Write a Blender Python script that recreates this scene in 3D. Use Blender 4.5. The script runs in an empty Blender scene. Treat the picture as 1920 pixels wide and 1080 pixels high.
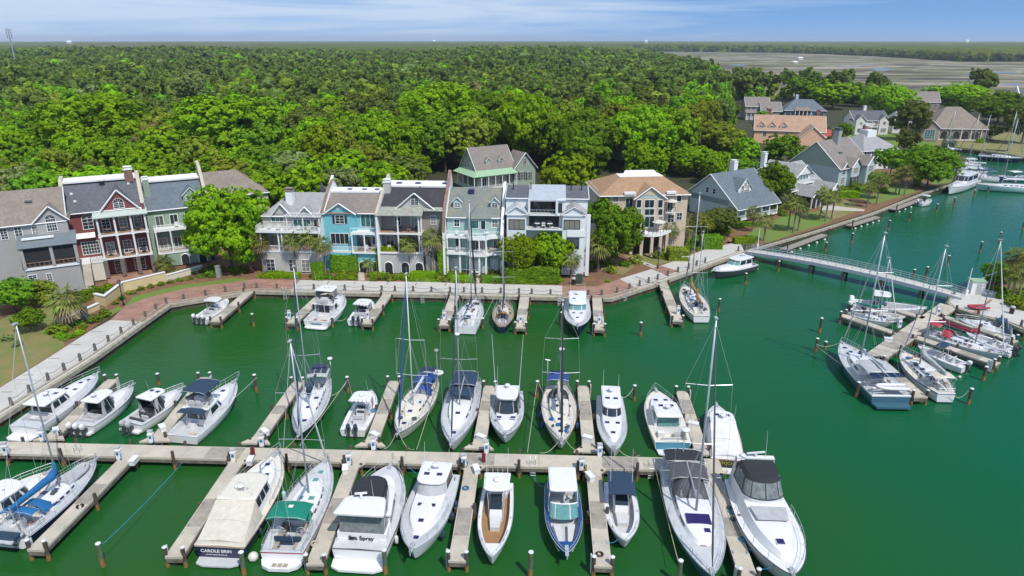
import bpy,bmesh,math,random
import numpy as np
from mathutils import Vector,Matrix,geometry
C = bpy.context.scene.collection
SC = bpy.context.scene
# ------------------------------------------------------------------ camera
CAM_H = 40.0; FPX = 1280.0; PITCH = math.atan(465 / 1280)
cam_d = bpy.data.cameras.new('camera'); cam = bpy.data.objects.new('camera',cam_d); C.objects.link(cam)
cam.location = (0,0,CAM_H); cam.rotation_euler = (math.pi / 2 - PITCH,0,0)
cam_d.sensor_width = 36.0; cam_d.lens = 36.0 * FPX / 1920; cam_d.clip_start = 0.5; cam_d.clip_end = 60000
SC.camera = cam
# ------------------------------------------------------------------ light
SUN_EL = math.radians(54); SUN_AZ = math.radians(146)      # azimuth clockwise from +Y: the sun stands behind the camera to the right
sun_d = bpy.data.lights.new('sun','SUN'); sun_d.energy = 3.9; sun_d.angle = math.radians(0.5); sun_d.color = (1.0,0.955,0.88)
sun = bpy.data.objects.new('sun',sun_d); C.objects.link(sun)
sdir = Vector((math.sin(SUN_AZ) * math.cos(SUN_EL),math.cos(SUN_AZ) * math.cos(SUN_EL),math.sin(SUN_EL)))
sun.rotation_euler = sdir.to_track_quat('Z','Y').to_euler()
W = bpy.data.worlds.new('World'); SC.world = W; W.use_nodes = True
nt = W.node_tree; nt.nodes.clear()
def nn(t,kind,**kw):
 n = t.nodes.new(kind)
 for k,v in kw.items():
  if hasattr(n,k): setattr(n,k,v)
  else: n.inputs[k].default_value = v
 return n
wo = nn(nt,'ShaderNodeOutputWorld'); bg = nn(nt,'ShaderNodeBackground'); bg.inputs['Strength'].default_value = 0.15
sky = nn(nt,'ShaderNodeTexSky',sky_type='NISHITA',sun_disc=False,sun_elevation=SUN_EL,sun_rotation=SUN_AZ)
sky.air_density = 1.0; sky.dust_density = 0.3; sky.ozone_density = 2.5
tc = nn(nt,'ShaderNodeTexCoord'); sep = nn(nt,'ShaderNodeSeparateXYZ'); nt.links.new(tc.outputs['Generated'],sep.inputs[0])
mz = nn(nt,'ShaderNodeMath',operation='MULTIPLY_ADD'); nt.links.new(sep.outputs['Z'],mz.inputs[0]); mz.inputs[1].default_value = 1.0; mz.inputs[2].default_value = 0.26
cmb = nn(nt,'ShaderNodeCombineXYZ'); nt.links.new(sep.outputs['X'],cmb.inputs[0]); nt.links.new(sep.outputs['Y'],cmb.inputs[1]); nt.links.new(mz.outputs[0],cmb.inputs[2])
nrm = nn(nt,'ShaderNodeVectorMath',operation='NORMALIZE'); nt.links.new(cmb.outputs[0],nrm.inputs[0]); nt.links.new(nrm.outputs[0],sky.inputs[0])
mp = nn(nt,'ShaderNodeMapping'); mp.inputs['Scale'].default_value = (1.6,1.0,24.0); mp.inputs['Rotation'].default_value = (0.0,math.radians(2.0),0)
mp.inputs['Location'].default_value = (5.4,0.0,2.1)
nt.links.new(tc.outputs['Generated'],mp.inputs[0])
cn = nn(nt,'ShaderNodeTexNoise'); cn.inputs['Scale'].default_value = 1.6; cn.inputs['Detail'].default_value = 7; cn.inputs['Roughness'].default_value = 0.55; cn.inputs['Distortion'].default_value = 0.35
nt.links.new(mp.outputs[0],cn.inputs['Vector'])
lx = nn(nt,'ShaderNodeMath',operation='MULTIPLY_ADD'); nt.links.new(sep.outputs['X'],lx.inputs[0]); lx.inputs[1].default_value = -0.30; nt.links.new(cn.outputs[0],lx.inputs[2])
cr = nn(nt,'ShaderNodeMapRange'); cr.inputs[1].default_value = 0.40; cr.inputs[2].default_value = 0.66; cr.inputs[3].default_value = 0.0; cr.inputs[4].default_value = 0.85
nt.links.new(lx.outputs[0],cr.inputs[0])
hz = nn(nt,'ShaderNodeMapRange'); hz.inputs[1].default_value = 0.0; hz.inputs[2].default_value = 0.035; hz.inputs[3].default_value = 0.12; hz.inputs[4].default_value = 0.0
nt.links.new(sep.outputs['Z'],hz.inputs[0])
mxm = nn(nt,'ShaderNodeMath',operation='MAXIMUM'); nt.links.new(cr.outputs[0],mxm.inputs[0]); nt.links.new(hz.outputs[0],mxm.inputs[1])
mix = nn(nt,'ShaderNodeMixRGB'); mix.inputs[2].default_value = (3.9,4.6,5.6,1)
nt.links.new(mxm.outputs[0],mix.inputs[0]); sat = nn(nt,'ShaderNodeHueSaturation'); sat.inputs['Saturation'].default_value = 1.2; sat.inputs['Value'].default_value = 1.0; nt.links.new(sky.outputs[0],sat.inputs['Color']); nt.links.new(sat.outputs[0],mix.inputs[1]); nt.links.new(mix.outputs[0],bg.inputs[0]); nt.links.new(bg.outputs[0],wo.inputs[0])
SC.view_settings.view_transform = 'Standard'; SC.view_settings.look = 'None'; SC.view_settings.exposure = 0.17; SC.view_settings.gamma = 1.0
SC.cycles.max_bounces = 6; SC.cycles.diffuse_bounces = 3; SC.cycles.glossy_bounces = 2; SC.cycles.transmission_bounces = 3; SC.cycles.transparent_max_bounces = 6; SC.cycles.volume_bounces = 0
SC.cycles.sample_clamp_indirect = 4.0
# ------------------------------------------------------------------ geometry helpers
CA,SA = math.cos(PITCH),math.sin(PITCH)
def at(px,py,z=0.0):
 v = 540 - py; t = (z - CAM_H) / (-SA * FPX + CA * v)
 return Vector(((px - 960) * t,(CA * FPX + SA * v) * t,z))
def proj(p):
 d = p[1] * CA - (p[2] - CAM_H) * SA; u = p[1] * SA + (p[2] - CAM_H) * CA
 return 960 + p[0] / d * FPX,540 - u / d * FPX,d
def height_at(p,toppy):
 lo,hi = p[2],90.0
 for _ in range(40):
  m = (lo + hi) / 2
  if proj((p[0],p[1],m))[1] > toppy: lo = m
  else: hi = m
 return lo
def link(o,parent=None):
 C.objects.link(o)
 if parent is not None: o.parent = parent
 return o
def tag(o,label=None,cat=None,group=None,kind=None):
 if label: o['label'] = label
 if cat: o['category'] = cat
 if group: o['group'] = group
 if kind: o['kind'] = kind
 return o
def empty(name,loc=(0,0,0),rz=0.0,label=None,cat=None,group=None):
 o = bpy.data.objects.new(name,None); C.objects.link(o)
 o.location = loc; o.rotation_euler = (0,0,rz); o.empty_display_size = 0.2
 return tag(o,label,cat,group)
def copy_tree(o,parent=None):
 c = o.copy(); C.objects.link(c)
 if parent is not None: c.parent = parent
 for ch in list(o.children): copy_tree(ch,c)
 return c
class MB:
 def __init__(s): s.v = []; s.f = []; s.m = []; s.mi = 0; s.sm = []; s.smooth = False
 def add(s,vs,fs):
  o = len(s.v); s.v += [tuple(v) for v in vs]
  for f in fs: s.f.append([i + o for i in f]); s.m.append(s.mi); s.sm.append(s.smooth)
  return s
 def box(s,x0,x1,y0,y1,z0,z1):
  return s.add([(x0,y0,z0),(x1,y0,z0),(x1,y1,z0),(x0,y1,z0),(x0,y0,z1),(x1,y0,z1),(x1,y1,z1),(x0,y1,z1)],
 [(3,2,1,0),(4,5,6,7),(0,1,5,4),(1,2,6,5),(2,3,7,6),(3,0,4,7)])
 def cbox(s,c,d,rz=0.0):
  cs,sn = math.cos(rz),math.sin(rz); vs = []
  for dz in (-.5,.5):
   for dx,dy in ((-.5,-.5),(.5,-.5),(.5,.5),(-.5,.5)):
    x,y = dx*d[0],dy*d[1]; vs.append((c[0]+x*cs-y*sn,c[1]+x*sn+y*cs,c[2]+dz*d[2]))
  return s.add(vs,[(3,2,1,0),(4,5,6,7),(0,1,5,4),(1,2,6,5),(2,3,7,6),(3,0,4,7)])
 def quad(s,*p): return s.add(p,[tuple(range(len(p)))])
 def prism(s,poly,z0,z1):
  n = len(poly); vs = [(p[0],p[1],z0) for p in poly] + [(p[0],p[1],z1) for p in poly]
  tris = geometry.tessellate_polygon([[Vector((p[0],p[1],0)) for p in poly]])
  area = sum(poly[i][0]*poly[(i+1)%n][1]-poly[(i+1)%n][0]*poly[i][1] for i in range(n))
  fs = []
  for t in tris:
   a,b,c = [poly[i] for i in t]
   up = ((b[0]-a[0])*(c[1]-a[1])-(b[1]-a[1])*(c[0]-a[0])) > 0
   t = tuple(t) if up else tuple(reversed(t))
   fs.append(tuple(i+n for i in t)); fs.append(tuple(reversed(t)))
  for i in range(n):
   j = (i+1) % n
   fs.append((i,j,j+n,i+n) if area > 0 else (j,i,i+n,j+n))
  return s.add(vs,fs)
 def tube(s,pts,r,n=5,closed=False,r1=None):
  pts = [Vector(p) for p in pts]; m = len(pts); vs = []; fs = []
  for i,p in enumerate(pts):
   if closed: d = pts[(i+1) % m] - pts[i-1]
   else: d = pts[min(i+1,m-1)] - pts[max(i-1,0)]
   if d.length < 1e-9: d = Vector((0,0,1))
   d.normalize(); a = d.cross(Vector((0,0,1)))
   if a.length < 0.05: a = d.cross(Vector((1,0,0)))
   a.normalize(); b = d.cross(a)
   rr = r if r1 is None else r + (r1 - r) * i / max(1,m - 1)
   if isinstance(r,(list,tuple)): rr = r[i]
   for k in range(n):
    q = 2*math.pi*k/n; vs.append(p + a*math.cos(q)*rr + b*math.sin(q)*rr)
  for i in range(m if closed else m-1):
   for k in range(n):
    k2 = (k+1) % n; j = (i+1) % m
    fs.append((i*n+k,i*n+k2,j*n+k2,j*n+k))
  if not closed: fs.append(tuple(range(n-1,-1,-1))); fs.append(tuple((m-1)*n+k for k in range(n)))
  return s.add(vs,fs)
 def cyl(s,c,r,z0,z1,n=10,r1=None):
  return s.tube([(c[0],c[1],z0),(c[0],c[1],z1)],r,n,r1=r1)
 def lathe(s,c,prof,n=12):
  vs = []; fs = []; m = len(prof)
  for r,z in prof:
   for k in range(n):
    q = 2*math.pi*k/n; vs.append((c[0]+r*math.cos(q),c[1]+r*math.sin(q),c[2]+z))
  for i in range(m-1):
   for k in range(n):
    k2 = (k+1) % n; fs.append((i*n+k,i*n+k2,(i+1)*n+k2,(i+1)*n+k))
  return s.add(vs,fs)
 def ball(s,c,rx,ry,rz,n=10,m=6):
  prof = []
  vs = [(c[0],c[1],c[2]-rz)]; fs = []
  for i in range(1,m):
   a = -math.pi/2+math.pi*i/m
   for k in range(n):
    q = 2*math.pi*k/n; vs.append((c[0]+rx*math.cos(a)*math.cos(q),c[1]+ry*math.cos(a)*math.sin(q),c[2]+rz*math.sin(a)))
  vs.append((c[0],c[1],c[2]+rz))
  for k in range(n):
   k2 = (k+1) % n; fs.append((0,1+k2,1+k)); fs.append((len(vs)-1,1+(m-2)*n+k,1+(m-2)*n+k2))
   for i in range(m-2): fs.append((1+i*n+k,1+i*n+k2,1+(i+1)*n+k2,1+(i+1)*n+k))
  return s.add(vs,fs)
 def loft(s,rings,closed=True,cap0=False,cap1=False):
  n = len(rings[0]); vs = [p for r in rings for p in r]; fs = []
  for i in range(len(rings)-1):
   for k in range(n if closed else n-1):
    k2 = (k+1) % n; fs.append((i*n+k,i*n+k2,(i+1)*n+k2,(i+1)*n+k))
  if cap0: fs.append(tuple(range(n-1,-1,-1)))
  if cap1: fs.append(tuple((len(rings)-1)*n+k for k in range(n)))
  return s.add(vs,fs)
 def mat(s,i): s.mi = i; return s
 def build(s,name,mats,parent=None,loc=None):
  me = bpy.data.meshes.new(name); me.from_pydata(s.v,[],s.f)
  if not isinstance(mats,(list,tuple)): mats = [mats]
  for m in mats: me.materials.append(m)
  me.polygons.foreach_set('material_index',s.m)
  me.polygons.foreach_set('use_smooth',s.sm)
  me.update(); o = bpy.data.objects.new(name,me); link(o,parent)
  if loc is not None: o.location = loc
  return o
# ------------------------------------------------------------------ materials
_mats = {}
def mat(name,col,rough=0.6,metal=0.0,var=0.12,scale=3.0,bump=0.0,spec=0.5,dark=None,bscale=None,stretch=None,coat=0.0):
 if name in _mats: return _mats[name]
 m = bpy.data.materials.new(name); m.use_nodes = True; t = m.node_tree
 b = t.nodes['Principled BSDF']; b.inputs['Roughness'].default_value = rough; b.inputs['Metallic'].default_value = metal
 b.inputs['Specular IOR Level'].default_value = spec; b.inputs['Coat Weight'].default_value = coat
 co = nn(t,'ShaderNodeTexCoord'); src = co.outputs['Object']
 if stretch:
  mpn = nn(t,'ShaderNodeMapping'); mpn.inputs['Scale'].default_value = stretch; t.links.new(src,mpn.inputs[0]); src = mpn.outputs[0]
 nz = nn(t,'ShaderNodeTexNoise'); nz.inputs['Scale'].default_value = scale; nz.inputs['Detail'].default_value = 5; nz.inputs['Roughness'].default_value = 0.65
 t.links.new(src,nz.inputs['Vector'])
 mr = nn(t,'ShaderNodeMapRange'); mr.inputs[1].default_value = 0.32; mr.inputs[2].default_value = 0.68; t.links.new(nz.outputs[0],mr.inputs[0])
 mx = nn(t,'ShaderNodeMixRGB'); mx.inputs[1].default_value = (*col,1)
 d = dark if dark else tuple(c * (1 - 2 * var) for c in col); mx.inputs[2].default_value = (*d,1)
 t.links.new(mr.outputs[0],mx.inputs[0]); t.links.new(mx.outputs[0],b.inputs['Base Color'])
 if bump:
  bn = nn(t,'ShaderNodeTexNoise'); bn.inputs['Scale'].default_value = bscale or scale * 4; bn.inputs['Detail'].default_value = 4; t.links.new(src,bn.inputs['Vector'])
  bp = nn(t,'ShaderNodeBump'); bp.inputs['Strength'].default_value = bump; bp.inputs['Distance'].default_value = 0.05
  t.links.new(bn.outputs[0],bp.inputs['Height']); t.links.new(bp.outputs[0],b.inputs['Normal'])
 _mats[name] = m; return m
def wave_mat(name,col,dark,scale,direction='X',rough=0.6,prof='SAW',bump=0.3,dist=0.0,thr=0.9,var=0.1,metal=0.0):
 if name in _mats: return _mats[name]
 m = mat(name,col,rough,metal,var,1.5); t = m.node_tree; b = t.nodes['Principled BSDF']
 w = nn(t,'ShaderNodeTexWave',wave_type='BANDS',bands_direction=direction,wave_profile=prof); w.inputs['Scale'].default_value = scale; w.inputs['Distortion'].default_value = dist
 co = nn(t,'ShaderNodeTexCoord'); t.links.new(co.outputs['Object'],w.inputs['Vector'])
 r = nn(t,'ShaderNodeMapRange'); r.inputs[1].default_value = thr; r.inputs[2].default_value = min(1.0,thr + 0.08); t.links.new(w.outputs['Fac'],r.inputs[0])
 old = b.inputs['Base Color'].links[0].from_socket; mx = nn(t,'ShaderNodeMixRGB'); mx.inputs[2].default_value = (*dark,1)
 t.links.new(r.outputs[0],mx.inputs[0]); t.links.new(old,mx.inputs[1]); t.links.new(mx.outputs[0],b.inputs['Base Color'])
 return m
def brick_mat(name,c1,c2,mortar,bw,bh,rough=0.85,msize=0.012,coord='Object'):
 if name in _mats: return _mats[name]
 m = bpy.data.materials.new(name); m.use_nodes = True; t = m.node_tree; b = t.nodes['Principled BSDF']; b.inputs['Roughness'].default_value = rough
 co = nn(t,'ShaderNodeTexCoord'); br = nn(t,'ShaderNodeTexBrick'); br.inputs['Scale'].default_value = 1.0
 br.inputs['Color1'].default_value = (*c1,1); br.inputs['Color2'].default_value = (*c2,1); br.inputs['Mortar'].default_value = (*mortar,1)
 br.inputs['Brick Width'].default_value = bw; br.inputs['Row Height'].default_value = bh; br.inputs['Mortar Size'].default_value = msize
 t.links.new(co.outputs[coord],br.inputs['Vector'])
 nz = nn(t,'ShaderNodeTexNoise'); nz.inputs['Scale'].default_value = 0.6; nz.inputs['Detail'].default_value = 4; t.links.new(co.outputs[coord],nz.inputs['Vector'])
 mr = nn(t,'ShaderNodeMapRange'); mr.inputs[1].default_value = 0.3; mr.inputs[2].default_value = 0.7; mr.inputs[3].default_value = 0.75; mr.inputs[4].default_value = 1.15; t.links.new(nz.outputs[0],mr.inputs[0])
 mu = nn(t,'ShaderNodeMixRGB',blend_type='MULTIPLY'); mu.inputs[0].default_value = 1.0; t.links.new(br.outputs['Color'],mu.inputs[1]); t.links.new(mr.outputs[0],mu.inputs[2])
 t.links.new(mu.outputs[0],b.inputs['Base Color']); _mats[name] = m; return m
def shingle_mat(name,c1,c2,c3=None):
 if name in _mats: return _mats[name]
 m = bpy.data.materials.new(name); m.use_nodes = True; t = m.node_tree; b = t.nodes['Principled BSDF']; b.inputs['Roughness'].default_value = 0.85; b.inputs['Specular IOR Level'].default_value = 0.25
 co = nn(t,'ShaderNodeTexCoord'); v = nn(t,'ShaderNodeTexVoronoi'); v.inputs['Scale'].default_value = 3.2; t.links.new(co.outputs['Object'],v.inputs['Vector'])
 mx = nn(t,'ShaderNodeMixRGB'); mx.inputs[1].default_value = (*c1,1); mx.inputs[2].default_value = (*c2,1)
 sp = nn(t,'ShaderNodeSeparateColor'); t.links.new(v.outputs['Color'],sp.inputs[0]); t.links.new(sp.outputs[0],mx.inputs[0])
 nz = nn(t,'ShaderNodeTexNoise'); nz.inputs['Scale'].default_value = 0.5; nz.inputs['Detail'].default_value = 4; t.links.new(co.outputs['Object'],nz.inputs['Vector'])
 mr = nn(t,'ShaderNodeMapRange'); mr.inputs[1].default_value = 0.35; mr.inputs[2].default_value = 0.65; mr.inputs[3].default_value = 0.0; mr.inputs[4].default_value = 0.5; t.links.new(nz.outputs[0],mr.inputs[0])
 m2 = nn(t,'ShaderNodeMixRGB'); m2.inputs[2].default_value = (*(c3 or tuple(c*.7 for c in c1)),1); t.links.new(mr.outputs[0],m2.inputs[0]); t.links.new(mx.outputs[0],m2.inputs[1])
 t.links.new(m2.outputs[0],b.inputs['Base Color']); _mats[name] = m; return m
M = {}
M['gel'] = mat('white_gelcoat',(.70,.70,.695),.28,var=.03,scale=.7,coat=.3)
M['gel2'] = mat('cream_gelcoat',(.66,.62,.53),.3,var=.05,scale=.9,coat=.2)
M['deck'] = mat('grey_white_nonskid',(.50,.52,.53),.6,var=.08,scale=1.5)
M['deckg'] = mat('grey_nonskid',(.42,.45,.47),.6,var=.08,scale=1.5)
M['navy'] = mat('navy_hull_paint',(.012,.018,.055),.2,var=.1,coat=.4)
M['blueh'] = mat('royal_blue_hull_paint',(.01,.07,.22),.2,var=.08,coat=.4)
M['slate'] = mat('slate_blue_hull_paint',(.05,.13,.18),.25,var=.08,coat=.3)
M['teal'] = mat('teal_blue_transom_paint',(.06,.25,.38),.3,var=.08)
M['aqua'] = mat('pale_aqua_hull_paint',(.42,.62,.62),.3,var=.06)
M['boot'] = mat('dark_boot_stripe',(.015,.02,.06),.35,var=.1)
M['red'] = mat('red_paint',(.35,.02,.02),.35,var=.1)
M['teak'] = wave_mat('teak_decking',(.36,.20,.09),(.12,.06,.03),4.0,'X',.6,thr=.8)
M['teakg'] = wave_mat('weathered_teak_decking',(.38,.32,.25),(.14,.11,.08),4.0,'X',.7,thr=.8)
M['glass'] = mat('tinted_boat_glass',(.02,.03,.04),.04,var=.1,spec=.8)
M['glassg'] = mat('pale_green_glass',(.12,.30,.28),.05,var=.15,spec=.8)
M['hatch'] = mat('smoked_hatch_acrylic',(.028,.02,.11),.08,var=.1)
M['steel'] = mat('stainless_steel',(.50,.52,.54),.5,metal=.4,var=.05)
M['alu'] = mat('mast_aluminium',(.40,.43,.47),.35,metal=.35,var=.08,scale=1)
M['whitep'] = mat('white_painted_mast',(.60,.62,.64),.3,var=.04)
M['black'] = mat('black_plastic',(.015,.015,.017),.35,var=.1)
M['dgrey'] = mat('dark_grey_plastic',(.06,.065,.07),.4,var=.1)
M['cush'] = mat('pale_grey_upholstery',(.55,.55,.55),.7,var=.08,scale=4)
M['tan'] = mat('tan_upholstery',(.52,.38,.22),.7,var=.1,scale=4)
def canvas(n,c): return mat(n,c,.85,var=.10,scale=2.0,bump=.25,bscale=5)
M['cnavy'] = canvas('navy_canvas',(.018,.045,.085)); M['cblue'] = canvas('bright_blue_canvas',(.01,.13,.32))
M['cblue2'] = canvas('deep_blue_canvas',(.02,.06,.22)); M['cgreen'] = canvas('green_canvas',(.0,.20,.13))
M['cgrey'] = canvas('charcoal_canvas',(.075,.08,.088)); M['cblack'] = canvas('black_canvas',(.022,.024,.03))
M['ccream'] = canvas('cream_canvas',(.58,.54,.45)); M['cwhite'] = canvas('white_canvas',(.68,.68,.67))
M['cred'] = canvas('faded_red_canvas',(.38,.04,.06)); M['ctan'] = canvas('tan_canvas',(.33,.17,.06)); M['clgrey'] = canvas('light_grey_canvas',(.42,.43,.44))
M['rope'] = mat('pale_mooring_rope',(.52,.48,.38),.9,var=.15,scale=9); M['ropeb'] = mat('blue_mooring_rope',(.03,.25,.42),.9,var=.15,scale=9)
M['ropey'] = mat('yellow_hose',(.5,.42,.06),.6,var=.1)
M['solar'] = mat('solar_panel',(.012,.02,.06),.12,var=.2,scale=6)
M['vinyl'] = mat('clear_vinyl_window',(.22,.24,.24),.08,var=.25,scale=2)
# ------------------------------------------------------------------ water and land
ZQ = 1.2                                                    # level of quays and docks above the water
def struct(name,b,m,kind='structure'):
 return tag(b.build(name,m),kind=kind)
def px(pts,z=ZQ): return [tuple(at(x,y,z)[:2]) for x,y in pts]
def water_material():
 m = bpy.data.materials.new('harbour_water'); m.use_nodes = True; t = m.node_tree; b = t.nodes['Principled BSDF']
 b.inputs['Roughness'].default_value = 0.04; b.inputs['IOR'].default_value = 1.33; b.inputs['Specular IOR Level'].default_value = 0.26
 co = nn(t,'ShaderNodeTexCoord'); o = co.outputs['Object']
 n1 = nn(t,'ShaderNodeTexNoise'); n1.inputs['Scale'].default_value = 0.022; n1.inputs['Detail'].default_value = 3; t.links.new(o,n1.inputs['Vector'])
 r1 = nn(t,'ShaderNodeMapRange'); r1.inputs[1].default_value = .36; r1.inputs[2].default_value = .64; t.links.new(n1.outputs[0],r1.inputs[0])
 mx = nn(t,'ShaderNodeMixRGB'); mx.inputs[1].default_value = (.005,.084,.021,1); mx.inputs[2].default_value = (.020,.076,.007,1)  # yellow-green patches in the base colour stand in for tree reflections
 t.links.new(r1.outputs[0],mx.inputs[0])
 sp = nn(t,'ShaderNodeSeparateXYZ'); t.links.new(o,sp.inputs[0])             # clearer, bluer water towards the open channel
 r2 = nn(t,'ShaderNodeMapRange'); r2.inputs[1].default_value = 5.0; r2.inputs[2].default_value = 75.0; t.links.new(sp.outputs['X'],r2.inputs[0])
 m2 = nn(t,'ShaderNodeMixRGB'); m2.inputs[2].default_value = (.004,.090,.040,1); t.links.new(r2.outputs[0],m2.inputs[0]); t.links.new(mx.outputs[0],m2.inputs[1])
 t.links.new(m2.outputs[0],b.inputs['Base Color'])
 mp = nn(t,'ShaderNodeMapping'); mp.inputs['Rotation'].default_value = (0,0,math.radians(-12)); mp.inputs['Scale'].default_value = (.55,1.25,1); t.links.new(o,mp.inputs[0])
 wa = nn(t,'ShaderNodeTexNoise'); wa.inputs['Scale'].default_value = 1.5; wa.inputs['Detail'].default_value = 4; wa.inputs['Roughness'].default_value = .6; wa.inputs['Distortion'].default_value = .5
 t.links.new(mp.outputs[0],wa.inputs['Vector'])
 wb = nn(t,'ShaderNodeTexNoise'); wb.inputs['Scale'].default_value = .35; wb.inputs['Detail'].default_value = 2; t.links.new(mp.outputs[0],wb.inputs['Vector'])
 ad = nn(t,'ShaderNodeMath',operation='ADD'); t.links.new(wa.outputs[0],ad.inputs[0]); t.links.new(wb.outputs[0],ad.inputs[1])
 bp = nn(t,'ShaderNodeBump'); bp.inputs['Strength'].default_value = .5; bp.inputs['Distance'].default_value = .11
 t.links.new(ad.outputs[0],bp.inputs['Height']); t.links.new(bp.outputs[0],b.inputs['Normal'])
 r3 = nn(t,'ShaderNodeMapRange'); r3.inputs[1].default_value = .4; r3.inputs[2].default_value = .62; r3.inputs[3].default_value = .03; r3.inputs[4].default_value = .13; n3 = nn(t,'ShaderNodeTexNoise'); n3.inputs['Scale'].default_value = .06; n3.inputs['Detail'].default_value = 4; t.links.new(mp.outputs[0],n3.inputs['Vector']); t.links.new(n3.outputs[0],r3.inputs[0]); t.links.new(r3.outputs[0],b.inputs['Roughness'])
 return m
b = MB(); b.quad((-400,-60,0),(700,-60,0),(700,700,0),(-400,700,0)); struct('water',b,water_material())
QL = [(-64.0,20.0),(-55.8,65.1)] + px([(180,671),(320,571.5),(476,546.5),(1147,560.5),(1230,534),(1400,472)])
BANK = px([(1520,438),(1640,400),(1735,362),(1786,346)]) + px([(1796,328),(1775,305),(1762,285),(1757,275),(1830,283),(1925,298),(2300,340)])
land = [(-64,-60)] + QL + BANK
outer = land + [(9000,260),(9000,14000),(-9000,14000),(-9000,-60)]
M['soil'] = mat('pine_straw_mulch',(.24,.115,.055),.95,var=.22,scale=1.2,bump=.5,dark=(.11,.07,.035))
M['lawn'] = mat('lawn_grass',(.105,.165,.025),.95,var=.2,scale=.35,bump=.5,dark=(.22,.17,.065),bscale=6)
M['lawng'] = mat('green_lawn',(.10,.21,.02),.95,var=.2,scale=.3,bump=.4,dark=(.15,.17,.035),bscale=6)
M['lawnd'] = mat('dry_lawn',(.26,.20,.085),.95,var=.2,scale=.4,bump=.4,dark=(.13,.16,.035),bscale=6)
M['floor'] = mat('forest_floor',(.055,.06,.02),.95,var=.3,scale=.15)
M['conc'] = mat('weathered_concrete',(.45,.41,.34),.85,var=.12,scale=.8,bump=.2,dark=(.30,.27,.22))
M['concp'] = mat('pale_promenade_concrete',(.52,.50,.46),.85,var=.09,scale=.5,bump=.1)
M['cap'] = mat('tabby_cap_concrete',(.42,.38,.30),.9,var=.25,scale=1.6,bump=.3,dark=(.22,.20,.15))
M['algae'] = mat('wet_algae_concrete',(.10,.085,.045),.7,var=.4,scale=1.2)
M['paver'] = brick_mat('red_brick_paving',(.38,.20,.14),(.29,.15,.11),(.25,.18,.14),.42,.2,msize=.02)
M['pathc'] = mat('garden_path_concrete',(.50,.45,.38),.9,var=.12,scale=1.0)
b = MB(); tri = geometry.tessellate_polygon([[Vector((x,y,0)) for x,y in outer]])
vs = [(x,y,ZQ - .03) for x,y in outer]
fs = []
for t in tri:
 a,c,d = [outer[i] for i in t]; up = (c[0]-a[0])*(d[1]-a[1])-(c[1]-a[1])*(d[0]-a[0]) > 0
 fs.append(t if up else tuple(reversed(t)))
b.add(vs,fs); struct('ground',b,M['floor'])
def sheet(name,pts,z,m,raw=False):
 b = MB(); p = pts if raw else px(pts,z); tri = geometry.tessellate_polygon([[Vector((x,y,0)) for x,y in p]]); fs = []
 for t in tri:
  a,c,d = [p[i] for i in t]; up = (c[0]-a[0])*(d[1]-a[1])-(c[1]-a[1])*(d[0]-a[0]) > 0
  fs.append(t if up else tuple(reversed(t)))
 b.add([(x,y,z) for x,y in p],fs); return struct(name,b,m)
def offset_line(pts,d):
 out = []
 for i,p in enumerate(pts):
  a = Vector(pts[max(i-1,0)]).to_2d() if i else Vector(p).to_2d(); q = Vector(p).to_2d(); c = Vector(pts[min(i+1,len(pts)-1)]).to_2d()
  n1 = (q - a); n2 = (c - q)
  if n1.length < 1e-6: n1 = n2
  if n2.length < 1e-6: n2 = n1
  n1 = Vector((-n1.y,n1.x)).normalized(); n2 = Vector((-n2.y,n2.x)).normalized(); n = (n1 + n2)
  n = n / max(.3,n.length ** 2) * 2
  out.append((q.x + n.x * d,q.y + n.y * d))
 return out
def strip_prism(b,line,d0,d1,z0,z1):
 A = offset_line(line,d0); B = offset_line(line,d1)
 for i in range(len(A)-1): b.prism([A[i],A[i+1],B[i+1],B[i]],z0,z1)
b = MB(); strip_prism(b,QL,0.0,.55,ZQ - .5,ZQ + .02); sw = b.build('cap',M['cap'])
root = empty('seawall',(0,0,0),0,'long concrete seawall with a broad tabby cap around the inner marina basin','seawall')
sw.parent = root
b = MB(); strip_prism(b,QL,.22,.5,-1.5,ZQ - .5); b.build('wall',M['algae'],root)
b = MB(); strip_prism(b,QL,.9,1.15,ZQ + .02,ZQ + .14); b.build('kerb',M['cap'],root)
LB = [QL[-1]] + BANK[:4]
root = empty('seawall',(0,0,0),0,'narrow weathered bulkhead along the green lawns of the upper channel','seawall')
b = MB(); strip_prism(b,LB,0.0,.6,ZQ - .4,ZQ + .06); b.build('cap',M['cap'],root)
b = MB(); strip_prism(b,LB,.15,.5,-1.5,ZQ - .4); b.build('wall',M['algae'],root)
FB = BANK[3:]
root = empty('seawall',(0,0,0),0,'dark low bulkhead below the brick house across the side channel','seawall')
b = MB(); strip_prism(b,FB,0.0,.5,ZQ - .3,ZQ + .06); b.build('cap',M['algae'],root)
b = MB(); strip_prism(b,FB,.1,.5,-1.5,ZQ - .3); b.build('wall',M['algae'],root)
sheet('planting_bed',[(-260,900),(-140,640),(0,500),(140,520),(300,497),(480,480),(1100,500),(1240,452),(1400,452),(1470,440),(1700,370),(1760,330),(1700,280),(1600,330),(1400,400),(1240,400),(1100,440),(480,440),(0,430),(-500,470),(-600,900)][::-1] and
 [(-500,830),(0,731),(231,577),(268,560),(382,536),(480,523),(1054,536),(1117,537),(1221,505),(1387,453),(1415,463),(1520,432),(1640,395),(1760,345),(1740,300),(1600,320),(1390,390),(1240,420),(1100,450),(480,460),(300,470),(0,500),(-700,560)],ZQ - .02,M['soil'])
sheet('lawn',[(-500,800),(0,726),(122,648),(100,600),(60,575),(20,590),(0,600),(-400,640)],ZQ - .010,M['lawn'])
sheet('lawn',[(50,560),(110,610),(150,590),(120,565),(80,545)],ZQ - .012,M['lawnd'])
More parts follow.
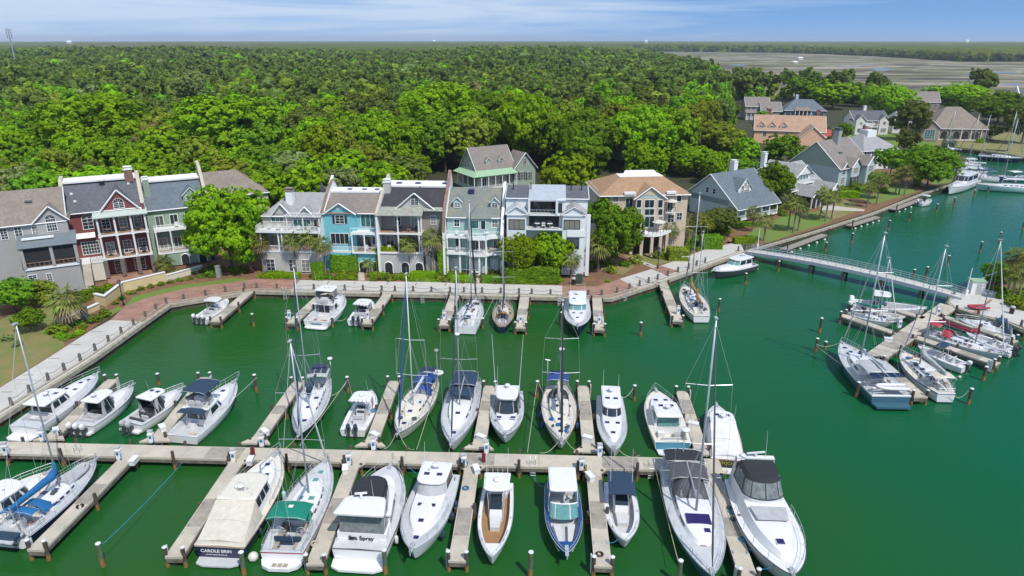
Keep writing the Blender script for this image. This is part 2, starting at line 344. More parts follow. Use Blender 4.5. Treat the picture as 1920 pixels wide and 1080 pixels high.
sheet('lawn',[(232,577),(268,560),(350,542),(470,525),(440,521),(330,536),(250,556)],ZQ - .012,M['lawng'])
sheet('lawn',[(206,594),(231,578),(222,574),(196,588)],ZQ - .012,M['lawng'])
sheet('lawn',[(760,528),(830,530),(830,523),(760,522)],ZQ - .012,M['lawng'])
sheet('lawn',[(1130,505),(1168,516),(1190,500),(1150,484)],ZQ - .012,M['lawnd'])
sheet('lawn',[(1170,480),(1215,500),(1262,490),(1240,468),(1200,462)],ZQ - .012,M['lawnd'])
sheet('lawn',[(1395,445),(1440,455),(1500,434),(1560,415),(1540,395),(1470,405),(1420,425)],ZQ - .012,M['lawng'])
sheet('lawn',[(1560,412),(1618,392),(1600,378),(1570,372),(1530,380),(1540,398)],ZQ - .012,M['lawnd'])
sheet('lawn',[(1640,383),(1718,360),(1700,345),(1640,345),(1600,365)],ZQ - .012,M['lawng'])
sheet('lawn',[(1745,345),(1783,344),(1790,328),(1765,325),(1750,330)],ZQ - .012,M['lawng'])
sheet('lawn',[(1590,250),(1700,272),(1757,272),(1830,280),(1925,294),(2250,330),(2200,255),(1900,248),(1820,250),(1700,235)],ZQ - .016,M['lawnd'])
sheet('lawn',[(1590,262),(1690,275),(1752,274),(1760,262),(1700,250),(1640,240),(1560,240)],ZQ - .010,M['lawng'])
QI = offset_line(QL,.56)
def on_quay(xp):
 for i in range(len(QI)-1):
  u = proj((*QI[i],ZQ)); v = proj((*QI[i+1],ZQ))
  if u[0] <= xp <= v[0] and v[2] > 0 and u[2] > 0:
   lo,hi = 0.0,1.0
   for _ in range(30):
    k = (lo+hi)/2; q = (QI[i][0]+(QI[i+1][0]-QI[i][0])*k,QI[i][1]+(QI[i+1][1]-QI[i][1])*k)
    if proj((*q,ZQ))[0] < xp: lo = k
    else: hi = k
   return q
 return QI[0] if xp < 600 else QI[-1]
def walk(name,x0,x1,inner,m,z):
 q = [on_quay(x0)] + [p for p in QI[1:-1] if x0 < proj((*p,ZQ))[0] < x1] + [on_quay(x1)]
 sheet(name,q + px(inner,ZQ)[::-1],z,m,raw=True)
walk('promenade',-130,268,[(-420,860),(0,727),(87,673),(168,621),(207,600)],M['concp'],ZQ + .004)
walk('promenade',268,545,[(207,600),(231,577),(268,560),(350,540),(382,536),(480,523),(563,525)],M['paver'],ZQ + .004)
walk('promenade',545,1054,[(563,525),(800,529),(1054,535.5)],M['concp'],ZQ + .004)
walk('promenade',1054,1196,[(1054,535.5),(1117,537),(1161.5,523)],M['paver'],ZQ + .004)
walk('promenade',1196,1399,[(1161.5,523),(1229,502),(1324,467),(1387,453)],M['concp'],ZQ + .004)
sheet('promenade',[(1221,504.5),(1240,498.5),(1272,508),(1250,516)],ZQ + .008,M['paver'])
M['joint'] = mat('dark_expansion_joint',(.16,.10,.08),.9)
for x,y in [(12,735),(52,703),(100,672),(141,646),(181,622)]:
 b = MB(); a = at(x - 10,y,ZQ); c = at(x + 11,y,ZQ)
 b.cbox(((a.x+c.x)/2,a.y,ZQ + .006),((c-a).length,.12,.006)); tag(b.build('pavement_joint',M['joint']),kind='structure')
for x,y0,y1 in [(615,527,536),(665,528,536),(727,528,537),(780,530,538),(835,531,540)]:
 b = MB(); a = at(x + 3,y0,ZQ); c = at(x - 3,(y0+y1)/2+1,ZQ); b.cbox(((a.x+c.x)/2,(a.y+c.y)/2,ZQ + .006),(.12,(c-a).length,.006)); tag(b.build('pavement_joint',M['joint']),kind='structure')
sheet('garden_path',[(672,526),(684,526),(682,505),(672,505)],ZQ - .004,M['pathc'])
sheet('garden_path',[(1180,484),(1186,482),(1234,500),(1224,503)],ZQ - .004,M['pathc'])
sheet('garden_path',[(893,530),(899,530),(898,505),(892,505)],ZQ - .004,M['pathc'])
sheet('patio',[(205,533),(300,512),(290,505),(200,520)],ZQ - .002,M['paver'])
sheet('patio',[(500,513),(600,513),(600,500),(500,500)],ZQ - .002,M['pathc'])
sheet('patio',[(840,522),(940,524),(935,505),(840,503)],ZQ - .002,M['pathc'])
sheet('garden_path',[(1540,394),(1620,396),(1622,393),(1560,385),(1545,386)],ZQ - .004,M['pathc'])
RP = px([(1913,616),(1893,607),(1829,590),(1784,575),(1773,565),(1801,547),(1815,538),(1838,524),(1880,492),(1925,470),(2100,420)])
RQ = RP[:6]
land_r = RP + [(170,170),(200,60)] + px([(2100,660)])
sheet('ground',land_r,ZQ - .03,M['soil'],raw=True)
RQd = RQ[::-1]
root = empty('seawall',(0,0,0),0,'concrete seawall under the small plaza at the right end of the footbridge','seawall')
full = (px([(2100,660)]) + RP)
b = MB(); strip_prism(b,full[::-1],0.0,.45,ZQ - .5,ZQ + .03); b.build('cap',M['cap'],root)
b = MB(); strip_prism(b,full[::-1],.15,.45,-1.5,ZQ - .5); b.build('wall',M['algae'],root)
sheet('promenade',[(1790,574),(1829,587),(1893,603),(1913,611),(2080,650),(2080,600),(1915,575),(1870,548),(1845,540),(1815,545),(1803,549),(1778,564)],ZQ + .004,M['concp'])
sheet('promenade',[(1812,541),(1838,541),(1832,551),(1806,549)],ZQ + .008,M['paver'])
sheet('promenade',[(1822,587),(1829,589),(1862,562),(1856,561)],ZQ + .008,M['paver'])
sheet('lawn',[(1885,530),(1925,545),(2080,560),(2080,480),(1925,480)],ZQ - .010,M['lawng'])
# ------------------------------------------------------------------ docks, piles, quay posts, footbridge
M['pile'] = mat('creosoted_pile_timber',(.10,.075,.055),.9,var=.3,scale=2.5,bump=.3)
M['pileo'] = mat('rusty_orange_pile_foot',(.34,.14,.03),.9,var=.35,scale=3,dark=(.10,.10,.03))
M['pileg'] = mat('green_stained_pile',(.12,.16,.09),.9,var=.3,scale=3)
M['pcap'] = mat('white_pile_cap',(.66,.68,.66),.5,var=.1)
M['post'] = mat('weathered_grey_post',(.16,.145,.125),.95,var=.3,scale=4,bump=.4)
M['dockc'] = mat('dock_deck_concrete',(.52,.465,.375),.9,var=.14,scale=.45,bump=.15,dark=(.38,.345,.28))
M['dockd'] = mat('stained_dock_concrete',(.36,.325,.27),.9,var=.2,scale=1.2,bump=.2)
M['fascia'] = mat('dock_side_timber',(.20,.17,.13),.9,var=.3,scale=2)
def pile_mesh(b,c,top,r=.17):
 b.mat(0).cyl(c,r,.55,top,8); b.mat(1).cyl(c,r * 1.04,-1.2,.55,8)
def deck_slab(name,a,c,w,label,group=None,cap=True,cat='pier',wide=None):
 A = at(*a,ZQ); B = at(*c,ZQ); d = (B - A); L = d.length; rz = math.atan2(d.y,d.x) - math.pi/2
 root = empty(name,(A.x,A.y,0),rz,label,cat,group)
 b = MB(); b.box(-w/2,w/2,0,L,ZQ - .22,ZQ - .008)
 if wide: b.prism([(-w/2,0),(-w/2 - wide,0),(-w/2,wide * 1.3)][::-1],ZQ - .21,ZQ - .016); b.prism([(w/2,0),(w/2 + wide,0),(w/2,wide * 1.3)],ZQ - .21,ZQ - .016)
 b.build('deck',M['dockc'],root)
 b = MB(); b.box(-w/2 + .03,-w/2 + .12,.1,L - .02,ZQ - .58,ZQ - .22); b.box(w/2 - .12,w/2 - .03,.1,L - .02,ZQ - .58,ZQ - .22); b.box(-w/2 + .03,w/2 - .03,L - .1,L - .01,ZQ - .6,ZQ - .22)
 b.build('fascia',M['fascia'],root)
 R = random.Random(int(a[0] * 7 + a[1]))
 if L > 7:
  b = MB(); k = L * R.uniform(.35,.6); b.box(-w/2 + .08,w/2 - .08,k,k + L * R.uniform(.12,.3),ZQ - .05,ZQ + .006); b.build('stained_panel',M['dockd'],root)
 n = max(1,int(L / 5))
 for i in range(n + 1):
  for s in (-1,1):
   y = L - .25 - i * (L - 1.0) / max(1,n)
   if i == 0: x = s * (w/2 + .02); top = ZQ + .75
   else: x = s * (w/2 + .12); top = ZQ + (.55 if (i + (s > 0)) % 2 else .05)
   b = MB(); pile_mesh(b,(x,y),top,.16); p = b.build('pile',[M['pile'],M['pileo']],root)
   if i == 0 and cap: q = MB(); q.lathe((x,y,top),[(.2,-.04),(.2,.02),(.001,.12)],8); q.build('pile_cap',M['pcap'],p)
 b = MB(); b.box(w/2 + .16,w/2 + .24,L - .9,L - .3,.15,ZQ + .45); b.build('fender_board',M['pcap'],root)
 b = MB()
 for k in range(3):
  for s in (-1,1): b.box(s*(w/2-.16)-.05,s*(w/2-.16)+.05,L*(.2+.3*k)-.16,L*(.2+.3*k)+.16,ZQ + .006,ZQ + .07)
 b.build('cleat',M['steel'],root)
 return root
A = at(-130,835.5,ZQ); B = at(1352,872,ZQ); d = B - A; L = d.length; rz = math.atan2(d.y,d.x)
root = empty('main_dock',(A.x,A.y,0),rz,'long concrete main dock running across the marina between the boat slips','dock')
b = MB(); nseg = 18; w = 2.1
for i in range(nseg): b.box(L*i/nseg + .012,L*(i+1)/nseg - .012,-w/2,w/2,ZQ - .25,ZQ)
b.build('deck',M['dockc'],root)
for k in (6.5,12.2,15.4): b = MB(); b.box(L*k/nseg,L*(k+.8)/nseg,-w/2+.1,w/2-.1,ZQ-.05,ZQ+.006); b.build('stained_panel',M['dockd'],root)
b = MB(); b.box(0,L,-w/2 + .03,-w/2 + .12,ZQ - .62,ZQ - .25); b.box(0,L,w/2 - .12,w/2 - .03,ZQ - .62,ZQ - .25); b.build('fascia',M['fascia'],root)
for i in range(14):
 x = L * (i + .55) / 14
 for s in (-1,1):
  b = MB(); pile_mesh(b,(x,s * (w/2 + .15)),ZQ + (.85 if s < 0 else .45),.15); b.mat(0).box(x - .3,x + .3,s * w/2 - .05,s * w/2 + .35,ZQ - .9,ZQ - .3); b.build('pile',[M['pile'],M['pileo']],root)
UP = [((91,824),(211,711)),((290,827),(385,707)),((478,831),(559,716)),((694,836),(739,714)),((897,841),(918,723)),((1105,847),(1093,723)),((1318,852),(1278,733))]
DN = [((246,850),(66,1031)),((450,856),(325,1044)),((664,862),(590,1058)),((886,868),(857,1052)),((1112,873),(1131,1062)),((1333,880),(1405,1085))]
where_up = ['beside the white sedan yacht at the quay','between the twin outboard cruiser and the navy topped flybridge boat','left of the navy hulled sailboat','left of the cream sailboat with the dinghy','between the blue canopy sailboat and the outrigger boat','between the ketch and the small sedan cruiser','right of the teal transom cruiser']
where_dn = ['beside the sailboat with the blue sail cover','left of the trawler with the cream canopy','between the green bimini sailboat and the flybridge yacht','between the white express boat and the teak trimmed centre console','between the blue bowrider and the navy topped centre console','right of the large sloop with charcoal canopy']
for (a,c),s in zip(UP,where_up): deck_slab('finger_pier',a,c,1.35,'far side finger pier ' + s,'finger piers off the main dock',wide=.9)
for (a,c),s in zip(DN,where_dn): deck_slab('finger_pier',a,c,1.4,'near side finger pier ' + s,'finger piers off the main dock',wide=.9)
QF = [((470,543.5),(403,602),'beside the triple outboard boat by the brick quay'),((608,548),(546,605),'left of the white flybridge fisherman'),((727,550),(688,606),'right of the small hardtop outboard boat'),
 ((853,552),(832,609),'left of the white racing sloop'),((984,555),(976,614),'right of the wooden sloop'),((1119,557),(1124,617),'right of the dark hulled sedan cruiser'),((1242,528),(1271,601),'beside the ketch with tan sail covers')]
for a,c,s in QF: deck_slab('finger_pier',a,c,1.5,'short concrete finger pier from the quay, ' + s,'finger piers off the quay')
RD = [((1779,572),(1636,672),2.4,'main walkway of the right hand dock, running from the small plaza'),((1690,628),(1578,590),1.3,'left finger pier of the right hand dock with a small sailboat alongside'),
 ((1733,596),(1640,569),1.3,'upper left finger pier of the right hand dock beside the long centre console'),((1640,668),(1727,744),1.6,'near finger pier of the right hand dock between two big sailboats'),
 ((1706,628),(1872,682),1.4,'middle right finger pier of the right hand dock beside the red canvas sloop'),((1762,590),(1905,640),1.2,'upper right finger pier of the right hand dock below the plaza wall')]
for a,c,w,s in RD: deck_slab('finger_pier',a,c,w,s,'piers of the right hand dock',wide=None if w > 2 else .7)
M['plank'] = wave_mat('weathered_dock_planks',(.30,.27,.23),(.10,.09,.08),3.0,'X',.9,thr=.82)
for (a,c,s) in [((1462,465),(1540,437),'grey timber dock with white floats below the palms'),((1585,421),(1640,404),'brown timber dock along the bulkhead in the channel'),((1668,391),(1722,371),'narrow boat dock beside the small white boat')]:
 A = at(*a,.9); B = at(*c,.9); d = B - A; L = d.length
 root = empty('boat_dock',(A.x,A.y,0),math.atan2(d.y,d.x),s,'dock')
 b = MB(); b.box(0,L,-1.5,0,.6,.78); b.build('deck',M['plank'],root)
 for i in range(5):
  b = MB(); b.ball((L*(i+.5)/5,-1.7,.12),.28,.28,.24,8,5); b.build('float',M['pcap'],root)
 for i in (0,1):
  b = MB(); pile_mesh(b,(L*i,-1.6),2.2,.15); b.build('pile',[M['pile'],M['pileo']],root)
PILES = [(476,588,612),(481,702,735),(299,700,722),(653,706,736),(1007,714,746),(1189,722,752),(1201,604,630),(1347,560,584),(1459,489,509),(1397,512,534),(1536,596,624),(1529,634,660),
 (1605,716,745),(1815,728,758),(1843,687,714),(1776,479,499),(1735,500,522),(1547,454,472),(1596,437,457),(1704,398,416),(1755,382,398),(1788,370,386),(1665,413,432),(1873,435,454),
 (1837,453,474),(1901,340,354),(1917,413,431),(1918,600,640),(194,1018,1062),(458,1034,1078),(723,883 + 147,1076),(994,1034,1082),(1272,1050,1096),(624,594,614),(858,588,613),(905,596,616),(1052,585,610),
 (1852,348,360),(1826,356,368),(1547,640,655),(1712,505,520)]
R = random.Random(3)
proto = None
for x,yt,yb in PILES:
 p = at(x,yb,0.0); top = height_at(p,yt)
 near = yb > 900
 root = empty('mooring_pile',(p.x,p.y,0),0,'tall round mooring pile with a white cap and orange stained foot near the camera' if near else 'free standing timber mooring pile with a pale cap in the green water','mooring pile','near mooring piles' if near else 'mooring piles in the basin')
 r = .19; b = MB(); z1 = top * .35; z2 = top * .7
 lean = R.uniform(-.05,.05)
 b.mat(1).tube([(0,0,-1.2),(lean*.3,0,z1)],r,9); b.mat(2 if near else 0).tube([(lean*.3,0,z1),(lean*.7,0,z2)],r*.98,9); b.mat(0 if not near else 2).tube([(lean*.7,0,z2),(lean,0,top-.06)],r*.96,9)
 b.build('shaft',[M['pile'],M['pileo'],M['pileg']],root)
 b = MB(); b.lathe((lean,0,top-.08),[(.22,0),(.22,.06),(.12,.13),(.001,.16)],9); b.build('cap',M['pcap'],root)
POSTS = [(22,760),(56,736),(91,713),(121,694),(151,676),(179,657),(204,641),(228,625),(251,610),(273,595),(293,581),(312,569),(345,562),(386,554),(423,547),(459,541),(482,541),(520,542),(589,543),(647,544.5),(681,545),(716,546),(741,546.5),(775,547),(809,548),(844,548.5),(870,549),(904,549.5),(939,550),(973,551),(997,552),(1032,553),(1068,553.5),(1103,554),(1128,554.5),(1157,549),(1180,542),(1199,536),(1216,530),(1233,524),(1252,517),(1271,510),(1291,503),(1306,498),(1322,492),(1384,471),(1398,466),(1834,590),(1877,602),(1914,612),(1776,566),(1788,556),(1803,549)]
b0 = MB(); b0.lathe((0,0,0),[(.26,-.02),(.2,.12),(.17,.9),(.12,1.0),(.001,1.02)],9)
proto = b0.build('quay_post',M['post']);
for i,(x,y) in enumerate(POSTS):
 o = proto if i == 0 else proto.copy()
 if i: C.objects.link(o)
 p = at(x,y,ZQ); o.location = (p.x,p.y,ZQ + .02)
 tag(o,'squat weathered timber post on the concrete cap of the quay','bollard','timber posts along the quay')
for i in range(len(POSTS) - 8):
 a = at(*POSTS[i],ZQ); c = at(*POSTS[i+1],ZQ)
 if (c - a).length > 9: continue
 b = MB(); b.tube([(a.x + (c.x-a.x)*t,a.y + (c.y-a.y)*t,ZQ + .85 - 1.1 * t * (1-t)) for t in (0,.2,.4,.6,.8,1)],.03,4)
 tag(b.build('slack_chain',M['post']),'thin slack chain hung between two timber quay posts','chain','chains along the quay')
pb = MB(); pb.box(-.22,.22,-.18,.18,0,.95); pb.box(-.27,.27,-.23,.23,.95,1.05); pb.box(-.2,.2,-.16,.16,1.05,1.3)
def pedestal(x,y,label,z=ZQ,blue=True):
 p = at(x,y,z); root = empty('power_pedestal',(p.x,p.y,z),.1,label,'power pedestal','power pedestals on the docks')
 MBc = MB(); MBc.v = list(pb.v); MBc.f = list(pb.f); MBc.m = list(pb.m); MBc.sm = list(pb.sm); MBc.build('cabinet',M['gel'],root)
 b = MB(); b.box(-.24,.24,-.2,.2,1.3,1.38); b.build('lid',M['clgrey'],root)
 b = MB(); b.box(-.12,.12,-.24,-.225,.55,.85); b.build('socket_panel',M['cblue'] if blue else M['dgrey'],root)
 b = MB(); b.tube([(.28,-.2,.7),(.34,-.3,.5),(.3,-.3,.2),(.2,-.28,.1),(.3,-.15,.05)],.045,5); b.build('coiled_cable',M['ropey'] if x in (439,1090) else M['cblue'],root)
PN = 'white dock power pedestal '
for x,y,s in [(13,852,'at the left end of the main dock'),(81,826,'behind the white sedan yacht'),(224,860,'at the root of the left near finger pier'),(285,829,'beside the navy topped flybridge boat'),(439,864,'left of the cream canopy trawler bow'),(492,836,'at the root of the pier by the navy hulled sailboat'),(701,842,'by the bow of the cream sailboat'),(655,870,'beside the bow rail of the flybridge yacht'),(912,848,'beside the bow of the blue canopy sailboat'),(870,874,'beside the stern of the white express boat'),(1124,854,'by the bow of the small sedan cruiser'),(1090,880,'with a yellow cable, left of the navy topped centre console'),(1307,862,'near the teal transom cruiser'),(1316,885,'behind the radar mast of the large sloop')]: pedestal(x,y,PN + s)
for x,y,s in [(543,598,'at the head of the pier left of the flybridge fisherman'),(690,597,'at the head of the pier beside the hardtop outboard boat'),(833,598,'at the head of the pier beside the racing sloop'),(976,605,'at the head of the pier right of the wooden sloop'),(1123,606,'at the head of the pier right of the dark sedan cruiser'),(1271,589,'at the head of the pier beside the ketch')]: pedestal(x,y,PN + s)
for x,y,s in [(1757,590,'at the junction of the right hand dock'),(1685,614,'beside the left fingers of the right hand dock')]: pedestal(x,y,PN + s)
for x,y,s in [(475,855,'dark red fire cabinet on the main dock near the cream canopy trawler'),(907,866,'dark red fire cabinet on the main dock near the teak centre console')]:
 p = at(x,y,ZQ); b = MB(); b.box(-.17,.17,-.14,.14,0,.95); b.lathe((0,0,.95),[(.2,0),(.2,.05),(.001,.12)],4); tag(b.build('fire_cabinet',mat('dark_red_steel',(.16,.02,.02),.5),loc=(p.x,p.y,ZQ)),s,'fire cabinet')
def ladder(x,y,s,rz=0.0):
 p = at(x,y,ZQ); b = MB()
 for k in (-.26,.26): b.tube([(k,.35,ZQ - .02),(k,.3,ZQ+.75),(k,.12,ZQ+.95),(k,-.08,ZQ+.75),(k,-.12,-.5)],.035,5)
 for i in range(6): b.tube([(-.26,-.12,-.1+.27*i),(.26,-.12,-.1+.27*i)],.03,4)
 tag(b.build('boarding_ladder',M['steel'],loc=(p.x,p.y,0)),s,'ladder').rotation_euler.z = rz
ladder(999,873,'steel boarding ladder hanging from the main dock between two near slips'); ladder(1221,878,'steel boarding ladder beside the canopy of the large sloop'); ladder(146,850,'steel boarding ladder near the bow of the blue sail cover sailboat')
ladder(534,549,'steel ladder on the brick quay wall'); ladder(1049,560,'steel ladder on the quay beside the dark sedan cruiser'); ladder(792,556,'steel ladder on the quay wall left of the racing sloop'); ladder(1172,552,'steel ladder on the sloping quay wall by the brick paving',.5)
a = at(1404,470,1.5); c = at(1806,556,1.5); d = c - a; L = d.length; rz = math.atan2(d.y,d.x)
root = empty('footbridge',(a.x,a.y,0),rz,'long arched white metal footbridge with pipe railings across the channel','footbridge')
M['bridge'] = mat('pale_blue_grey_paint',(.36,.41,.47),.5,var=.08); M['bridged'] = mat('shaded_steel_girder',(.16,.19,.23),.6)
def arc(t): return 1.5 + 1.0 * 4 * t * (1 - t) * .8
N = 26; b = MB(); b2 = MB(); b3 = MB(); b4 = MB()
for i in range(N):
 t0,t1 = i / N,(i+1) / N; z0,z1 = arc(t0),arc(t1)
 for bb,y0,y1,dz0,dz1 in ((b,-1.1,1.1,-.12,0),(b2,-1.2,-1.1,-.55,.06),(b2,1.1,1.2,-.55,.06)):
  bb.add([(L*t0,y0,z0+dz0),(L*t1,y0,z1+dz0),(L*t1,y1,z1+dz0),(L*t0,y1,z0+dz0),(L*t0,y0,z0+dz1),(L*t1,y0,z1+dz1),(L*t1,y1,z1+dz1),(L*t0,y1,z0+dz1)],[(3,2,1,0),(4,5,6,7),(0,1,5,4),(1,2,6,5),(2,3,7,6),(3,0,4,7)])
b.build('deck',M['concp'],root); b2.build('girder',M['bridge'],root)
for y in (-1.12,1.12):
 b = MB()
 for h in (.45,.8,1.15): b.tube([(L*i/N,y,arc(i/N)+h) for i in range(N+1)],.028,4)
 for i in range(N+1): b.tube([(L*i/N,y,arc(i/N)),(L*i/N,y,arc(i/N)+1.15)],.035,4)
 b.build('railing',M['bridge'],root)
for t in (.17,.34,.5,.67,.84):
 b = MB();
 for y in (-.95,.95): b.cyl((L*t,y),.2,-1.2,arc(t) - .8,8)
 b.box(L*t-.25,L*t+.25,-1.3,1.3,arc(t)-1.05,arc(t)-.76); b.build('pier',M['pile'],root)
M['box'] = mat('white_fibreglass_box',(.70,.71,.70),.4,var=.08)
for i,(x,y,w) in enumerate([(252,868,'at the root of the left near finger pier'),(470,868,'at the root of the pier left of the cream canopy trawler'),(648,884,'on the pier left of the flybridge yacht'),(893,884,'on the pier left of the teak centre console'),(1106,898,'on the pier between the bowrider and the navy topped centre console'),(1322,905,'on the last near pier beside the large sloop'),(106,812,'on the pier by the three engined cruiser'),(305,806,'on the pier beside the navy topped flybridge boat'),(497,814,'on the pier by the navy hulled sloop'),(703,820,'on the pier by the cream sloop'),(902,824,'on the pier by the sportfishing boat'),(1102,826,'on the pier by the ketch'),(1300,800,'on the pier by the teal transom cruiser'),(1665,640,'on the right hand dock walkway')]):
 p = at(x,y,ZQ); root = empty('dock_box',(p.x,p.y,ZQ),.1*i,'low white dock box '+w,'dock box','dock boxes on the piers'); b = MB(); b.box(-.25,.25,-.5,.5,0,.45); b.build('chest',M['box'],root); b = MB(); b.prism([(-.29,-.54),(.29,-.54),(.29,.54),(-.29,.54)],.45,.53); b.build('lid',M['gel'],root)
for x,y,m_,w in [(873,916,'cblue','on the pier beside the white express cruiser'),(1124,1040,'black','near the head of the pier by the navy topped centre console'),(1372,960,'ropeb','bright blue, beside the large express yacht'),(1392,1012,'ropeb','bright blue, further down the last near pier'),(700,770,'ropeb','blue, on the pier by the cream sloop'),(590,1020,'rope','near the head of the pier by the green bimini sloop'),(1098,760,'rope','on the pier right of the ketch'),(150,950,'black','black, on the pier of the blue sail cover sloop')]:
 p = at(x,y,ZQ); b = MB(); [b.tube([(r*math.cos(a),r*math.sin(a),.03+.03*k) for a in [2*math.pi*i/10 for i in range(10)]],.035,4,closed=True) for k,r in enumerate((.3,.24,.3,.2))]; tag(b.build('rope_coil',M[m_],loc=(p.x,p.y,ZQ)),'coiled line '+w,'rope coil')
# ------------------------------------------------------------------ boat building kit (local space: +Y to the bow, origin at the stern on the waterline)
class Hull:
 def __init__(s,L,B,fs=1.0,fb=1.6,tw=.9,p=2.4,rake=.9,tr=.0,sh=1.7,draft=.4,vb=.0):
  s.L,s.B,s.fs,s.fb,s.tw,s.p,s.rake,s.tr,s.she,s.draft,s.vb = L,B,fs,fb,tw,p,rake,tr,sh,draft,vb
 def w(s,t):
  if t < .42: f = s.tw + (1 - s.tw) * math.sin(math.pi/2 * max(0,t) / .42)
  else: f = max(0,1 - ((t - .42) / .58) ** s.p) ** (.78 if s.p > 2 else .95)
  return max(.012,s.B / 2 * f)
 def z(s,t): return s.fs + (s.fb - s.fs) * max(0,t) ** s.she
 def ring(s,t,tn=None):
  w,zs = s.w(t),s.z(t); out = []
  for k,(zf,wf) in enumerate(((1,1),(.9,1.01),(.45,.97),(.14,.90),(.05,.86),(-s.draft / zs,.30))):
   fl = 1 - (1 - wf) - .42 * (1 - zf) * t ** 2.2
   y = s.L * t - s.rake * (1 - max(zf,-.2)) * t ** 5 + s.tr * (1 - t) ** 8 * (1 - zf)
   out.append((w * max(.05,fl),y,zs * zf))
  return out
TS = [0,.06,.12,.2,.28,.36,.44,.52,.6,.67,.74,.8,.85,.89,.925,.955,.98,1.0]
def make_hull(root,h,side='gel',stripe=None,boot='boot',name='hull'):
 b = MB(); b.smooth = True
 rings = [h.ring(t) for t in TS]; n = len(rings[0])
 for sgn in (1,-1):
  vs = [(sgn * x,y,z) for r in rings for x,y,z in r];
  o = len(b.v); b.v += vs
  for i in range(len(rings) - 1):
   for k in range(n - 1):
    f = [o + i*n + k,o + (i+1)*n + k,o + (i+1)*n + k + 1,o + i*n + k + 1]
    if sgn > 0: f.reverse()
    b.f.append(f); b.m.append(1 if k == 0 and stripe else (2 if k >= 3 else 0)); b.sm.append(True)
 r = rings[0]; b.smooth = False
 for k in range(n - 1):
  b.mi = 1 if k == 0 and stripe else (2 if k >= 3 else 0)
  b.quad((-r[k][0],r[k][1],r[k][2]),(-r[k+1][0],r[k+1][1],r[k+1][2]),(r[k+1][0],r[k+1][1],r[k+1][2]),(r[k][0],r[k][1],r[k][2]))
 return b.build(name,[M[side],M[stripe or side],M[boot]],root)
def make_deck(root,h,m='deck',cock=None,fl=.35,cm='deck',inset=.35,cwall='gel',cfm=None):
 ts = sorted(set(TS + (list(cock) if cock else []))); b = MB(); dz = .02
 def xin(t): return max(.05,h.w(t) - inset)
 for i in range(len(ts) - 1):
  a,c = ts[i],ts[i+1]; mid = (a + c) / 2
  W0,W1,z0,z1,y0,y1 = h.w(a) * .995,h.w(c) * .995,h.z(a) - dz,h.z(c) - dz,h.L * a,h.L * c
  c0,c1 = .035 * W0,.035 * W1
  if cock and cock[0] <= mid <= cock[1]:
   i0,i1 = xin(a),xin(c)
   for s in (1,-1):
    q = [(s*i0,y0,z0),(s*W0,y0,z0),(s*W1,y1,z1),(s*i1,y1,z1)]; b.quad(*(q if s > 0 else q[::-1]))
  else: b.add([(-W0,y0,z0),(0,y0,z0+c0),(W0,y0,z0),(W1,y1,z1),(0,y1,z1+c1),(-W1,y1,z1)],[(0,1,4,5),(1,2,3,4)])
 b.build('deck',M[m],root)
 if cock:
  b = MB(); cs = [t for t in ts if cock[0] <= t <= cock[1]]
  for a,c in zip(cs,cs[1:]):
   i0,i1 = xin(a),xin(c)
   b.mi = 0; b.quad((-i0,h.L*a,fl),(i0,h.L*a,fl),(i1,h.L*c,fl),(-i1,h.L*c,fl))
   b.mi = 1
   for s in (1,-1):
    q = [(s*i0,h.L*a,fl),(s*i0,h.L*a,h.z(a)),(s*i1,h.L*c,h.z(c)),(s*i1,h.L*c,fl)]; b.quad(*(q if s > 0 else q[::-1]))
  b.mi = 1
  for t,s in ((cs[0],1),(cs[-1],-1)):
   i0 = xin(t); q = [(-i0,h.L*t,fl),(-i0,h.L*t,h.z(t)),(i0,h.L*t,h.z(t)),(i0,h.L*t,fl)]; b.quad(*(q if s > 0 else q[::-1]))
  b.build('cockpit',[M[cfm or cm],M[cwall]],root)
def edge(h,t,s,ins=0.0,dz=0.0): return (s * max(0,h.w(t) - ins),h.L * t,h.z(t) + dz)
def rub(root,h,m='steel',r=.035,name='rub_rail',dz=-.05):
 b = MB()
 pts = [edge(h,t,-1,-.02,dz) for t in TS] + [edge(h,t,1,-.02,dz) for t in TS[::-1]]
 pts.append(pts[0]); b.tube(pts,r,4); return b.build(name,M[m],root)
def bow_rail(root,h,t0=.5,hgt=.6,ins=.1,m='steel',r=.022,name='bow_rail',tend=1.0,pulpit=0.0):
 b = MB(); ts = [t0 + (tend - t0) * i / 9 for i in range(10)]
 def pt(t,s,k): return (s * max(.05,h.w(t) - ins),h.L * t + pulpit * max(0,(t - .9) * 10) * .9,h.z(t) + hgt * k)
 for k in ((1.0,) if hgt < .5 else (1.0,.5)):
  path = [pt(t,-1,k) for t in ts] + [pt(t,1,k) for t in ts[::-1]]
  if k == 1.0 and tend == 1.0 and t0 > 0.05: path = [pt(t0,-1,0)] + path + [pt(t0,1,0)]
  b.tube(path,r if k == 1 else r * .6,4)
 for t in ts[1::2] + [ts[-1]]:
  for s in (-1,1): b.tube([pt(t,s,0),pt(t,s,1)],r * .9,4)
 return b.build(name,M[m],root)
def outline(y0,y1,w0,w1,nose,nc=7,p=2.0,back=0.0):
 pts = []; ys = y1 - nose
 if back: pts += [(w0 - back,y0),(w0 - back*.3,y0 + back*.3)]
 pts += [(w0 + (w1 - w0) * k / 4,y0 + back + (ys - y0 - back) * k / 4) for k in range(4)]
 for k in range(nc + 1):
  a = math.pi / 2 * k / nc; pts.append((w1 * max(0,math.cos(a)) ** (2/p),ys + nose * math.sin(a) ** (2/p)))
 return pts + [(-x,y) for x,y in pts[-2::-1]]
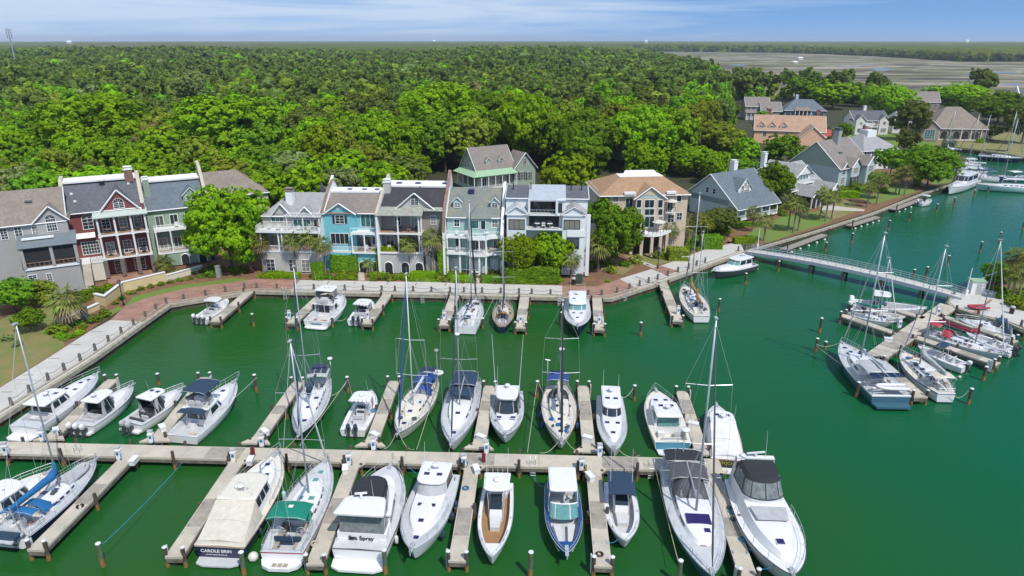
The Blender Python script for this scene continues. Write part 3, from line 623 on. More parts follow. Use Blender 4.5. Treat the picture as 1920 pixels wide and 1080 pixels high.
def shell(b,bot,top,z0,z1,cap=True):
 f0 = z0 if callable(z0) else (lambda x,y: z0); f1 = z1 if callable(z1) else (lambda x,y: z1); n = len(bot)
 vs = [(x,y,f0(x,y)) for x,y in bot] + [(x,y,f1(x,y)) for x,y in top]
 fs = [(i,(i+1) % n,n + (i+1) % n,n + i) for i in range(n)]
 b.add(vs,fs)
 if cap:
  sm = b.smooth; b.smooth = False; m = n // 2
  vt = vs[n:]; b.add(vt,[(k,k+1,n-2-k,n-1-k) if n-2-k != k+1 else (k,k+1,n-1-k) for k in range(m)]); b.smooth = sm
def panel(b,bot,top,z0,z1,v0,v1,i0,i1,off=.02,gap=.0):
 n = len(bot)
 f0 = z0 if callable(z0) else (lambda x,y: z0); f1 = z1 if callable(z1) else (lambda x,y: z1)
 def P(i,v):
  k = int(math.floor(i)) % n; fr = i - math.floor(i); k2 = (k+1) % n
  bx = bot[k][0]*(1-fr)+bot[k2][0]*fr; by = bot[k][1]*(1-fr)+bot[k2][1]*fr
  tx = top[k][0]*(1-fr)+top[k2][0]*fr; ty = top[k][1]*(1-fr)+top[k2][1]*fr
  return Vector((bx*(1-v)+tx*v,by*(1-v)+ty*v,f0(bx,by)*(1-v)+f1(tx,ty)*v))
 stops = [i0] + [k for k in range(int(math.floor(i0))+1,int(math.ceil(i1)))] + [i1]
 for a,c in zip(stops,stops[1:]):
  q = [P(a,v0),P(c,v0),P(c,v1),P(a,v1)]
  nr = (q[1]-q[0]).cross(q[3]-q[0]); nr.normalize()
  b.quad(*[p + nr * off for p in q])
def slab_top(root,name,m,y0,y1,w0,w1,z,th=.1,nose=.5,crown=.08,p=2.6,rows=None,back=.15):
 o = outline(y0,y1,w0,w1,nose,6,p,back); cx = (y0+y1)/2
 inn = [(x*.86,cx + (y-cx)*.9) for x,y in o]; b = MB(); b.smooth = True
 shell(b,o,o,z - th,z,cap=False); shell(b,o,inn,z,z + crown,cap=True)
 b.smooth = False; und = o[::-1]; n = len(und); k = n // 2
 vt = [(x,y,z - th) for x,y in und]; b.add(vt,[(i,i+1,n-2-i,n-1-i) if n-2-i != i+1 else (i,i+1,n-1-i) for i in range(k)])
 return b.build(name,m if not isinstance(m,str) else M[m],root)
def hatches(root,lst,m='hatch',name='deck_hatch'):
 for x,y,z,w,l in lst:
  b = MB(); b.box(x-w/2-.04,x+w/2+.04,y-l/2-.04,y+l/2+.04,z-.02,z+.03); hb = b.build(name,M['gel'],root)
  b = MB(); b.box(x-w/2,x+w/2,y-l/2,y+l/2,z+.02,z+.045); b.build('pane',M[m],hb)
def radar(root,x,y,z,r=.3,mast=.35,name='radar_dome'):
 b = MB(); b.smooth = True; b.cyl((x,y),.06,z,z+mast,6); b.lathe((x,y,z+mast),[(.001,-.02),(r*.9,0),(r,.08),(r*.9,.17),(r*.4,.22),(.001,.23)],12); return b.build(name,M['gel'],root)
def open_array(root,x,y,z,w=1.3,rz=.2):
 b = MB(); b.cyl((x,y),.12,z,z+.35,8); b.cbox((x,y,z+.42),(w,.14,.12),rz); return b.build('radar_array',M['gel'],root)
def antenna(root,x,y,z,L=2.2,dx=.0,dy=-.4,name='antenna',r=.018,m='gel'):
 b = MB(); b.tube([(x,y,z),(x+dx,y+dy,z+L)],r,4,r1=r*.5); return b.build(name,M[m],root)
def outboards(root,n,w,y,z,col='gel',sp=.75,sc=1.0,band='dgrey'):
 for i in range(n):
  x = (i - (n-1)/2) * sp
  e = empty('outboard',(x,y,z),0); e.parent = root
  b = MB(); b.smooth = True; s = sc
  pr = [(.001,.34),(.12,.36),(.22,.28),(.25,.08),(.23,-.1),(.17,-.22)]
  vs = []; n8 = 12
  for r,zz in pr:
   for k in range(n8):
    a = 2*math.pi*k/n8; vs.append((r*.78*math.cos(a)*s,(-.18 + r*1.35*math.sin(a) - zz*.12)*s,(zz+.35)*s))
  fs = [(i2*n8+k,(i2+1)*n8+k,(i2+1)*n8+(k+1) % n8,i2*n8+(k+1) % n8) for i2 in range(len(pr)-1) for k in range(n8)]
  b.add(vs,fs); b.build('cowling',M[col],e)
  b = MB(); b.box(-.1*s,.1*s,-.3*s,.02*s,-.75*s,.15*s); b.box(-.03*s,.03*s,-.55*s,-.05*s,-.8*s,-.55*s); b.build('leg',M[band],e)
  b = MB(); b.box(-.16*s,.16*s,-.05*s,.22*s,-.25*s,.1*s); b.build('bracket',M['dgrey'],e)
def fender(root,x,y,z,m='cnavy',L=.6,r=.13):
 b = MB(); b.smooth = True; b.lathe((x,y,z-L),[(.001,0),(r*.8,.05),(r,.15),(r,L-.15),(r*.7,L-.05),(.03,L),(.02,L+.35)],8); return b.build('fender',M[m],root)
def seat(root,x,y,z,w=.6,d=.55,m='cush',back=True,name='seat',rz=0):
 b = MB(); b.cbox((x,y,z+.22),(w,d,.44));
 if back: b.cbox((x,y-d/2+.06,z+.6),(w,.12,.5))
 return b.build(name,M[m],root)
def canopy(root,name,m,y0,y1,w,z,arch=.25,sag=.0,posts=True,legs=None,base=1.2,rows=6,droop=0.12,th=.03):
 b = MB(); b.smooth = True; nx = 8; vs = []
 for j in range(rows+1):
  y = y0 + (y1-y0)*j/rows; e = abs(2*j/rows-1); dz = -droop*e**3 + (.02 if j % 2 else 0)
  for i in range(nx+1):
   u = 2*i/nx-1; vs.append((w*u,y,z + arch*(1-abs(u)**2.4) + dz))
 fs = [(j*(nx+1)+i,j*(nx+1)+i+1,(j+1)*(nx+1)+i+1,(j+1)*(nx+1)+i) for j in range(rows) for i in range(nx)]
 b.add(vs,fs); b.add([(x,y,zz-th) for x,y,zz in vs],[tuple(reversed(f)) for f in fs])
 o = b.build(name,M[m],root)
 if posts:
  b = MB()
  for y,yb in ((y0+.05,y0+(y1-y0)*.35),(y1-.05,y0+(y1-y0)*.65),((y0+y1)/2,(y0+y1)/2)):
   b.tube([(-w*.97,yb,base),(-w,y,z-.02),(-w*.6,y,z+arch*.75-.05),(w*.6,y,z+arch*.75-.05),(w,y,z-.02),(w*.97,yb,base)],.022,4)
  b.build('canopy_frame',M['steel'],root)
 return o
def lettering(root,text,size,loc,rx=math.pi/2,rz=0.0,m='gel',name='lettering',bold=.0,sx=1.0):
 cu = bpy.data.curves.new(name,'FONT'); cu.body = text; cu.size = size; cu.align_x = 'CENTER'; cu.align_y = 'CENTER'; cu.extrude = .006; cu.offset = bold
 o = bpy.data.objects.new(name,cu); link(o,root); o.location = loc; o.rotation_euler = (rx,0,rz); o.scale = (sx,1,1); cu.materials.append(M[m])
 bpy.context.view_layer.update(); me = bpy.data.meshes.new_from_object(o.evaluated_get(bpy.context.evaluated_depsgraph_get())); n = bpy.data.objects.new(name,me); link(n,root); n.location = o.location; n.rotation_euler = o.rotation_euler; n.scale = o.scale; bpy.data.objects.remove(o); n.name = name; return n
def rope(a,c,sag=.4,m='rope',r=.035,label=None,n=9):
 a = Vector(a); c = Vector(c); b = MB()
 b.tube([(a.x+(c.x-a.x)*t,a.y+(c.y-a.y)*t,max(.05,a.z+(c.z-a.z)*t - sag*4*t*(1-t))) for t in [i/n for i in range(n+1)]],r,4)
 return tag(b.build('mooring_rope',M[m]),label,'rope')
def place(stern,bow,zs,zb):
 S = at(*stern,zs); Bw = at(*bow,zb); d = Bw - S; d.z = 0
 return S,d.length,math.atan2(d.y,d.x) - math.pi/2
def anchor(root,h,m='steel'):
 b = MB(); y = h.L; z = h.z(1)
 b.box(-.14,.14,y-.5,y+.45,z-.02,z+.07); b.tube([(0,y+.3,z+.1),(0,y+.55,z),(0,y+.55,z-.25)],.05,4); b.cbox((0,y-.45,z+.1),(.3,.25,.2)); return b.build('anchor',M[m],root)
def boat(label,stern,bow,beam,zs=1.1,zb=1.6,cat='motor boat',name='motor_boat',group=None,**hk):
 S,L,rz = place(stern,bow,zs,zb)
 root = empty(name,(S.x,S.y,0),rz,label,cat,group)
 d = dict(fs=zs,fb=zb); d.update(hk)
 return root,Hull(L,beam,**d)
def cabin_trunk(root,h,t0,t1,hh,wf=.72,m='gel',name='trunk_cabin',win=0,nose=.0,hat=(),taper=.9,wm='hatch',dark=None):
 n = 9; ts = [t0 + (t1-t0)*i/n for i in range(n+1)]; hb = []
 def cw(t): e = max(0,(t-t0)/(t1-t0)); return h.w(t)*wf*(1 - .55*e**5)
 right = [(cw(t),h.L*t) for t in ts]; o = right + [(cw(t1)*.5,h.L*t1+.12)] + [(-cw(t1)*.5,h.L*t1+.12)] + [(-x,y) for x,y in right[::-1]]
 yt0,yt1 = h.L*t0,h.L*t1; cy = yt0
 top = [(x*taper,cy + (y-cy)*.94) for x,y in o]
 zb = lambda x,y: h.z(min(1,y/h.L)) - .03
 def zt(x,y): e = max(0,min(1,(y-yt0)/(yt1-yt0))); return h.z(min(1,y/h.L)) + hh*(1-.55*e*e)
 b = MB(); b.smooth = True; shell(b,o,top,zb,zt,cap=False)
 b.smooth = True
 half = len(top)//2; vs = []
 for k in range(half):
  x,y = top[k]; z = zt(x,y); vs += [(x,y,z),(x*.5,y,z + abs(x)*.07),(0,y,z + abs(x)*.09),(-x*.5,y,z + abs(x)*.07),(-x,y,z)]
 b.add(vs,[(k*5+i,(k+1)*5+i,(k+1)*5+i+1,k*5+i+1) for k in range(half-1) for i in range(4)])
 ob = b.build(name,M[m],root)
 if win:
  for s in range(win):
   b = MB(); a = .8 + s * (n-2.5)/win; w_ = (n-2.5)/win*.62
   N_ = len(o)
   panel(b,o,top,zb,zt,.35,.78,a,a+w_,.012); panel(b,o,top,zb,zt,.35,.78,N_-1-a-w_,N_-1-a,.012)
   b.build('port_window',M[wm],ob)
 return ob,zt,cw
def sail_rig(root,h,ty,top,r=.11,m='alu',spread=(.38,.68),sw=1.6,boom=None,boomz=None,cover=None,furl='cwhite',bt=1.0,st=.0,rake=0.0,base=None,cb=.32,stays=True,name='mast',fore=True,back=True,lazy=False,dome=None,ftop=1.0,furl_r=.075):
 y = h.L * ty; z0 = base if base is not None else h.z(ty) + .3; H = top - z0
 def mp(k): return Vector((0,y - rake*k,z0 + H*k))
 b = MB(); b.smooth = True; r *= .8; b.tube([mp(0),mp(.5),mp(1)],r,8,r1=r*.7); mast = b.build(name,M[m],root)
 for k in spread:
  b = MB(); b.tube([(-sw*(1.15-k*.4),mp(k).y-.15,mp(k).z+.05),mp(k),(sw*(1.15-k*.4),mp(k).y-.15,mp(k).z+.05)],.028,4); b.build('spreader',M[m],mast)
 b = MB(); b.box(-.12,.12,mp(1).y-.35,mp(1).y+.15,mp(1).z,mp(1).z+.08); b.cyl((0,mp(1).y-.2),.015,top,top+.7,4); b.build('masthead',M['steel'],mast)
 if dome: b = MB(); q = mp(dome); b.smooth = True; b.lathe((0,q.y+.35,q.z),[(.001,-.02),(.26,0),(.3,.08),(.26,.18),(.001,.22)],10); b.build('radar_dome',M['gel'],mast)
 if stays:
  b = MB(); cw = h.w(ty-.02) - .08; w1 = sw*(1.15-spread[0]*.4)
  for s in (-1,1):
   pts = [(s*cw,y-.1,h.z(ty))] + [(s*sw*(1.15-k*.4),mp(k).y-.15,mp(k).z+.05) for k in spread] + [mp(.98)]
   b.tube(pts,.013,3); b.tube([(s*cw,y-.5,h.z(ty)),mp(spread[0])],.012,3); b.tube([(s*cw,y+.4,h.z(ty)),mp(spread[0])],.012,3)
  if back:
   for s in (-1,1): b.tube([(s*h.w(0)*.6,.1,h.z(0)),(0,y*.25,z0+H*.35),mp(.99)],.013,3)
  b.build('shrouds',M['steel'],mast)
 if fore:
  b = MB(); b.smooth = True; bowp = Vector((0,h.L*bt-.15,h.z(bt)+.15)); tp = mp(ftop*.985); b.tube([bowp.lerp(tp,.02),bowp.lerp(tp,.08),bowp.lerp(tp,.5),bowp.lerp(tp,.9),bowp.lerp(tp,.98)],[.03,furl_r*1.15,furl_r,furl_r*.6,.02],6); b.build('furled_headsail',M[furl],root)
 if boom:
  bz = boomz or z0 + 1.0; b = MB(); b.tube([(0,y-.1,bz),(0,y-boom,bz+.12)],.085,6); bo = b.build('boom',M[m],root)
  if cover:
   b = MB(); b.smooth = True; pts = []; rr = []
   for i in range(9): k = i/8; pts.append((.03*math.sin(i*2.1),y-.05-boom*.95*k,bz+.22+.12*k + (.45 if i == 0 else .08*(1-k)))); rr.append(cb*(1.0-.55*k) if i else cb*.75)
   b.tube(pts,rr,8)
   if cb > .2: b.tube([(0,y+.02,bz+.2),(0,y+.02,bz+1.5)],cb*.6,7,r1=.12)
   b.build('sail_cover',M[cover],bo)
  if lazy:
   b = MB();
   for s in (-.25,.25):
    for k in (.3,.6,.9): b.tube([(s,y-boom*k,bz+.3),(0,mp(.5).y,mp(.5).z)],.01,3)
   b.build('lazy_jacks',M['steel'],bo)
 return mast,mp
def wheel(root,x,y,z,r=.4):
 b = MB(); b.tube([(x+r*math.cos(a),y,z+.75+r*math.sin(a)) for a in [2*math.pi*i/12 for i in range(12)]],.025,4,closed=True)
 for i in range(3): a = math.pi*i/3; b.tube([(x-r*math.cos(a),y,z+.75-r*math.sin(a)),(x+r*math.cos(a),y,z+.75+r*math.sin(a))],.015,3)
 b.box(x-.1,x+.1,y-.02,y+.28,z,z+.8); return b.build('steering_wheel',M['steel'],root)
def dodger(root,y,w,z,m,L=1.3,hgt=.8,win=True):
 b = MB(); b.smooth = True; nx = 8; rows = [(0,hgt*.96),(-L*.35,hgt),(-L*.7,hgt)]
 front = (L*.45,.02); vs = []
 for yy,hh in [front] + rows:
  for i in range(nx+1):
   u = 2*i/nx-1; e = 1-abs(u)**3.2; vs.append((w*(1.0-.06*(hh > .3))*u,y+yy,z + (hh*(.25+.75*e) if hh > .3 else hh)))
 b.add(vs,[(j*(nx+1)+i,(j+1)*(nx+1)+i,(j+1)*(nx+1)+i+1,j*(nx+1)+i+1) for j in range(3) for i in range(nx)])
 for s in (0,nx):
  x = vs[s][0]; b.quad((x,y+L*.4,z),(x,y-L*.7,z),vs[3*(nx+1)+s],vs[(nx+1)+s])
 o = b.build('dodger',M[m],root)
 if win:
  b = MB();
  for a,c in ((1.2,3.6),(4.4,6.8)):
   q = []
   for i,v in ((a,.2),(c,.2),(c,.85),(a,.85)):
    k = int(i); f = i-k; P0 = Vector(vs[k]).lerp(Vector(vs[k+1]),f); P1 = Vector(vs[nx+1+k]).lerp(Vector(vs[nx+2+k]),f); p = P0.lerp(P1,v); q.append(p + Vector((0,.02,.02)))
   b.quad(*q)
  b.build('window',M['vinyl'],o)
 return o
def lifelines(root,h,t0=.02,t1=.9,hgt=.6):
 b = MB(); ts = [t0+(t1-t0)*i/7 for i in range(8)]
 for s in (-1,1):
  for k in (1,.5): b.tube([edge(h,t,s,.07,hgt*k) for t in ts],.012,3)
  for t in ts: b.tube([edge(h,t,s,.07,0),edge(h,t,s,.07,hgt)],.018,4)
 return b.build('lifelines',M['steel'],root)
def jumble(root,h,t0,t1,wf,z,n,cols,seed,name='deck_gear'):
 R = random.Random(seed)
 for i in range(n):
  t = R.uniform(t0,t1); x = R.uniform(-1,1)*h.w(t)*wf; b = MB(); k = R.random()
  zz = z if not callable(z) else z(x,h.L*t)
  if k < .4: b.lathe((x,h.L*t,zz),[(.14,0),(.12,.15),(.15,.2),(.001,.22)],8)
  elif k < .75: b.cbox((x,h.L*t,zz+.12),(R.uniform(.2,.6),R.uniform(.2,.5),.26),R.uniform(0,3))
  else: b.tube([(x+.2*math.cos(a),h.L*t+.2*math.sin(a),zz+.05) for a in [2*math.pi*j/8 for j in range(8)]],.05,4,closed=True)
  b.build(name,M[R.choice(cols)],root)
def dinghy(root,x,y,z,L=2.6,w=1.3,rz=0.0,m='clgrey',inner='deckg',name='dinghy',cover=None):
 e = empty(name,(x,y,z),rz); e.parent = root
 b = MB(); b.smooth = True; r = .19
 pts = [(w/2-r,-L/2,0)] + [(w/2-r,-L/2+L*.6*k/3,0) for k in (1,2,3)] + [(.38*w*math.cos(a)*.95,L*.1+L*.36*math.sin(a),.08*math.sin(a)) for a in (.5,1.0,1.57,2.14,2.64)] + [(-(w/2-r),-L/2+L*.6*k/3,0) for k in (3,2,1)] + [(-(w/2-r),-L/2,0)]
 b.tube(pts,r,8); b.build('tube',M[m],e)
 b = MB(); b.prism([(-w/2+.2,-L/2+.1),(w/2-.2,-L/2+.1),(w/2-.22,L*.15),(0,L*.4),(-w/2+.22,L*.15)],-.12,-.05 if not cover else .2); b.build('floor' if not cover else 'boat_cover',M[cover or inner],e)
 return e
# ------------------------------------------------------------------ boat families
def sedan(label,stern,bow,beam,zs=1.15,zb=1.8,side='gel',cab=(.27,.60),ch=1.55,cw=.76,rk=1.0,trunk=.84,th=.5,over=.9,cock=(.03,.25),hat=3,rail=.5,roofhat=2,stripe=None,boot='boot',plat=.8,cm='deck',wins=3,glass='glass',radar_=True,transom=None,roof='gel',enclosure=None,deckm='deck',mirrorcover=None,p=2.5,cat='motor boat',name='sedan_cruiser',tname=None,platm='gel',group=None,canopy_z=None,fend=2,fm='cnavy',wsgap=.35,toe='steel',pulpit=.6):
 root,h = boat(label,stern,bow,beam,zs,zb,cat,name,group=group,p=p)
 L = h.L; make_hull(root,h,side,stripe,boot); make_deck(root,h,deckm,cock,.35,cm); rub(root,h,toe)
 if rail: bow_rail(root,h,rail,.62,pulpit=pulpit)
 y0,y1 = L*cab[0],L*cab[1]; w = beam/2*cw; zr = h.z(cab[0]) + ch
 bot = outline(y0,y1,w,w*.93,1.1); top = outline(y0+.1,y1-rk,w*.86,w*.80,.7)
 zf = lambda x,y: h.z(y/L)-.03
 b = MB(); b.smooth = False; shell(b,bot,top,zf,zr); ca = b.build('cabin',M['gel'],root)
 for i0,i1 in [(4.6,8.6 - wsgap/2),(8.6 + wsgap/2,13.4 - wsgap/2),(13.4 + wsgap/2,17.4)]:
  b = MB(); panel(b,bot,top,zf,zr,.42,.93,i0,i1,.015); b.build('windscreen',M[glass if not mirrorcover else mirrorcover],ca)
 for s in range(wins):
  a,c = .2 + 3.9*s/wins,.2 + 3.9*(s+.86)/wins
  for i0,i1 in ((a,c),(22-c,22-a)): b = MB(); panel(b,bot,top,zf,zr,.40,.88,i0,i1,.012); b.build('side_window',M['glass'],ca)
 b = MB(); x = w*.8; b.quad((x,y0-.01,h.z(0)+.25),(-x,y0-.01,h.z(0)+.25),(-x*.9,y0+.07,zr-.12),(x*.9,y0+.07,zr-.12)); b.build('saloon_door',M['glass'],ca)
 slab_top(root,'hardtop',roof,y0-over,y1-rk+.25,w*.93,w*.88,zr+.1,.12,.9)
 if roofhat: hatches(root,[((-1)**i*w*.38,y0+(y1-rk-y0)*.62,zr+.17,.5,.42) for i in range(roofhat)])
 if trunk: tr,zt,cwid = cabin_trunk(root,h,cab[1]-.12,trunk,th,.70,wm='hatch')
 if hat:
  ts = [cab[1]+.06,cab[1]+.06,min(.9,(cab[1]+trunk)/2+.06),trunk+.03][:hat if hat > 2 else hat]
  xs = [-.55,.55,0,0]
  hatches(root,[(xs[i],L*t,zt(0,L*t)+.05 if t < trunk-.02 else h.z(t),.45,.42) for i,t in enumerate(ts)])
 if plat:
  b = MB(); o = [(-beam*.40,0.0),(-beam*.38,-plat*.75),(-beam*.25,-plat),(beam*.25,-plat),(beam*.38,-plat*.75),(beam*.40,0.0)]; b.prism(o,.18,.32); b.build('swim_platform',M[platm],root)
 if transom: b = MB(); r = h.ring(0); b.quad((-r[1][0]*.95,-.02,r[1][2]),(-r[3][0],-.02,r[3][2]+.1),(r[3][0],-.02,r[3][2]+.1),(r[1][0]*.95,-.02,r[1][2])); b.build('transom_panel',M[transom],root)
 if enclosure:      # canvas tent over the cockpit
  b = MB(); b.smooth = False; yb = .05; wb = beam/2*.93; zt_ = zr+.02; lo = zs + (.25)
  A_ = [(wb,yb,zs),(wb*.9,yb+.15,lo),(-wb*.9,yb+.15,lo),(-wb,yb,zs)]
  f = [(w*1.16,y0,h.z(cab[0])),(w*.93,y0-over*.2,zt_),(-w*.93,y0-over*.2,zt_),(-w*1.16,y0,h.z(cab[0]))]
  ring0 = [A_[0],A_[1],(0,yb+.15,lo+.18),A_[2],A_[3]]; ring1 = [f[0],f[1],(0,y0-over*.2,zt_+.12),f[2],f[3]]
  rings = []
  for i in range(7):
   k = i/6; rings.append([Vector(p0).lerp(Vector(p1),k) + Vector((0,0,(-.10*math.sin(math.pi*k) if j in (1,2,3) else 0))) for j,(p0,p1) in enumerate(zip(ring0,ring1))])
  b.loft([[tuple(v) for v in r] for r in rings],closed=False); b.quad(*ring0); en = b.build('cockpit_cover',M[enclosure],root)
  b = MB()
  for x in (-w*.35,w*.3): b.tube([(x,y0-over-.5,zt_-.5),(x+.02,y0-over-.52,zt_-.2)],.03,4)
  [b.tube([rings[k][1],rings[k][2]+Vector((0,0,.02)),rings[k][3]],.022,4) for k in (0,3,6)]; b.build('batten',M['clgrey'],en)
 if radar_: radar(root,0,y0+(y1-rk-y0)*.32,zr+.14)
 antenna(root,w*.75,y0+.3,zr+.1); antenna(root,-w*.75,y0+.3,zr+.1,1.6)
 b = MB(); b.box(-.35,.35,y0+.9,y0+1.0,zr+.3,zr+.36); b.cyl((.5,y0+1.2),.09,zr+.1,zr+.32,8); b.build('horn_and_lights',M['steel'],root)
 if cock and not enclosure:
  seat(root,0,.75+L*cock[0],.35,beam*.5,.55); seat(root,w*.6,L*cock[1]-.5,.35,.6,.6); b = MB(); b.box(-w*.75,-w*.3,L*cock[1]-.7,L*cock[1]-.15,.35,1.0); b.build('wet_bar',M['gel'],root)
 anchor(root,h)
 for i in range(fend): fender(root,h.w(.2+.22*i)*1.06,L*(.2+.22*i),h.z(.3)-.15,fm)
 return root,h,w,zr
def open_boat(label,stern,bow,beam,zs=.95,zb=1.45,side='gel',console=(.40,.52),top=None,topm='gel',tw=1.0,n=2,col='gel',band='dgrey',floor='deck',cock=(.08,.90),inset=.42,seats=True,topz=2.75,bowseat=None,stripe=None,rod=3,name='centre_console',cat='motor boat',p=2.2,radar_=False,towr=False,plat=0,sc=1.0,antennas=2,group=None,gun='gel',encl=False,topth=.07,curt=None,boot='boot'):
 root,h = boat(label,stern,bow,beam,zs,zb,cat,name,group=group,p=p,rake=.8)
 L = h.L; make_hull(root,h,side,stripe,boot); make_deck(root,h,gun,cock,.42,floor,inset); rub(root,h,'steel',.028)
 y0,y1 = L*console[0],L*console[1]; w = .52*tw
 b = MB(); b.add([(-w,y0,.42),(w,y0,.42),(w,y1,.42),(-w,y1,.42),(-w,y0,1.55),(w,y0,1.55),(w*.92,y1-.3,1.4),(-w*.92,y1-.3,1.4)],[(4,5,6,7),(0,1,5,4),(1,2,6,5),(2,3,7,6),(3,0,4,7)]); co = b.build('console',M['gel'],root)
 b = MB(); b.quad((-w*.95,y1-.35,1.42),(w*.95,y1-.35,1.42),(w*.9,y0+.05,2.1),(-w*.9,y0+.05,2.1)); b.quad((-w*.95,y1-.36,1.40),(-w*.9,y0+.04,2.08),(w*.9,y0+.04,2.08),(w*.95,y1-.36,1.40)); b.build('windscreen',M['glass'],co)
 b = MB(); b.box(-w*.8,w*.8,y0-.02,y0+.02,1.2,1.5); b.build('dashboard',M['dgrey'],co)
 if seats:
  b = MB(); b.box(-w,w,y0-1.25,y0-.75,.42,1.15); ls = b.build('leaning_post',M['gel'],root); b = MB(); b.box(-w*.95,w*.95,y0-1.28,y0-.72,1.15,1.28); b.box(-w*.95,w*.95,y0-1.34,y0-1.24,1.2,1.6); b.build('cushion',M['cush'],ls)
  b = MB(); b.add([(-w*.9,y1,.42),(w*.9,y1,.42),(w*.7,y1+1.3,.42),(-w*.7,y1+1.3,.42),(-w*.9,y1,.95),(w*.9,y1,.95),(w*.7,y1+1.3,.85),(-w*.7,y1+1.3,.85)],[(4,5,6,7),(0,1,5,4),(1,2,6,5),(2,3,7,6),(3,0,4,7)]); b.build('forward_seat',M['cush' if not bowseat else bowseat],root)
  b = MB(); b.box(-beam*.3,beam*.3,L*cock[0]+.05,L*cock[0]+.5,.42,.85); b.build('aft_seat',M['cush'],root)
 if top:
  t0,t1,ww = (list(top) + [beam/2*.8])[:3]
  if topm in ('gel',): slab_top(root,'hardtop',topm,L*t0,L*t1,ww,ww*.93,topz+.1,topth,.6)
  else: canopy(root,'canvas_top',topm,L*t0,L*t1,ww,topz,.14,posts=False,droop=.05)
  b = MB()
  for s in (-1,1):
   for ya,yb in ((y0-.35,L*t0+.35),(y1-.35,L*t1-.5)): b.tube([(s*(w+.06),ya,.42),(s*(w+.1),ya*.5+yb*.5,1.7),(s*ww*.72,yb,topz)],.035,5)
  b.build('top_frame',M['steel'],root)
  if encl:
   b = MB()
   for s in (-1,1): b.quad((s*w*1.25,y0-.3,1.2),(s*w*1.25,y1-.1,1.3),(s*ww*.8,L*t1-.4,topz),(s*ww*.8,L*t0+.5,topz))
   b.build('clear_curtain',M['vinyl'],root)
  for i in range(antennas): antenna(root,(-1)**i*ww*.8,L*(t0+t1)/2-.2,topz+.05,2.8,dy=-1.0)
  if rod:
   b = MB()
   for i in range(rod+2): x = -ww*.75+1.5*ww*i/(rod+1); b.tube([(x,L*t0+.02,topz-.1),(x,L*t0-.18,topz+.45)],.03,4)
   b.build('rod_holders',M['steel'],root)
  if radar_: radar(root,0,L*(t0+t1)/2,topz+.12,.3,.12)
 if n: outboards(root,n,.7,-.05,1.05,col,.78*sc,sc*1.05,band)
 if plat: b = MB(); b.box(-beam*.42,beam*.42,-plat,.02,.25,.42); b.build('swim_platform',M['gel'],root)
 bow_rail(root,h,.68,.16,.12,r=.02); b = MB();
 for s in (-1,1):
  for t in (.1,.5,.8): b.box(*(sorted((s*(h.w(t)-.1),s*(h.w(t)-.18)))),L*t-.12,L*t+.12,h.z(t),h.z(t)+.06)
 b.build('cleat',M['steel'],root)
 return root,h
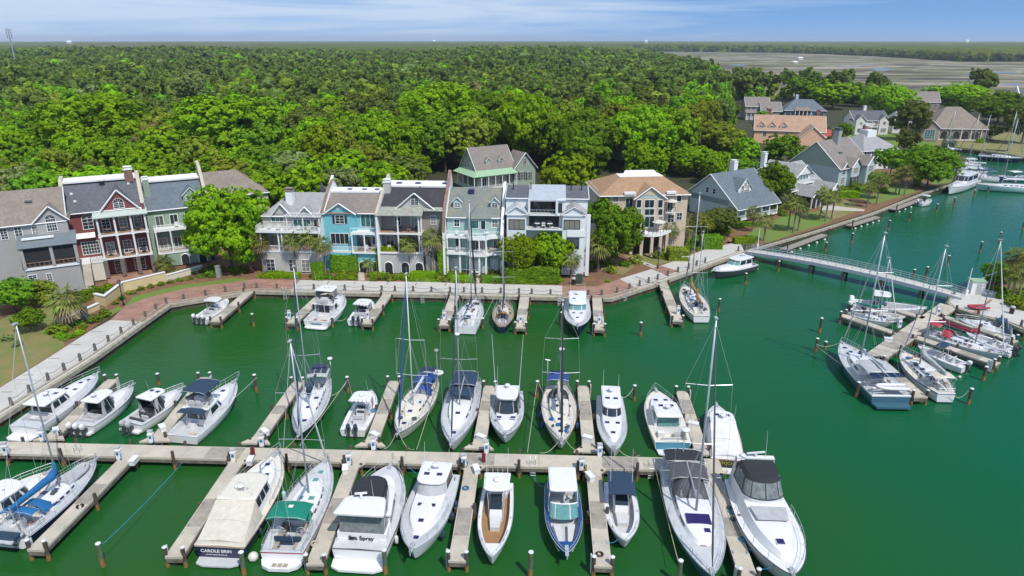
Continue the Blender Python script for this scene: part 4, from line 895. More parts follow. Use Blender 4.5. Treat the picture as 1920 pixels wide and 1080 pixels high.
def convertible(label,stern,bow,beam,zs=1.15,zb=2.1,topm='cnavy',hard=False,aftaw=None,name='flybridge_cruiser',text=None,side='gel',stripe='navy',cab=(.30,.62),toprng=(.22,.55),wm='hatch',boot='boot',plat=.0,tz=1.9):
 root,h = boat(label,stern,bow,beam,zs,zb,'motor boat',name,p=2.3,rake=1.3)
 L = h.L; make_hull(root,h,side,stripe,boot); make_deck(root,h,'deck',(.02,cab[0]-.01),.45,'deck',.28); rub(root,h,'gel',.05)
 bow_rail(root,h,.6,.7,pulpit=1.2); y0,y1 = L*cab[0],L*cab[1]; w = beam/2*.80; zr = h.z(.4)+1.35
 bot = outline(y0,y1,w,w*.9,1.2); top = outline(y0,y1-1.1,w*.93,w*.84,.8); zf = lambda x,y: h.z(y/L)-.03
 b = MB(); shell(b,bot,top,zf,zr); ca = b.build('cabin',M['gel'],root)
 for i0,i1 in ((.4,3.6),(18.4,21.6)): b = MB(); panel(b,bot,top,zf,zr,.42,.9,i0,i1,.02); b.build('side_window',M['glass'],ca)
 b = MB(); panel(b,bot,top,zf,zr,.3,.85,4.6,17.4,.02); b.build('windscreen',M[wm],ca)
 b = MB(); b.quad((.75,y0-.02,.6),(.05,y0-.02,.6),(.05,y0-.02,zr-.15),(.75,y0-.02,zr-.15)); b.build('saloon_door',M['glass'],ca)
 b = MB(); b.quad((-.15,y0-.02,1.25),(-w*.85,y0-.02,1.25),(-w*.85,y0-.02,zr-.15),(-.15,y0-.02,zr-.15)); b.build('aft_window',M['glass'],ca)
 b = MB(); o = outline(y0-.5,y1-1.0,w*1.0,w*.86,1.0); shell(b,o,[(x,y) for x,y in o],zr,zr+.06); b.build('flybridge_deck',M['gel'],root)
 cy0,cy1 = y0-.1,y1-1.3; bo = outline(cy0,cy1,w*.9,w*.78,1.0); tp = outline(cy0+.1,cy1-.15,w*.94,w*.82,1.0); inn = [(x*.88,cy0+(y-cy0)*.93+.06) for x,y in tp]
 b = MB(); k0,k1 = 1,21;
 def strip(A,B,za,zb_):
  for i in range(k0,k1): b.quad((*A[i],za),(*A[i+1],za),(*B[i+1],zb_),(*B[i],zb_))
 strip(bo,tp,zr+.06,zr+.75); strip(tp,inn,zr+.75,zr+.75); strip([p for p in inn],inn,zr+.75,zr+.08)
 for i in range(k0,k1): b.quad((*inn[i+1],zr+.08),(*inn[i],zr+.08),(*inn[i],zr+.75),(*inn[i+1],zr+.75))
 b.build('flybridge_coaming',M['gel'],root)
 b = MB(); strip(tp,[(x*.93,y-.12) for x,y in tp],zr+.75,zr+1.02); b.build('flybridge_windscreen',M['vinyl'],root)
 b = MB(); ym = cy1-1.5; b.box(-.6,.5,ym,ym+.5,zr+.08,zr+.85); b.build('helm_console',M['gel'],root)
 seat(root,-.35,ym-.6,zr+.08,.55,.5,'cush'); seat(root,.4,ym-.6,zr+.08,.55,.5,'cush'); seat(root,0,cy1-.75,zr+.08,1.3,.5,'cush',back=False)
 b = MB()
 for i in range(8): x = -w*.85 + 1.7*w*i/7; b.tube([(x,cy0,zr+.06),(x,cy0,zr+.7)],.02,4)
 b.tube([(-w*.85,cy0,zr+.7),(w*.85,cy0,zr+.7)],.025,4); b.tube([(-w*.85,cy0,zr+.4),(w*.85,cy0,zr+.4)],.02,4); b.build('flybridge_rail',M['steel'],root)
 b = MB();
 for s in (-.2,.2): b.tube([(-w*.55+s,y0-.9,.45),(-w*.55+s,y0-.35,zr+.5)],.025,4)
 for i in range(6): b.tube([(-w*.55-.2,y0-.85+.09*i,.7+.33*i),(-w*.55+.2,y0-.85+.09*i,.7+.33*i)],.022,4)
 b.build('ladder',M['steel'],root)
 ty0,ty1 = L*toprng[0],L*toprng[1]
 if hard:
  slab_top(root,'hardtop','gel',ty0,ty1,w*.86,w*.8,zr+tz+.1,.1,.7); b = MB()
  for s in (-1,1):
   for yy in (ty0+.3,ty1-.8): b.tube([(s*w*.88,yy+.1,zr+.7),(s*w*.78,yy,zr+tz)],.035,4)
  b.build('top_frame',M['steel'],root)
  b = MB(); k = [(4.6,17.4)]; pb,pt = outline(ty0+.3,ty1+.2,w*.86,w*.78,1.0),outline(ty0+.3,ty1-.1,w*.82,w*.74,.8); panel(b,pb,pt,zr+.8,zr+tz,0,1,.5,21.5,0); b.build('clear_curtain',M['vinyl'],root)
  antenna(root,w*.7,ty0+.6,zr+tz,3); antenna(root,-w*.7,ty0+.6,zr+tz,3); radar(root,0,(ty0+ty1)/2,zr+tz+.12,.35,.1)
 else: canopy(root,'bimini_top',topm,ty0,ty1,w*.92,zr+tz,.25,base=zr+.6,droop=.1)
 if aftaw: canopy(root,'cockpit_awning',aftaw,y0-1.45,y0-.3,w*.98,zr+.02,.06,posts=False,rows=2,droop=0); b = MB(); [b.tube([(s*w*.95,y0-1.4,zr),(s*w*1.05,y0-1.2,h.z(.2))],.02,4) for s in (-1,1)]; b.build('awning_frame',M['steel'],root)
 tr,zt,cw_ = cabin_trunk(root,h,cab[1]-.14,.86,.45,.66); hatches(root,[(0,L*.76,zt(0,L*.76)+.04,.5,.5)])
 b = MB(); b.box(w*.15,w*.6,.5,1.0,.45,.85); b.build('tackle_box',M['tan'],root); b = MB(); b.box(-w*.6,-w*.1,y0-.75,y0-.15,.45,1.0); b.build('bait_station',M['gel'],root)
 if plat: b = MB(); b.prism([(-beam*.40,0.0),(-beam*.38,-plat*.75),(-beam*.25,-plat),(beam*.25,-plat),(beam*.38,-plat*.75),(beam*.40,0.0)],.18,.32); b.build('swim_platform',M['gel'],root)
 anchor(root,h); b = MB(); [b.tube([(s*w*.95,y0+1.2,h.z(.4)),(s*(w*1.02),y0-.8,h.z(.4)+1.2),(s*w*1.0,y0-4.0,h.z(.4)+4.2)],.022,4) for s in (-1,1)] if hard else None
 if hard: b.build('outriggers',M['steel'],root)
 return root,h,w,zr
def sailboat(label,stern,bow,beam,zs=1.05,zb=1.45,side='gel',stripe=None,boot='boot',deckm='deck',trunkr=(.30,.74),th=.45,cock=(.05,.29),mast=.55,top=17.0,mk={},dodg=None,bim=None,bimr=(.04,.24),bimz=2.9,hat=((.0,.62),(.0,.80)),tw=.72,p=2.05,wh=True,gear=0,arch=False,name='sailboat',trunkm='gel',win=4,wf=.60,toe='steel',cf=None,seed=1,teak=False,group=None,wm='hatch',bimposts=True,rake=1.1,tr=.0,rails=True,cin=.42,hatm='hatch'):
 root,h = boat(label,stern,bow,beam,zs,zb,'sailboat',name,group=group,p=p,tw=tw,rake=rake,tr=tr,sh=1.4)
 L = h.L; make_hull(root,h,side,stripe,boot); make_deck(root,h,deckm,cock,zs-.5,cf or ('teakg' if teak else deckm),h.w(.15)*cin if cin < 1 else cin,'gel'); rub(root,h,toe,.03,'toe_rail',0.02)
 tr_,zt,cw_ = cabin_trunk(root,h,trunkr[0],trunkr[1],th,wf,trunkm,win=win,wm=wm)
 hatches(root,[(x,L*t,(zt(0,L*t) + .06 if trunkr[0] < t < trunkr[1]-.02 else h.z(t)+.03),.5,.5) for x,t in hat],hatm)
 b = MB(); b.box(-.32,.32,L*trunkr[0]-.02,L*trunkr[0]+.03,zs-.4,h.z(trunkr[0])+th-.02); b.box(-.33,.33,L*trunkr[0],L*trunkr[0]+.6,h.z(trunkr[0])+th+.0,h.z(trunkr[0])+th+.05); b.build('companionway',M['hatch'],root)
 d = dict(boom=L*.30,cover='cwhite',r=.1); d.update(mk)
 sail_rig(root,h,mast,top,base=h.z(mast)+th*.6,boomz=h.z(mast)+th+1.1 if 'boomz' not in d else d.pop('boomz'),**d)
 if rails:
  bow_rail(root,h,.84,.62,.07,pulpit=.25,name='pulpit'); lifelines(root,h,.03,.86)
  b = MB(); pts = [edge(h,.12,-1,.08,.62),edge(h,.01,-1,.1,.62),edge(h,.01,1,.1,.62),edge(h,.12,1,.08,.62)]; b.tube(pts,.02,4); b.tube([(x,y,z-.3) for x,y,z in pts],.016,4)
  for q in pts: b.tube([(q[0],q[1],q[2]-.62),q],.02,4)
  b.build('pushpit',M['steel'],root)
 if dodg: dodger(root,L*trunkr[0]+.1,h.w(trunkr[0])*.62,h.z(trunkr[0])+th*.72,dodg)
 if bim: canopy(root,'bimini_top',bim,L*bimr[0],L*bimr[1],h.w(.15)*.80,bimz,.22,base=zs+.1,posts=bimposts)
 if wh: wheel(root,0,L*.12,zs-.45)
 b = MB();
 for s in (-1,1): b.box(*sorted((s*h.w(.15)*.34,s*h.w(.15)*.56)),L*cock[0]+.25,L*cock[1]-.05,zs-.5,zs-.1)
 b.build('cockpit_bench',M['teakg' if teak else 'gel'],root)
 for i,(x,t) in enumerate(((.5,.26),(-.5,.26),(.62,.18),(-.62,.18))):
  b = MB(); b.lathe((x*h.w(t)*1.25,L*t,h.z(t)+.0),[(.1,0),(.08,.08),(.1,.16),(.001,.17)],8); b.build('winch',M['steel'],root)
 b = MB()
 for s in (-1,1): b.tube([(s*h.w(.5)*.62,L*.36,h.z(.4)+.08),(s*h.w(.6)*.62,L*.6,h.z(.6)+.08)],.025,4)
 b.build('jib_tracks',M['steel'],root)
 if arch:
  b = MB(); w_ = h.w(0)*.85
  for yy in (.15,.75): b.tube([(-w_,yy,zs),(-w_*.95,yy-.15,3.0),(w_*.95,yy-.15,3.0),(w_,yy,zs)],.03,5)
  ar = b.build('stern_arch',M['steel'],root); b = MB(); b.box(-w_*.9,w_*.9,-.2,.85,3.05,3.09); b.build('solar_panel',M['solar'],ar)
 if gear: jumble(root,h,.1,.85,.75,lambda x,y: h.z(y/L)+(.42 if abs(x) < h.w(y/L)*.5 and y/L > .3 and y/L < .72 else .03),gear,['cblue','cgrey','ctan','dgrey','rope','cwhite','cnavy'],seed)
 anchor(root,h); return root,h,zt
def mast_top(base,z,toppy): return height_at(at(base[0],base[1],z),toppy)
# ------------------------------------------------------------------ the fleet: far slips of the main dock, left to right
sedan('long white sedan yacht lying against the quay at the left edge',(45,800),(182,700),3.9,1.2,1.9,ch=1.5,cab=(.24,.56),rk=1.0,over=1.0,stripe='gel',hat=4,roofhat=2,cock=(.10,.235),wins=2,plat=1.3,glass='glass')
def express(label,stern,bow,beam,zs=1.1,zb=1.7,side='gel',top=(.22,.55),tz=2.95,n=3,col='gel',cock=(.08,.44),floor='deck',bowwell=None,ws=(.50,.62),wsr=.9,trunkt=.85,interior='gel',stripe=None,roofhat=0,boot='boot',name='express_cruiser',radar_=True,cm='dgrey',topm='gel',seatm='cush',scale=1.0,cabw=.72,band='dgrey',hat=0,plat=0):
 root,h = boat(label,stern,bow,beam,zs,zb,'motor boat',name,p=2.35,rake=1.1)
 L = h.L; make_hull(root,h,side,stripe,boot); make_deck(root,h,'deck',cock,.5,floor,.38,interior); rub(root,h,'dgrey',.03)
 w = beam/2*cabw
 y1 = L*ws[1]; bot = outline(L*cock[1]-1.2,y1,w*1.05,w*.95,1.5); tp = outline(L*cock[1]-1.2,y1-wsr,w*.88,w*.76,1.0); zf = lambda x,y: h.z(y/L)
 b = MB(); panel(b,bot,tp,zf,tz-.05,0,1,.5,21.5,0); b.build('windscreen',M['glass'],root)
 b = MB()
 for i in (.5,4,8,14,18,21.5): panel(b,bot,tp,zf,tz-.05,0,1,i-.09,i+.09,.03)
 b.build('windscreen_frame',M['gel'],root)
 slab_top(root,'hardtop',topm,L*top[0],L*top[1],w*.95,w*.85,tz+.08,.12,1.0)
 b = MB()
 for s in (-1,1): b.add([(s*w*1.0,L*top[0]+.1,h.z(.3)),(s*w*1.0,L*top[0]+.7,h.z(.3)),(s*w*.85,L*top[0]+1.0,tz),(s*w*.85,L*top[0]+.6,tz)],[(0,1,2,3),(3,2,1,0)])
 b.build('side_arch',M['gel'],root)
 if roofhat: hatches(root,[(-w*.35,L*(top[0]+top[1])/2+.4,tz+.15,.5,.45),(w*.35,L*(top[0]+top[1])/2+.4,tz+.15,.5,.45)])
 if radar_: radar(root,0,L*top[0]+.8,tz+.12)
 antenna(root,w*.8,L*top[0]+.4,tz+.1,2.4)
 if bowwell:
  pass
 tr,zt,cw_ = cabin_trunk(root,h,ws[0],trunkt,.35,.66)
 if hat: hatches(root,[(0,L*(ws[1]+trunkt)/2,zt(0,L*(ws[1]+trunkt)/2)+.05,.5,.45)])
 b = MB(); b.box(-w*.8,w*.1,L*cock[1]-.55,L*cock[1]-.1,.5,1.35); b.build('helm_console',M[cm],root)
 seat(root,-w*.35,L*cock[1]-1.25,.5,.95,.5,seatm); seat(root,w*.45,L*cock[1]-1.25,.5,.7,.5,seatm); seat(root,0,L*cock[0]+.35,.5,beam*.55,.5,seatm); b = MB(); b.box(-w*.4,w*.4,L*cock[0]+1.2,L*cock[0]+1.8,.5,1.0); b.build('cockpit_table',M['cush'],root)
 if n:
  b = MB(); b.box(-beam*.4,beam*.4,-.55,.02,.22,.42); b.build('swim_platform',M['gel'],root)
  outboards(root,n,.7,-.5,.95,col,.8*scale,1.12*scale,band)
 bow_rail(root,h,.62,.5,.12,pulpit=.3); anchor(root,h); return root,h,w
express('white cruiser with three white outboards and a white hardtop, second from the quay',(152,797),(248,722),3.3,n=3,ws=(.46,.60),top=(.20,.56),cock=(.08,.42))
express('white cruiser with twin outboards and dark grey seats under a hardtop with two hatches',(246,793),(341,727),3.3,n=2,floor='deckg',seatm='cgrey',roofhat=1,col='clgrey',ws=(.50,.64),top=(.27,.62),cock=(.07,.46),radar_=False)
convertible('white flybridge cruiser with navy bimini and navy cockpit awning',(341,816),(440,714),3.9,topm='cnavy',aftaw='cnavy',wm='cblue2',toprng=(.26,.56),side='gel')
r_,h_,z_ = sailboat('white sloop with navy hull, navy boom cover and three solar panels over the stern',(603,710),(560,815),3.7,1.15,1.5,side='navy',stripe='red',dodg=None,bim='clgrey',bimr=(.02,.2),bimz=2.7,mast=.56,top=mast_top((571,765),1.6,503),hat=((.0,.60),(-.5,.45),(0,.78)),
 mk=dict(cover='cnavy',furl='cnavy',boom=4.6,sw=1.7,furl_r=.09),arch=True,tw=.6)
b = MB()
for x in (-.75,0,.75): b.box(x-.32,x+.32,h_.L*.03,h_.L*.15,2.98,3.01)
b.build('solar_panel',M['solar'],r_)
radar(r_,-1.2,-.1,2.6,.32,1.1)
open_boat('white centre console with twin dark outboards, right of the navy hulled sloop',(661,806),(697,732),3.0,top=(.36,.66),console=(.40,.55),n=2,col='cnavy',radar_=True,topz=2.7)
r_,h_,z_ = sailboat('cream cruising sloop with blue dodger and a white dinghy hung at the stern',(806,716),(747,811),3.7,1.2,1.55,side='gel2',stripe='navy',deckm='gel2',trunkm='gel2',dodg='cblue2',bim='cblue2',bimr=(.05,.25),bimz=2.6,mast=.56,top=mast_top((765,757),1.8,512),mk=dict(cover='cwhite',boom=4.5,furl='cblue2',m='whitep',sw=1.7,cb=.16,spread=(.52,.25),furl_r=.1),gear=12,seed=4,tw=.62,hat=((0,.66),(0,.84)),arch=True)
dinghy(r_,-.2,-.7,2.1,2.6,1.3,math.pi/2,'gel')
b = MB(); b.tube([(-1.0,.1,1.2),(-1.0,.1,5.5)],.05,5); b.lathe((-1.0,.1,5.4),[(.001,0),(.25,.05),(.25,.2),(.001,.25)],8); b.build('radar_pole',M['steel'],r_)
r_,h_,z_ = sailboat('white sloop with long navy canopy over the cockpit and raised dark windows',(876,716),(846,830),4.0,1.35,1.75,side='gel',stripe='gel',dodg='cnavy',bim='cnavy',bimr=(.05,.30),bimz=3.1,mast=.50,top=mast_top((851,757),2.0,500),mk=dict(cover=None,boom=4.3,furl='cnavy',m='alu',sw=2.0,dome=.55,spread=(.36,.66)),tw=.85,th=.6,win=3,hat=((0,.62),(0,.78),(0,.86)),wf=.64,trunkr=(.32,.80))
canopy(r_,'cockpit_canopy','cnavy',h_.L*.24,h_.L*.44,h_.w(.3)*.68,2.75,.2,base=1.6,posts=False)
express('white sportfisherman with two tall outriggers and a clear cabin front',(953,733),(947,816),3.8,1.1,1.75,n=0,ws=(.50,.64),top=(.20,.50),cock=(.03,.40),cabw=.74,radar_=True,tz=2.9,trunkt=.88,name='sportfishing_boat')
fr = [o for o in bpy.data.objects if o.name.startswith('sportfishing_boat')][0]
b = MB(); [b.tube([(s*1.35,3.2,2.9),(s*1.4,3.0,4.2),(s*1.75,1.9,9.2)],.035,5,r1=.015) for s in (-1,1)]; b.build('outriggers',M['gel'],fr)
hatches(fr,[(-.75,7.6,2.05,.5,.4),(.75,7.6,2.05,.5,.4)])
r_,h_,z_ = sailboat('white ketch rigged cruiser with cluttered teak deck, blue stern canopy and fenders',(1045,722),(1053,828),3.9,1.25,1.65,side='gel',stripe='gel2',toe='teak',deckm='gel2',trunkm='gel2',dodg='cblack',bim='cblue2',bimr=(.0,.16),bimz=2.9,mast=.60,top=mast_top((1050,775),1.8,563),mk=dict(cover='ccream',boom=5.0,furl='cblack',m='alu',sw=2.0,dome=.6,cb=.28,furl_r=.12),gear=26,seed=9,tw=.55,arch=True,hat=((0,.68),(0,.84)))
for t in (.35,.5,.65):
 for s in (-1,1): fender(r_,s*(h_.w(t)+.15),h_.L*t,1.2,'cblue2',.8,.17)
b = MB(); b.tube([(1.2,.2,1.2),(1.2,.2,4.6)],.04,5); b.tube([(.9,.2,4.6),(1.5,.2,4.7)],.05,4); b.build('wind_generator',M['gel'],r_)
sedan('small white sedan cruiser with bright glare on its windscreen, bow to the main dock',(1143,742),(1152,843),3.2,1.15,1.75,cab=(.08,.54),cw=.72,ch=1.55,rk=1.1,over=.3,cock=(.01,.07),hat=3,roofhat=2,plat=.6,trunk=.86,wins=3)
r_,h_,w_,zr_ = sedan('white lobster yacht with teal transom, cream cockpit and green glass doors',(1262,828),(1230,731),4.1,1.25,1.85,side='gel',stripe='navy',cab=(.28,.66),cw=.72,ch=1.45,rk=1.2,over=.6,cock=(.03,.27),plat=1.1,transom='teal',hat=2,roofhat=2,trunk=.88,deckm='gel2',cm='gel2',glass='glass',fend=0)
b = MB(); b.quad((w_*.75,h_.L*.275,.7),(-w_*.75,h_.L*.275,.7),(-w_*.75,h_.L*.28,zr_-.2),(w_*.75,h_.L*.28,zr_-.2)); b.build('glass_door',M['glassg'],r_)
r_,h_,w_,zr_ = sedan('white sedan with black transom and a long white canvas cockpit cover',(1365,862),(1343,758),3.5,1.25,1.7,side='gel',stripe='teak',cab=(.46,.74),cw=.80,ch=1.2,rk=.7,over=.0,cock=None,transom='black',enclosure='cwhite',plat=.9,hat=1,roofhat=2,trunk=.9,th=.3,rail=0,wins=2,toe='teak')
lettering(r_,'EPOCHE',.42,(0,-.06,.85),m='ropey')
# ------------------------------------------------------------------ near slips
sedan('dark hulled lobster yacht half outside the frame at the lower left',(-52,985),(92,884),4.2,1.3,1.9,side='dgrey',stripe='gel',cab=(.22,.70),cw=.76,ch=1.45,rk=.9,over=.5,cock=(.03,.2),plat=0,hat=0,roofhat=0,trunk=.88,th=.3,deckm='gel2',wins=2,rail=.5)
r_,h_,z_ = sailboat('navy hulled sloop with bright blue sail cover and grey dinghy on the foredeck',(22,1000),(178,862),3.9,1.25,1.75,side='navy',stripe='gel',dodg='cblue',bim='cblue',bimr=(.08,.17),bimz=2.6,mast=.55,top=mast_top((115,902),1.9,600),mk=dict(cover='cblue',boom=5.4,cb=.38,m='alu',sw=1.7,furl='clgrey',fore=False),tw=.85,hat=((0,.50),(-.7,.45)),gear=6,seed=3,rake=1.3)
dinghy(r_,0,h_.L*.75,1.95,3.2,1.5,0,'clgrey',cover='clgrey'); dinghy(r_,0,-.9,1.6,3.0,1.4,math.pi/2,'clgrey',cover='cnavy')
b = MB(); b.quad((-1.5,-.03,1.15),(-1.35,-.03,.2),(1.35,-.03,.2),(1.5,-.03,1.15)); b.build('transom_panel',M['gel'],r_)
b = MB(); b.prism([(-1.5,0),(-1.25,-.5),(1.25,-.5),(1.5,0)],.2,1.05); tp_ = b.build('stern',M['gel'],r_)
lettering(r_,'MY BLUE',.30,(-.25,-.53,.88),m='dgrey'); lettering(r_,'HEAVEN',.46,(-.1,-.53,.55),m='black')
b = MB(); b.tube([(1.2,-.2,1.2),(.9,-.4,4.2)],.045,5); b.build('davit_pole',M['steel'],r_)
b = MB()
for s in (.55,.9): b.tube([(s,-.56,1.5),(s,-.56,.1)],.02,4)
for i in range(4): b.tube([(.55,-.56,.3+.3*i),(.9,-.56,.3+.3*i)],.02,4)
b.build('stern_ladder',M['black'],r_)
r_,h_,w_,zr_ = sedan('big navy hulled trawler with cream hardtop and cream canvas cockpit cover',(411,1024),(518,851),4.6,1.45,2.1,side='navy',stripe='gel2',deckm='gel2',cab=(.30,.64),cw=.80,ch=1.7,rk=.7,over=.15,cock=None,transom='navy',enclosure='ccream',plat=1.0,hat=3,roofhat=0,trunk=.9,th=.5,rail=.42,wins=3,toe='teak',roof='gel2',platm='deck',p=2.6,pulpit=1.2)
lettering(r_,'CAROLE ERIN',.40,(-.3,-.07,.98),m='gel',bold=.008,sx=1.05); lettering(r_,'HILTON HEAD ISLAND, SC',.15,(-.3,-.07,.62),m='gel')
b = MB(); b.tube([(.3,h_.L*.66,zr_+.4),(.6,h_.L*.86,zr_+.2)],.07,5); b.tube([(.3,h_.L*.66,h_.z(.66)),(.3,h_.L*.66,zr_+.4)],.07,5); b.build('cargo_boom',M['steel'],r_)
radar(r_,-.35,h_.L*.42,zr_+.15,.42,.1); fender(r_,h_.w(.55)+.25,h_.L*.60,1.5,'aqua',1.0,.2)
b = MB(); b.ball((h_.B/2+.35,.1,.45),.42,.42,.42,10,7); b.build('fender_ball',M['gel2'],r_)
r_,h_,z_ = sailboat('white sloop with green bimini and green dodger on a broad open stern',(528,1036),(613,862),4.0,1.25,1.7,side='gel',stripe='red',dodg='cgreen',bim=None,mast=.56,top=mast_top((579,919),2.0,637),mk=dict(cover=None,boom=5.0,furl=None or 'cwhite',m='alu',sw=2.0,spread=(.38,.68),r=.12),tw=.86,p=2.1,hat=((0,.72),(-.5,.50),(.5,.50),(0,.84)),win=4,th=.42,wf=.66,cock=(.03,.31),trunkr=(.33,.78),teak=True,cf='deck',hatm='glassg')
canopy(r_,'bimini_top','cgreen',h_.L*.12,h_.L*.30,h_.w(.2)*.86,3.3,.28,base=1.3)
seat(r_,0,1.6,.8,2.2,.5,'cnavy'); wheel(r_,-.9,2.2,.8); wheel(r_,.9,2.2,.8)
b = MB(); b.prism([(-1.75,0.0),(-1.45,-.7),(-.8,-1.05),(.8,-1.05),(1.45,-.7),(1.75,0.0)],.25,.55); b.build('stern_step',M['gel'],r_)
b = MB()
for x in (-.45,0,.45): b.box(x-.18,x+.18,-.85,-.45,.55,.57)
b.build('teak_inlay',M['teakg'],r_); b = MB(); b.box(-.15,.25,2.6,2.95,3.60,3.615); b.build('canvas_patch',M['cwhite'],r_)
root,h = boat('large white flybridge motor yacht with navy bridge cover and stairs at the stern',(673,1030),(732,872),4.9,1.5,2.35,'motor boat','motor_yacht',p=2.6,rake=1.3)
L = h.L; make_hull(root,h,'gel','gel','boot'); make_deck(root,h,'deck'); rub(root,h,'dgrey',.05); bow_rail(root,h,.5,.75,pulpit=1.0)
w = 2.05; zf = lambda x,y: h.z(y/L)-.03
bot = outline(L*.20,L*.72,w*1.03,w*.85,1.8); tp = outline(L*.22,L*.62,w*.98,w*.8,1.5); b = MB(); shell(b,bot,tp,zf,3.15); ca = b.build('cabin',M['gel'],root)
b = MB(); panel(b,bot,tp,zf,3.15,.3,.8,5,17,.02); b.build('windscreen',M['glass'],ca)
for i0,i1 in ((.5,3.8),(18.2,21.5)): b = MB(); panel(b,bot,tp,zf,3.15,.35,.8,i0,i1,.02); b.build('side_window',M['glass'],ca)
slab_top(root,'bridge_deck','gel',L*.20,L*.60,w*1.06,w*.86,3.3,.14,1.2)
b = MB(); b.add([(-w,.9,0.9),(w,.9,0.9),(w*.98,L*.22,.9),(-w*.98,L*.22,.9),(-w,.95,2.25),(w,.95,2.25),(w*.98,L*.22,2.4),(-w*.98,L*.22,2.4)],[(4,5,6,7),(0,1,5,4),(1,2,6,5),(2,3,7,6),(3,0,4,7)]); b.build('aft_coaming',M['gel'],root)
b = MB(); b.add([(-w*.9,1.0,2.3),(w*.9,1.0,2.3),(w*.9,1.5,4.25),(-w*.9,1.5,4.25)],[(0,1,2,3)]);
for s in (-1,1): b.quad((s*w*.9,1.0,2.3),(s*w*.93,L*.25,2.4),(s*w*.85,L*.25,4.25),(s*w*.9,1.5,4.25))
b.build('aft_enclosure',M['vinyl'],root); b = MB(); b.box(-w*.86,w*.86,1.2,L*.22,2.3,2.42); b.build('aft_deck',M['deckg'],root)
b = MB(); b.box(.15,.8,1.6,2.3,2.42,3.1); b.build('deck_chair',M['black'],root)
slab_top(root,'hardtop','gel',L*.05,L*.30,w*1.0,w*.86,4.45,.16,.8)
fo = outline(L*.26,L*.56,w*.88,w*.70,1.4); b = MB(); tp2 = [(x*.95,y-.05) for x,y in fo]; shell(b,fo,tp2,3.3,4.15,cap=False); shell(b,tp2[::-1],fo[::-1],4.15,3.3,cap=False); b.build('flybridge_coaming',M['gel'],root)
cv = outline(L*.27,L*.50,w*.70,w*.60,.5,p=3); b = MB(); b.smooth = True; shell(b,cv,[(x*.96,y) for x,y in cv],4.05,4.75); b.build('bridge_cover',M['cblack'],root)
b = MB(); panel(b,fo,tp2,3.3,4.2,.55,1.25,4,18,.03); b.build('flybridge_windscreen',M['hatch'],root)
seat(root,.1,L*.53,3.3,1.5,.5,'cush',False)
open_array(root,-.3,L*.24,4.6,1.0); antenna(root,.9,L*.2,4.5,2.5); antenna(root,-.9,L*.2,4.5,2.5)
b = MB(); b.prism([(-2.2,.1),(-2.1,-.9),(-1.4,-1.25),(1.4,-1.25),(2.1,-.9),(2.2,.1)],.25,.45); b.build('swim_platform',M['gel'],root)
b = MB()
for i in range(5): b.box(-w*1.0,-w*.62,-.1+.24*i,.95,.45+.26*i,.72+.26*i)
for i in range(5): b.box(w*.72,w*1.0,-.1+.24*i,.95,.45+.26*i,.72+.26*i)
b.build('stairs',M['gel'],root)
b = MB(); b.box(-w*.6,w*.7,.3,.92,.45,1.25); b.build('transom_locker',M['gel'],root); b = MB(); b.box(-w*.45,w*.1,.28,.31,.75,1.05); b.build('transom_window',M['hatch'],root)
tr,zt,_ = cabin_trunk(root,h,.62,.86,.35,.62)
lettering(root,'Sea Spray',.55,(-.05,.86,1.85),m='black',bold=.01); lettering(root,'Wilmington, DE',.2,(-.05,.87,1.42),m='slate'); b = MB(); b.quad((-1.15,.875,1.62),(-.75,.875,1.62),(-.55,.875,1.95),(-.95,.875,1.95)); b.build('name_swoosh',M['black'],root)
anchor(root,h); [fender(root,h.w(t)+.15,L*t,1.3,'cwhite',.8,.16) for t in (.2,.45,.6)]
r_,h_,w_,zr_ = sedan('white express cruiser with grey windscreen cover and five dark purple hatches',(826,888),(772,1028),4.1,1.35,1.95,cab=(.10,.46),cw=.74,ch=1.75,rk=1.1,over=.3,cock=(.02,.09),hat=4,roofhat=2,plat=.3,trunk=.84,th=.55,wins=1,mirrorcover='clgrey',rail=.45,wsgap=0,p=2.5)
for t in (.35,.5,.72): fender(r_,-(h_.w(t)+.15),h_.L*t,1.3,'cnavy',.75,.18)
open_boat('white centre console with teak inner deck and twin grey outboards, bow to the camera',(935,905),(921,1043),3.0,1.0,1.6,floor='teak',console=(.30,.46),top=(.12,.38),tw=1.1,n=2,col='dgrey',topz=2.9,radar_=True,inset=.3,cock=(.10,.84),antennas=2,gun='gel')
root,h = boat('royal blue bowrider with white hardtop and two white outboards',(1052,905),(1063,1035),3.2,1.05,1.6,'motor boat','bowrider',p=2.3)
L = h.L; make_hull(root,h,'blueh','blueh','navy'); make_deck(root,h,'blueh',(.05,.86),.45,'deck',.3); rub(root,h,'steel',.04)
w = 1.25; bot = outline(L*.2,L*.56,w*1.05,w,.5); tp = outline(L*.2,L*.48,w*.95,w*.92,.3); b = MB(); panel(b,bot,tp,1.25,2.3,0,1,.3,21.7,0); b.build('windscreen',M['glassg'],root)
b = MB(); [panel(b,bot,tp,1.25,2.3,0,1,i-.12,i+.12,.03) for i in (.4,4,8,13,18,21.5)]; panel(b,bot,tp,1.25,2.3,.95,1.03,.3,21.7,.03); b.build('windscreen_frame',M['gel'],root)
slab_top(root,'hardtop','gel',L*.04,L*.40,w*1.0,w*.97,3.05,.12,.3,.08,3.5)
b = MB(); [b.tube([(s*w*1.05,y,1.1),(s*w*.95,y+.1,2.95)],.05,5) for s in (-1,1) for y in (L*.1,L*.36)]; b.build('top_frame',M['gel'],root)
b = MB(); b.box(-w*.9,-.1,L*.40,L*.46,.45,1.35); b.box(.35,w*.9,L*.40,L*.46,.45,1.35); b.build('helm_console',M['gel'],root)
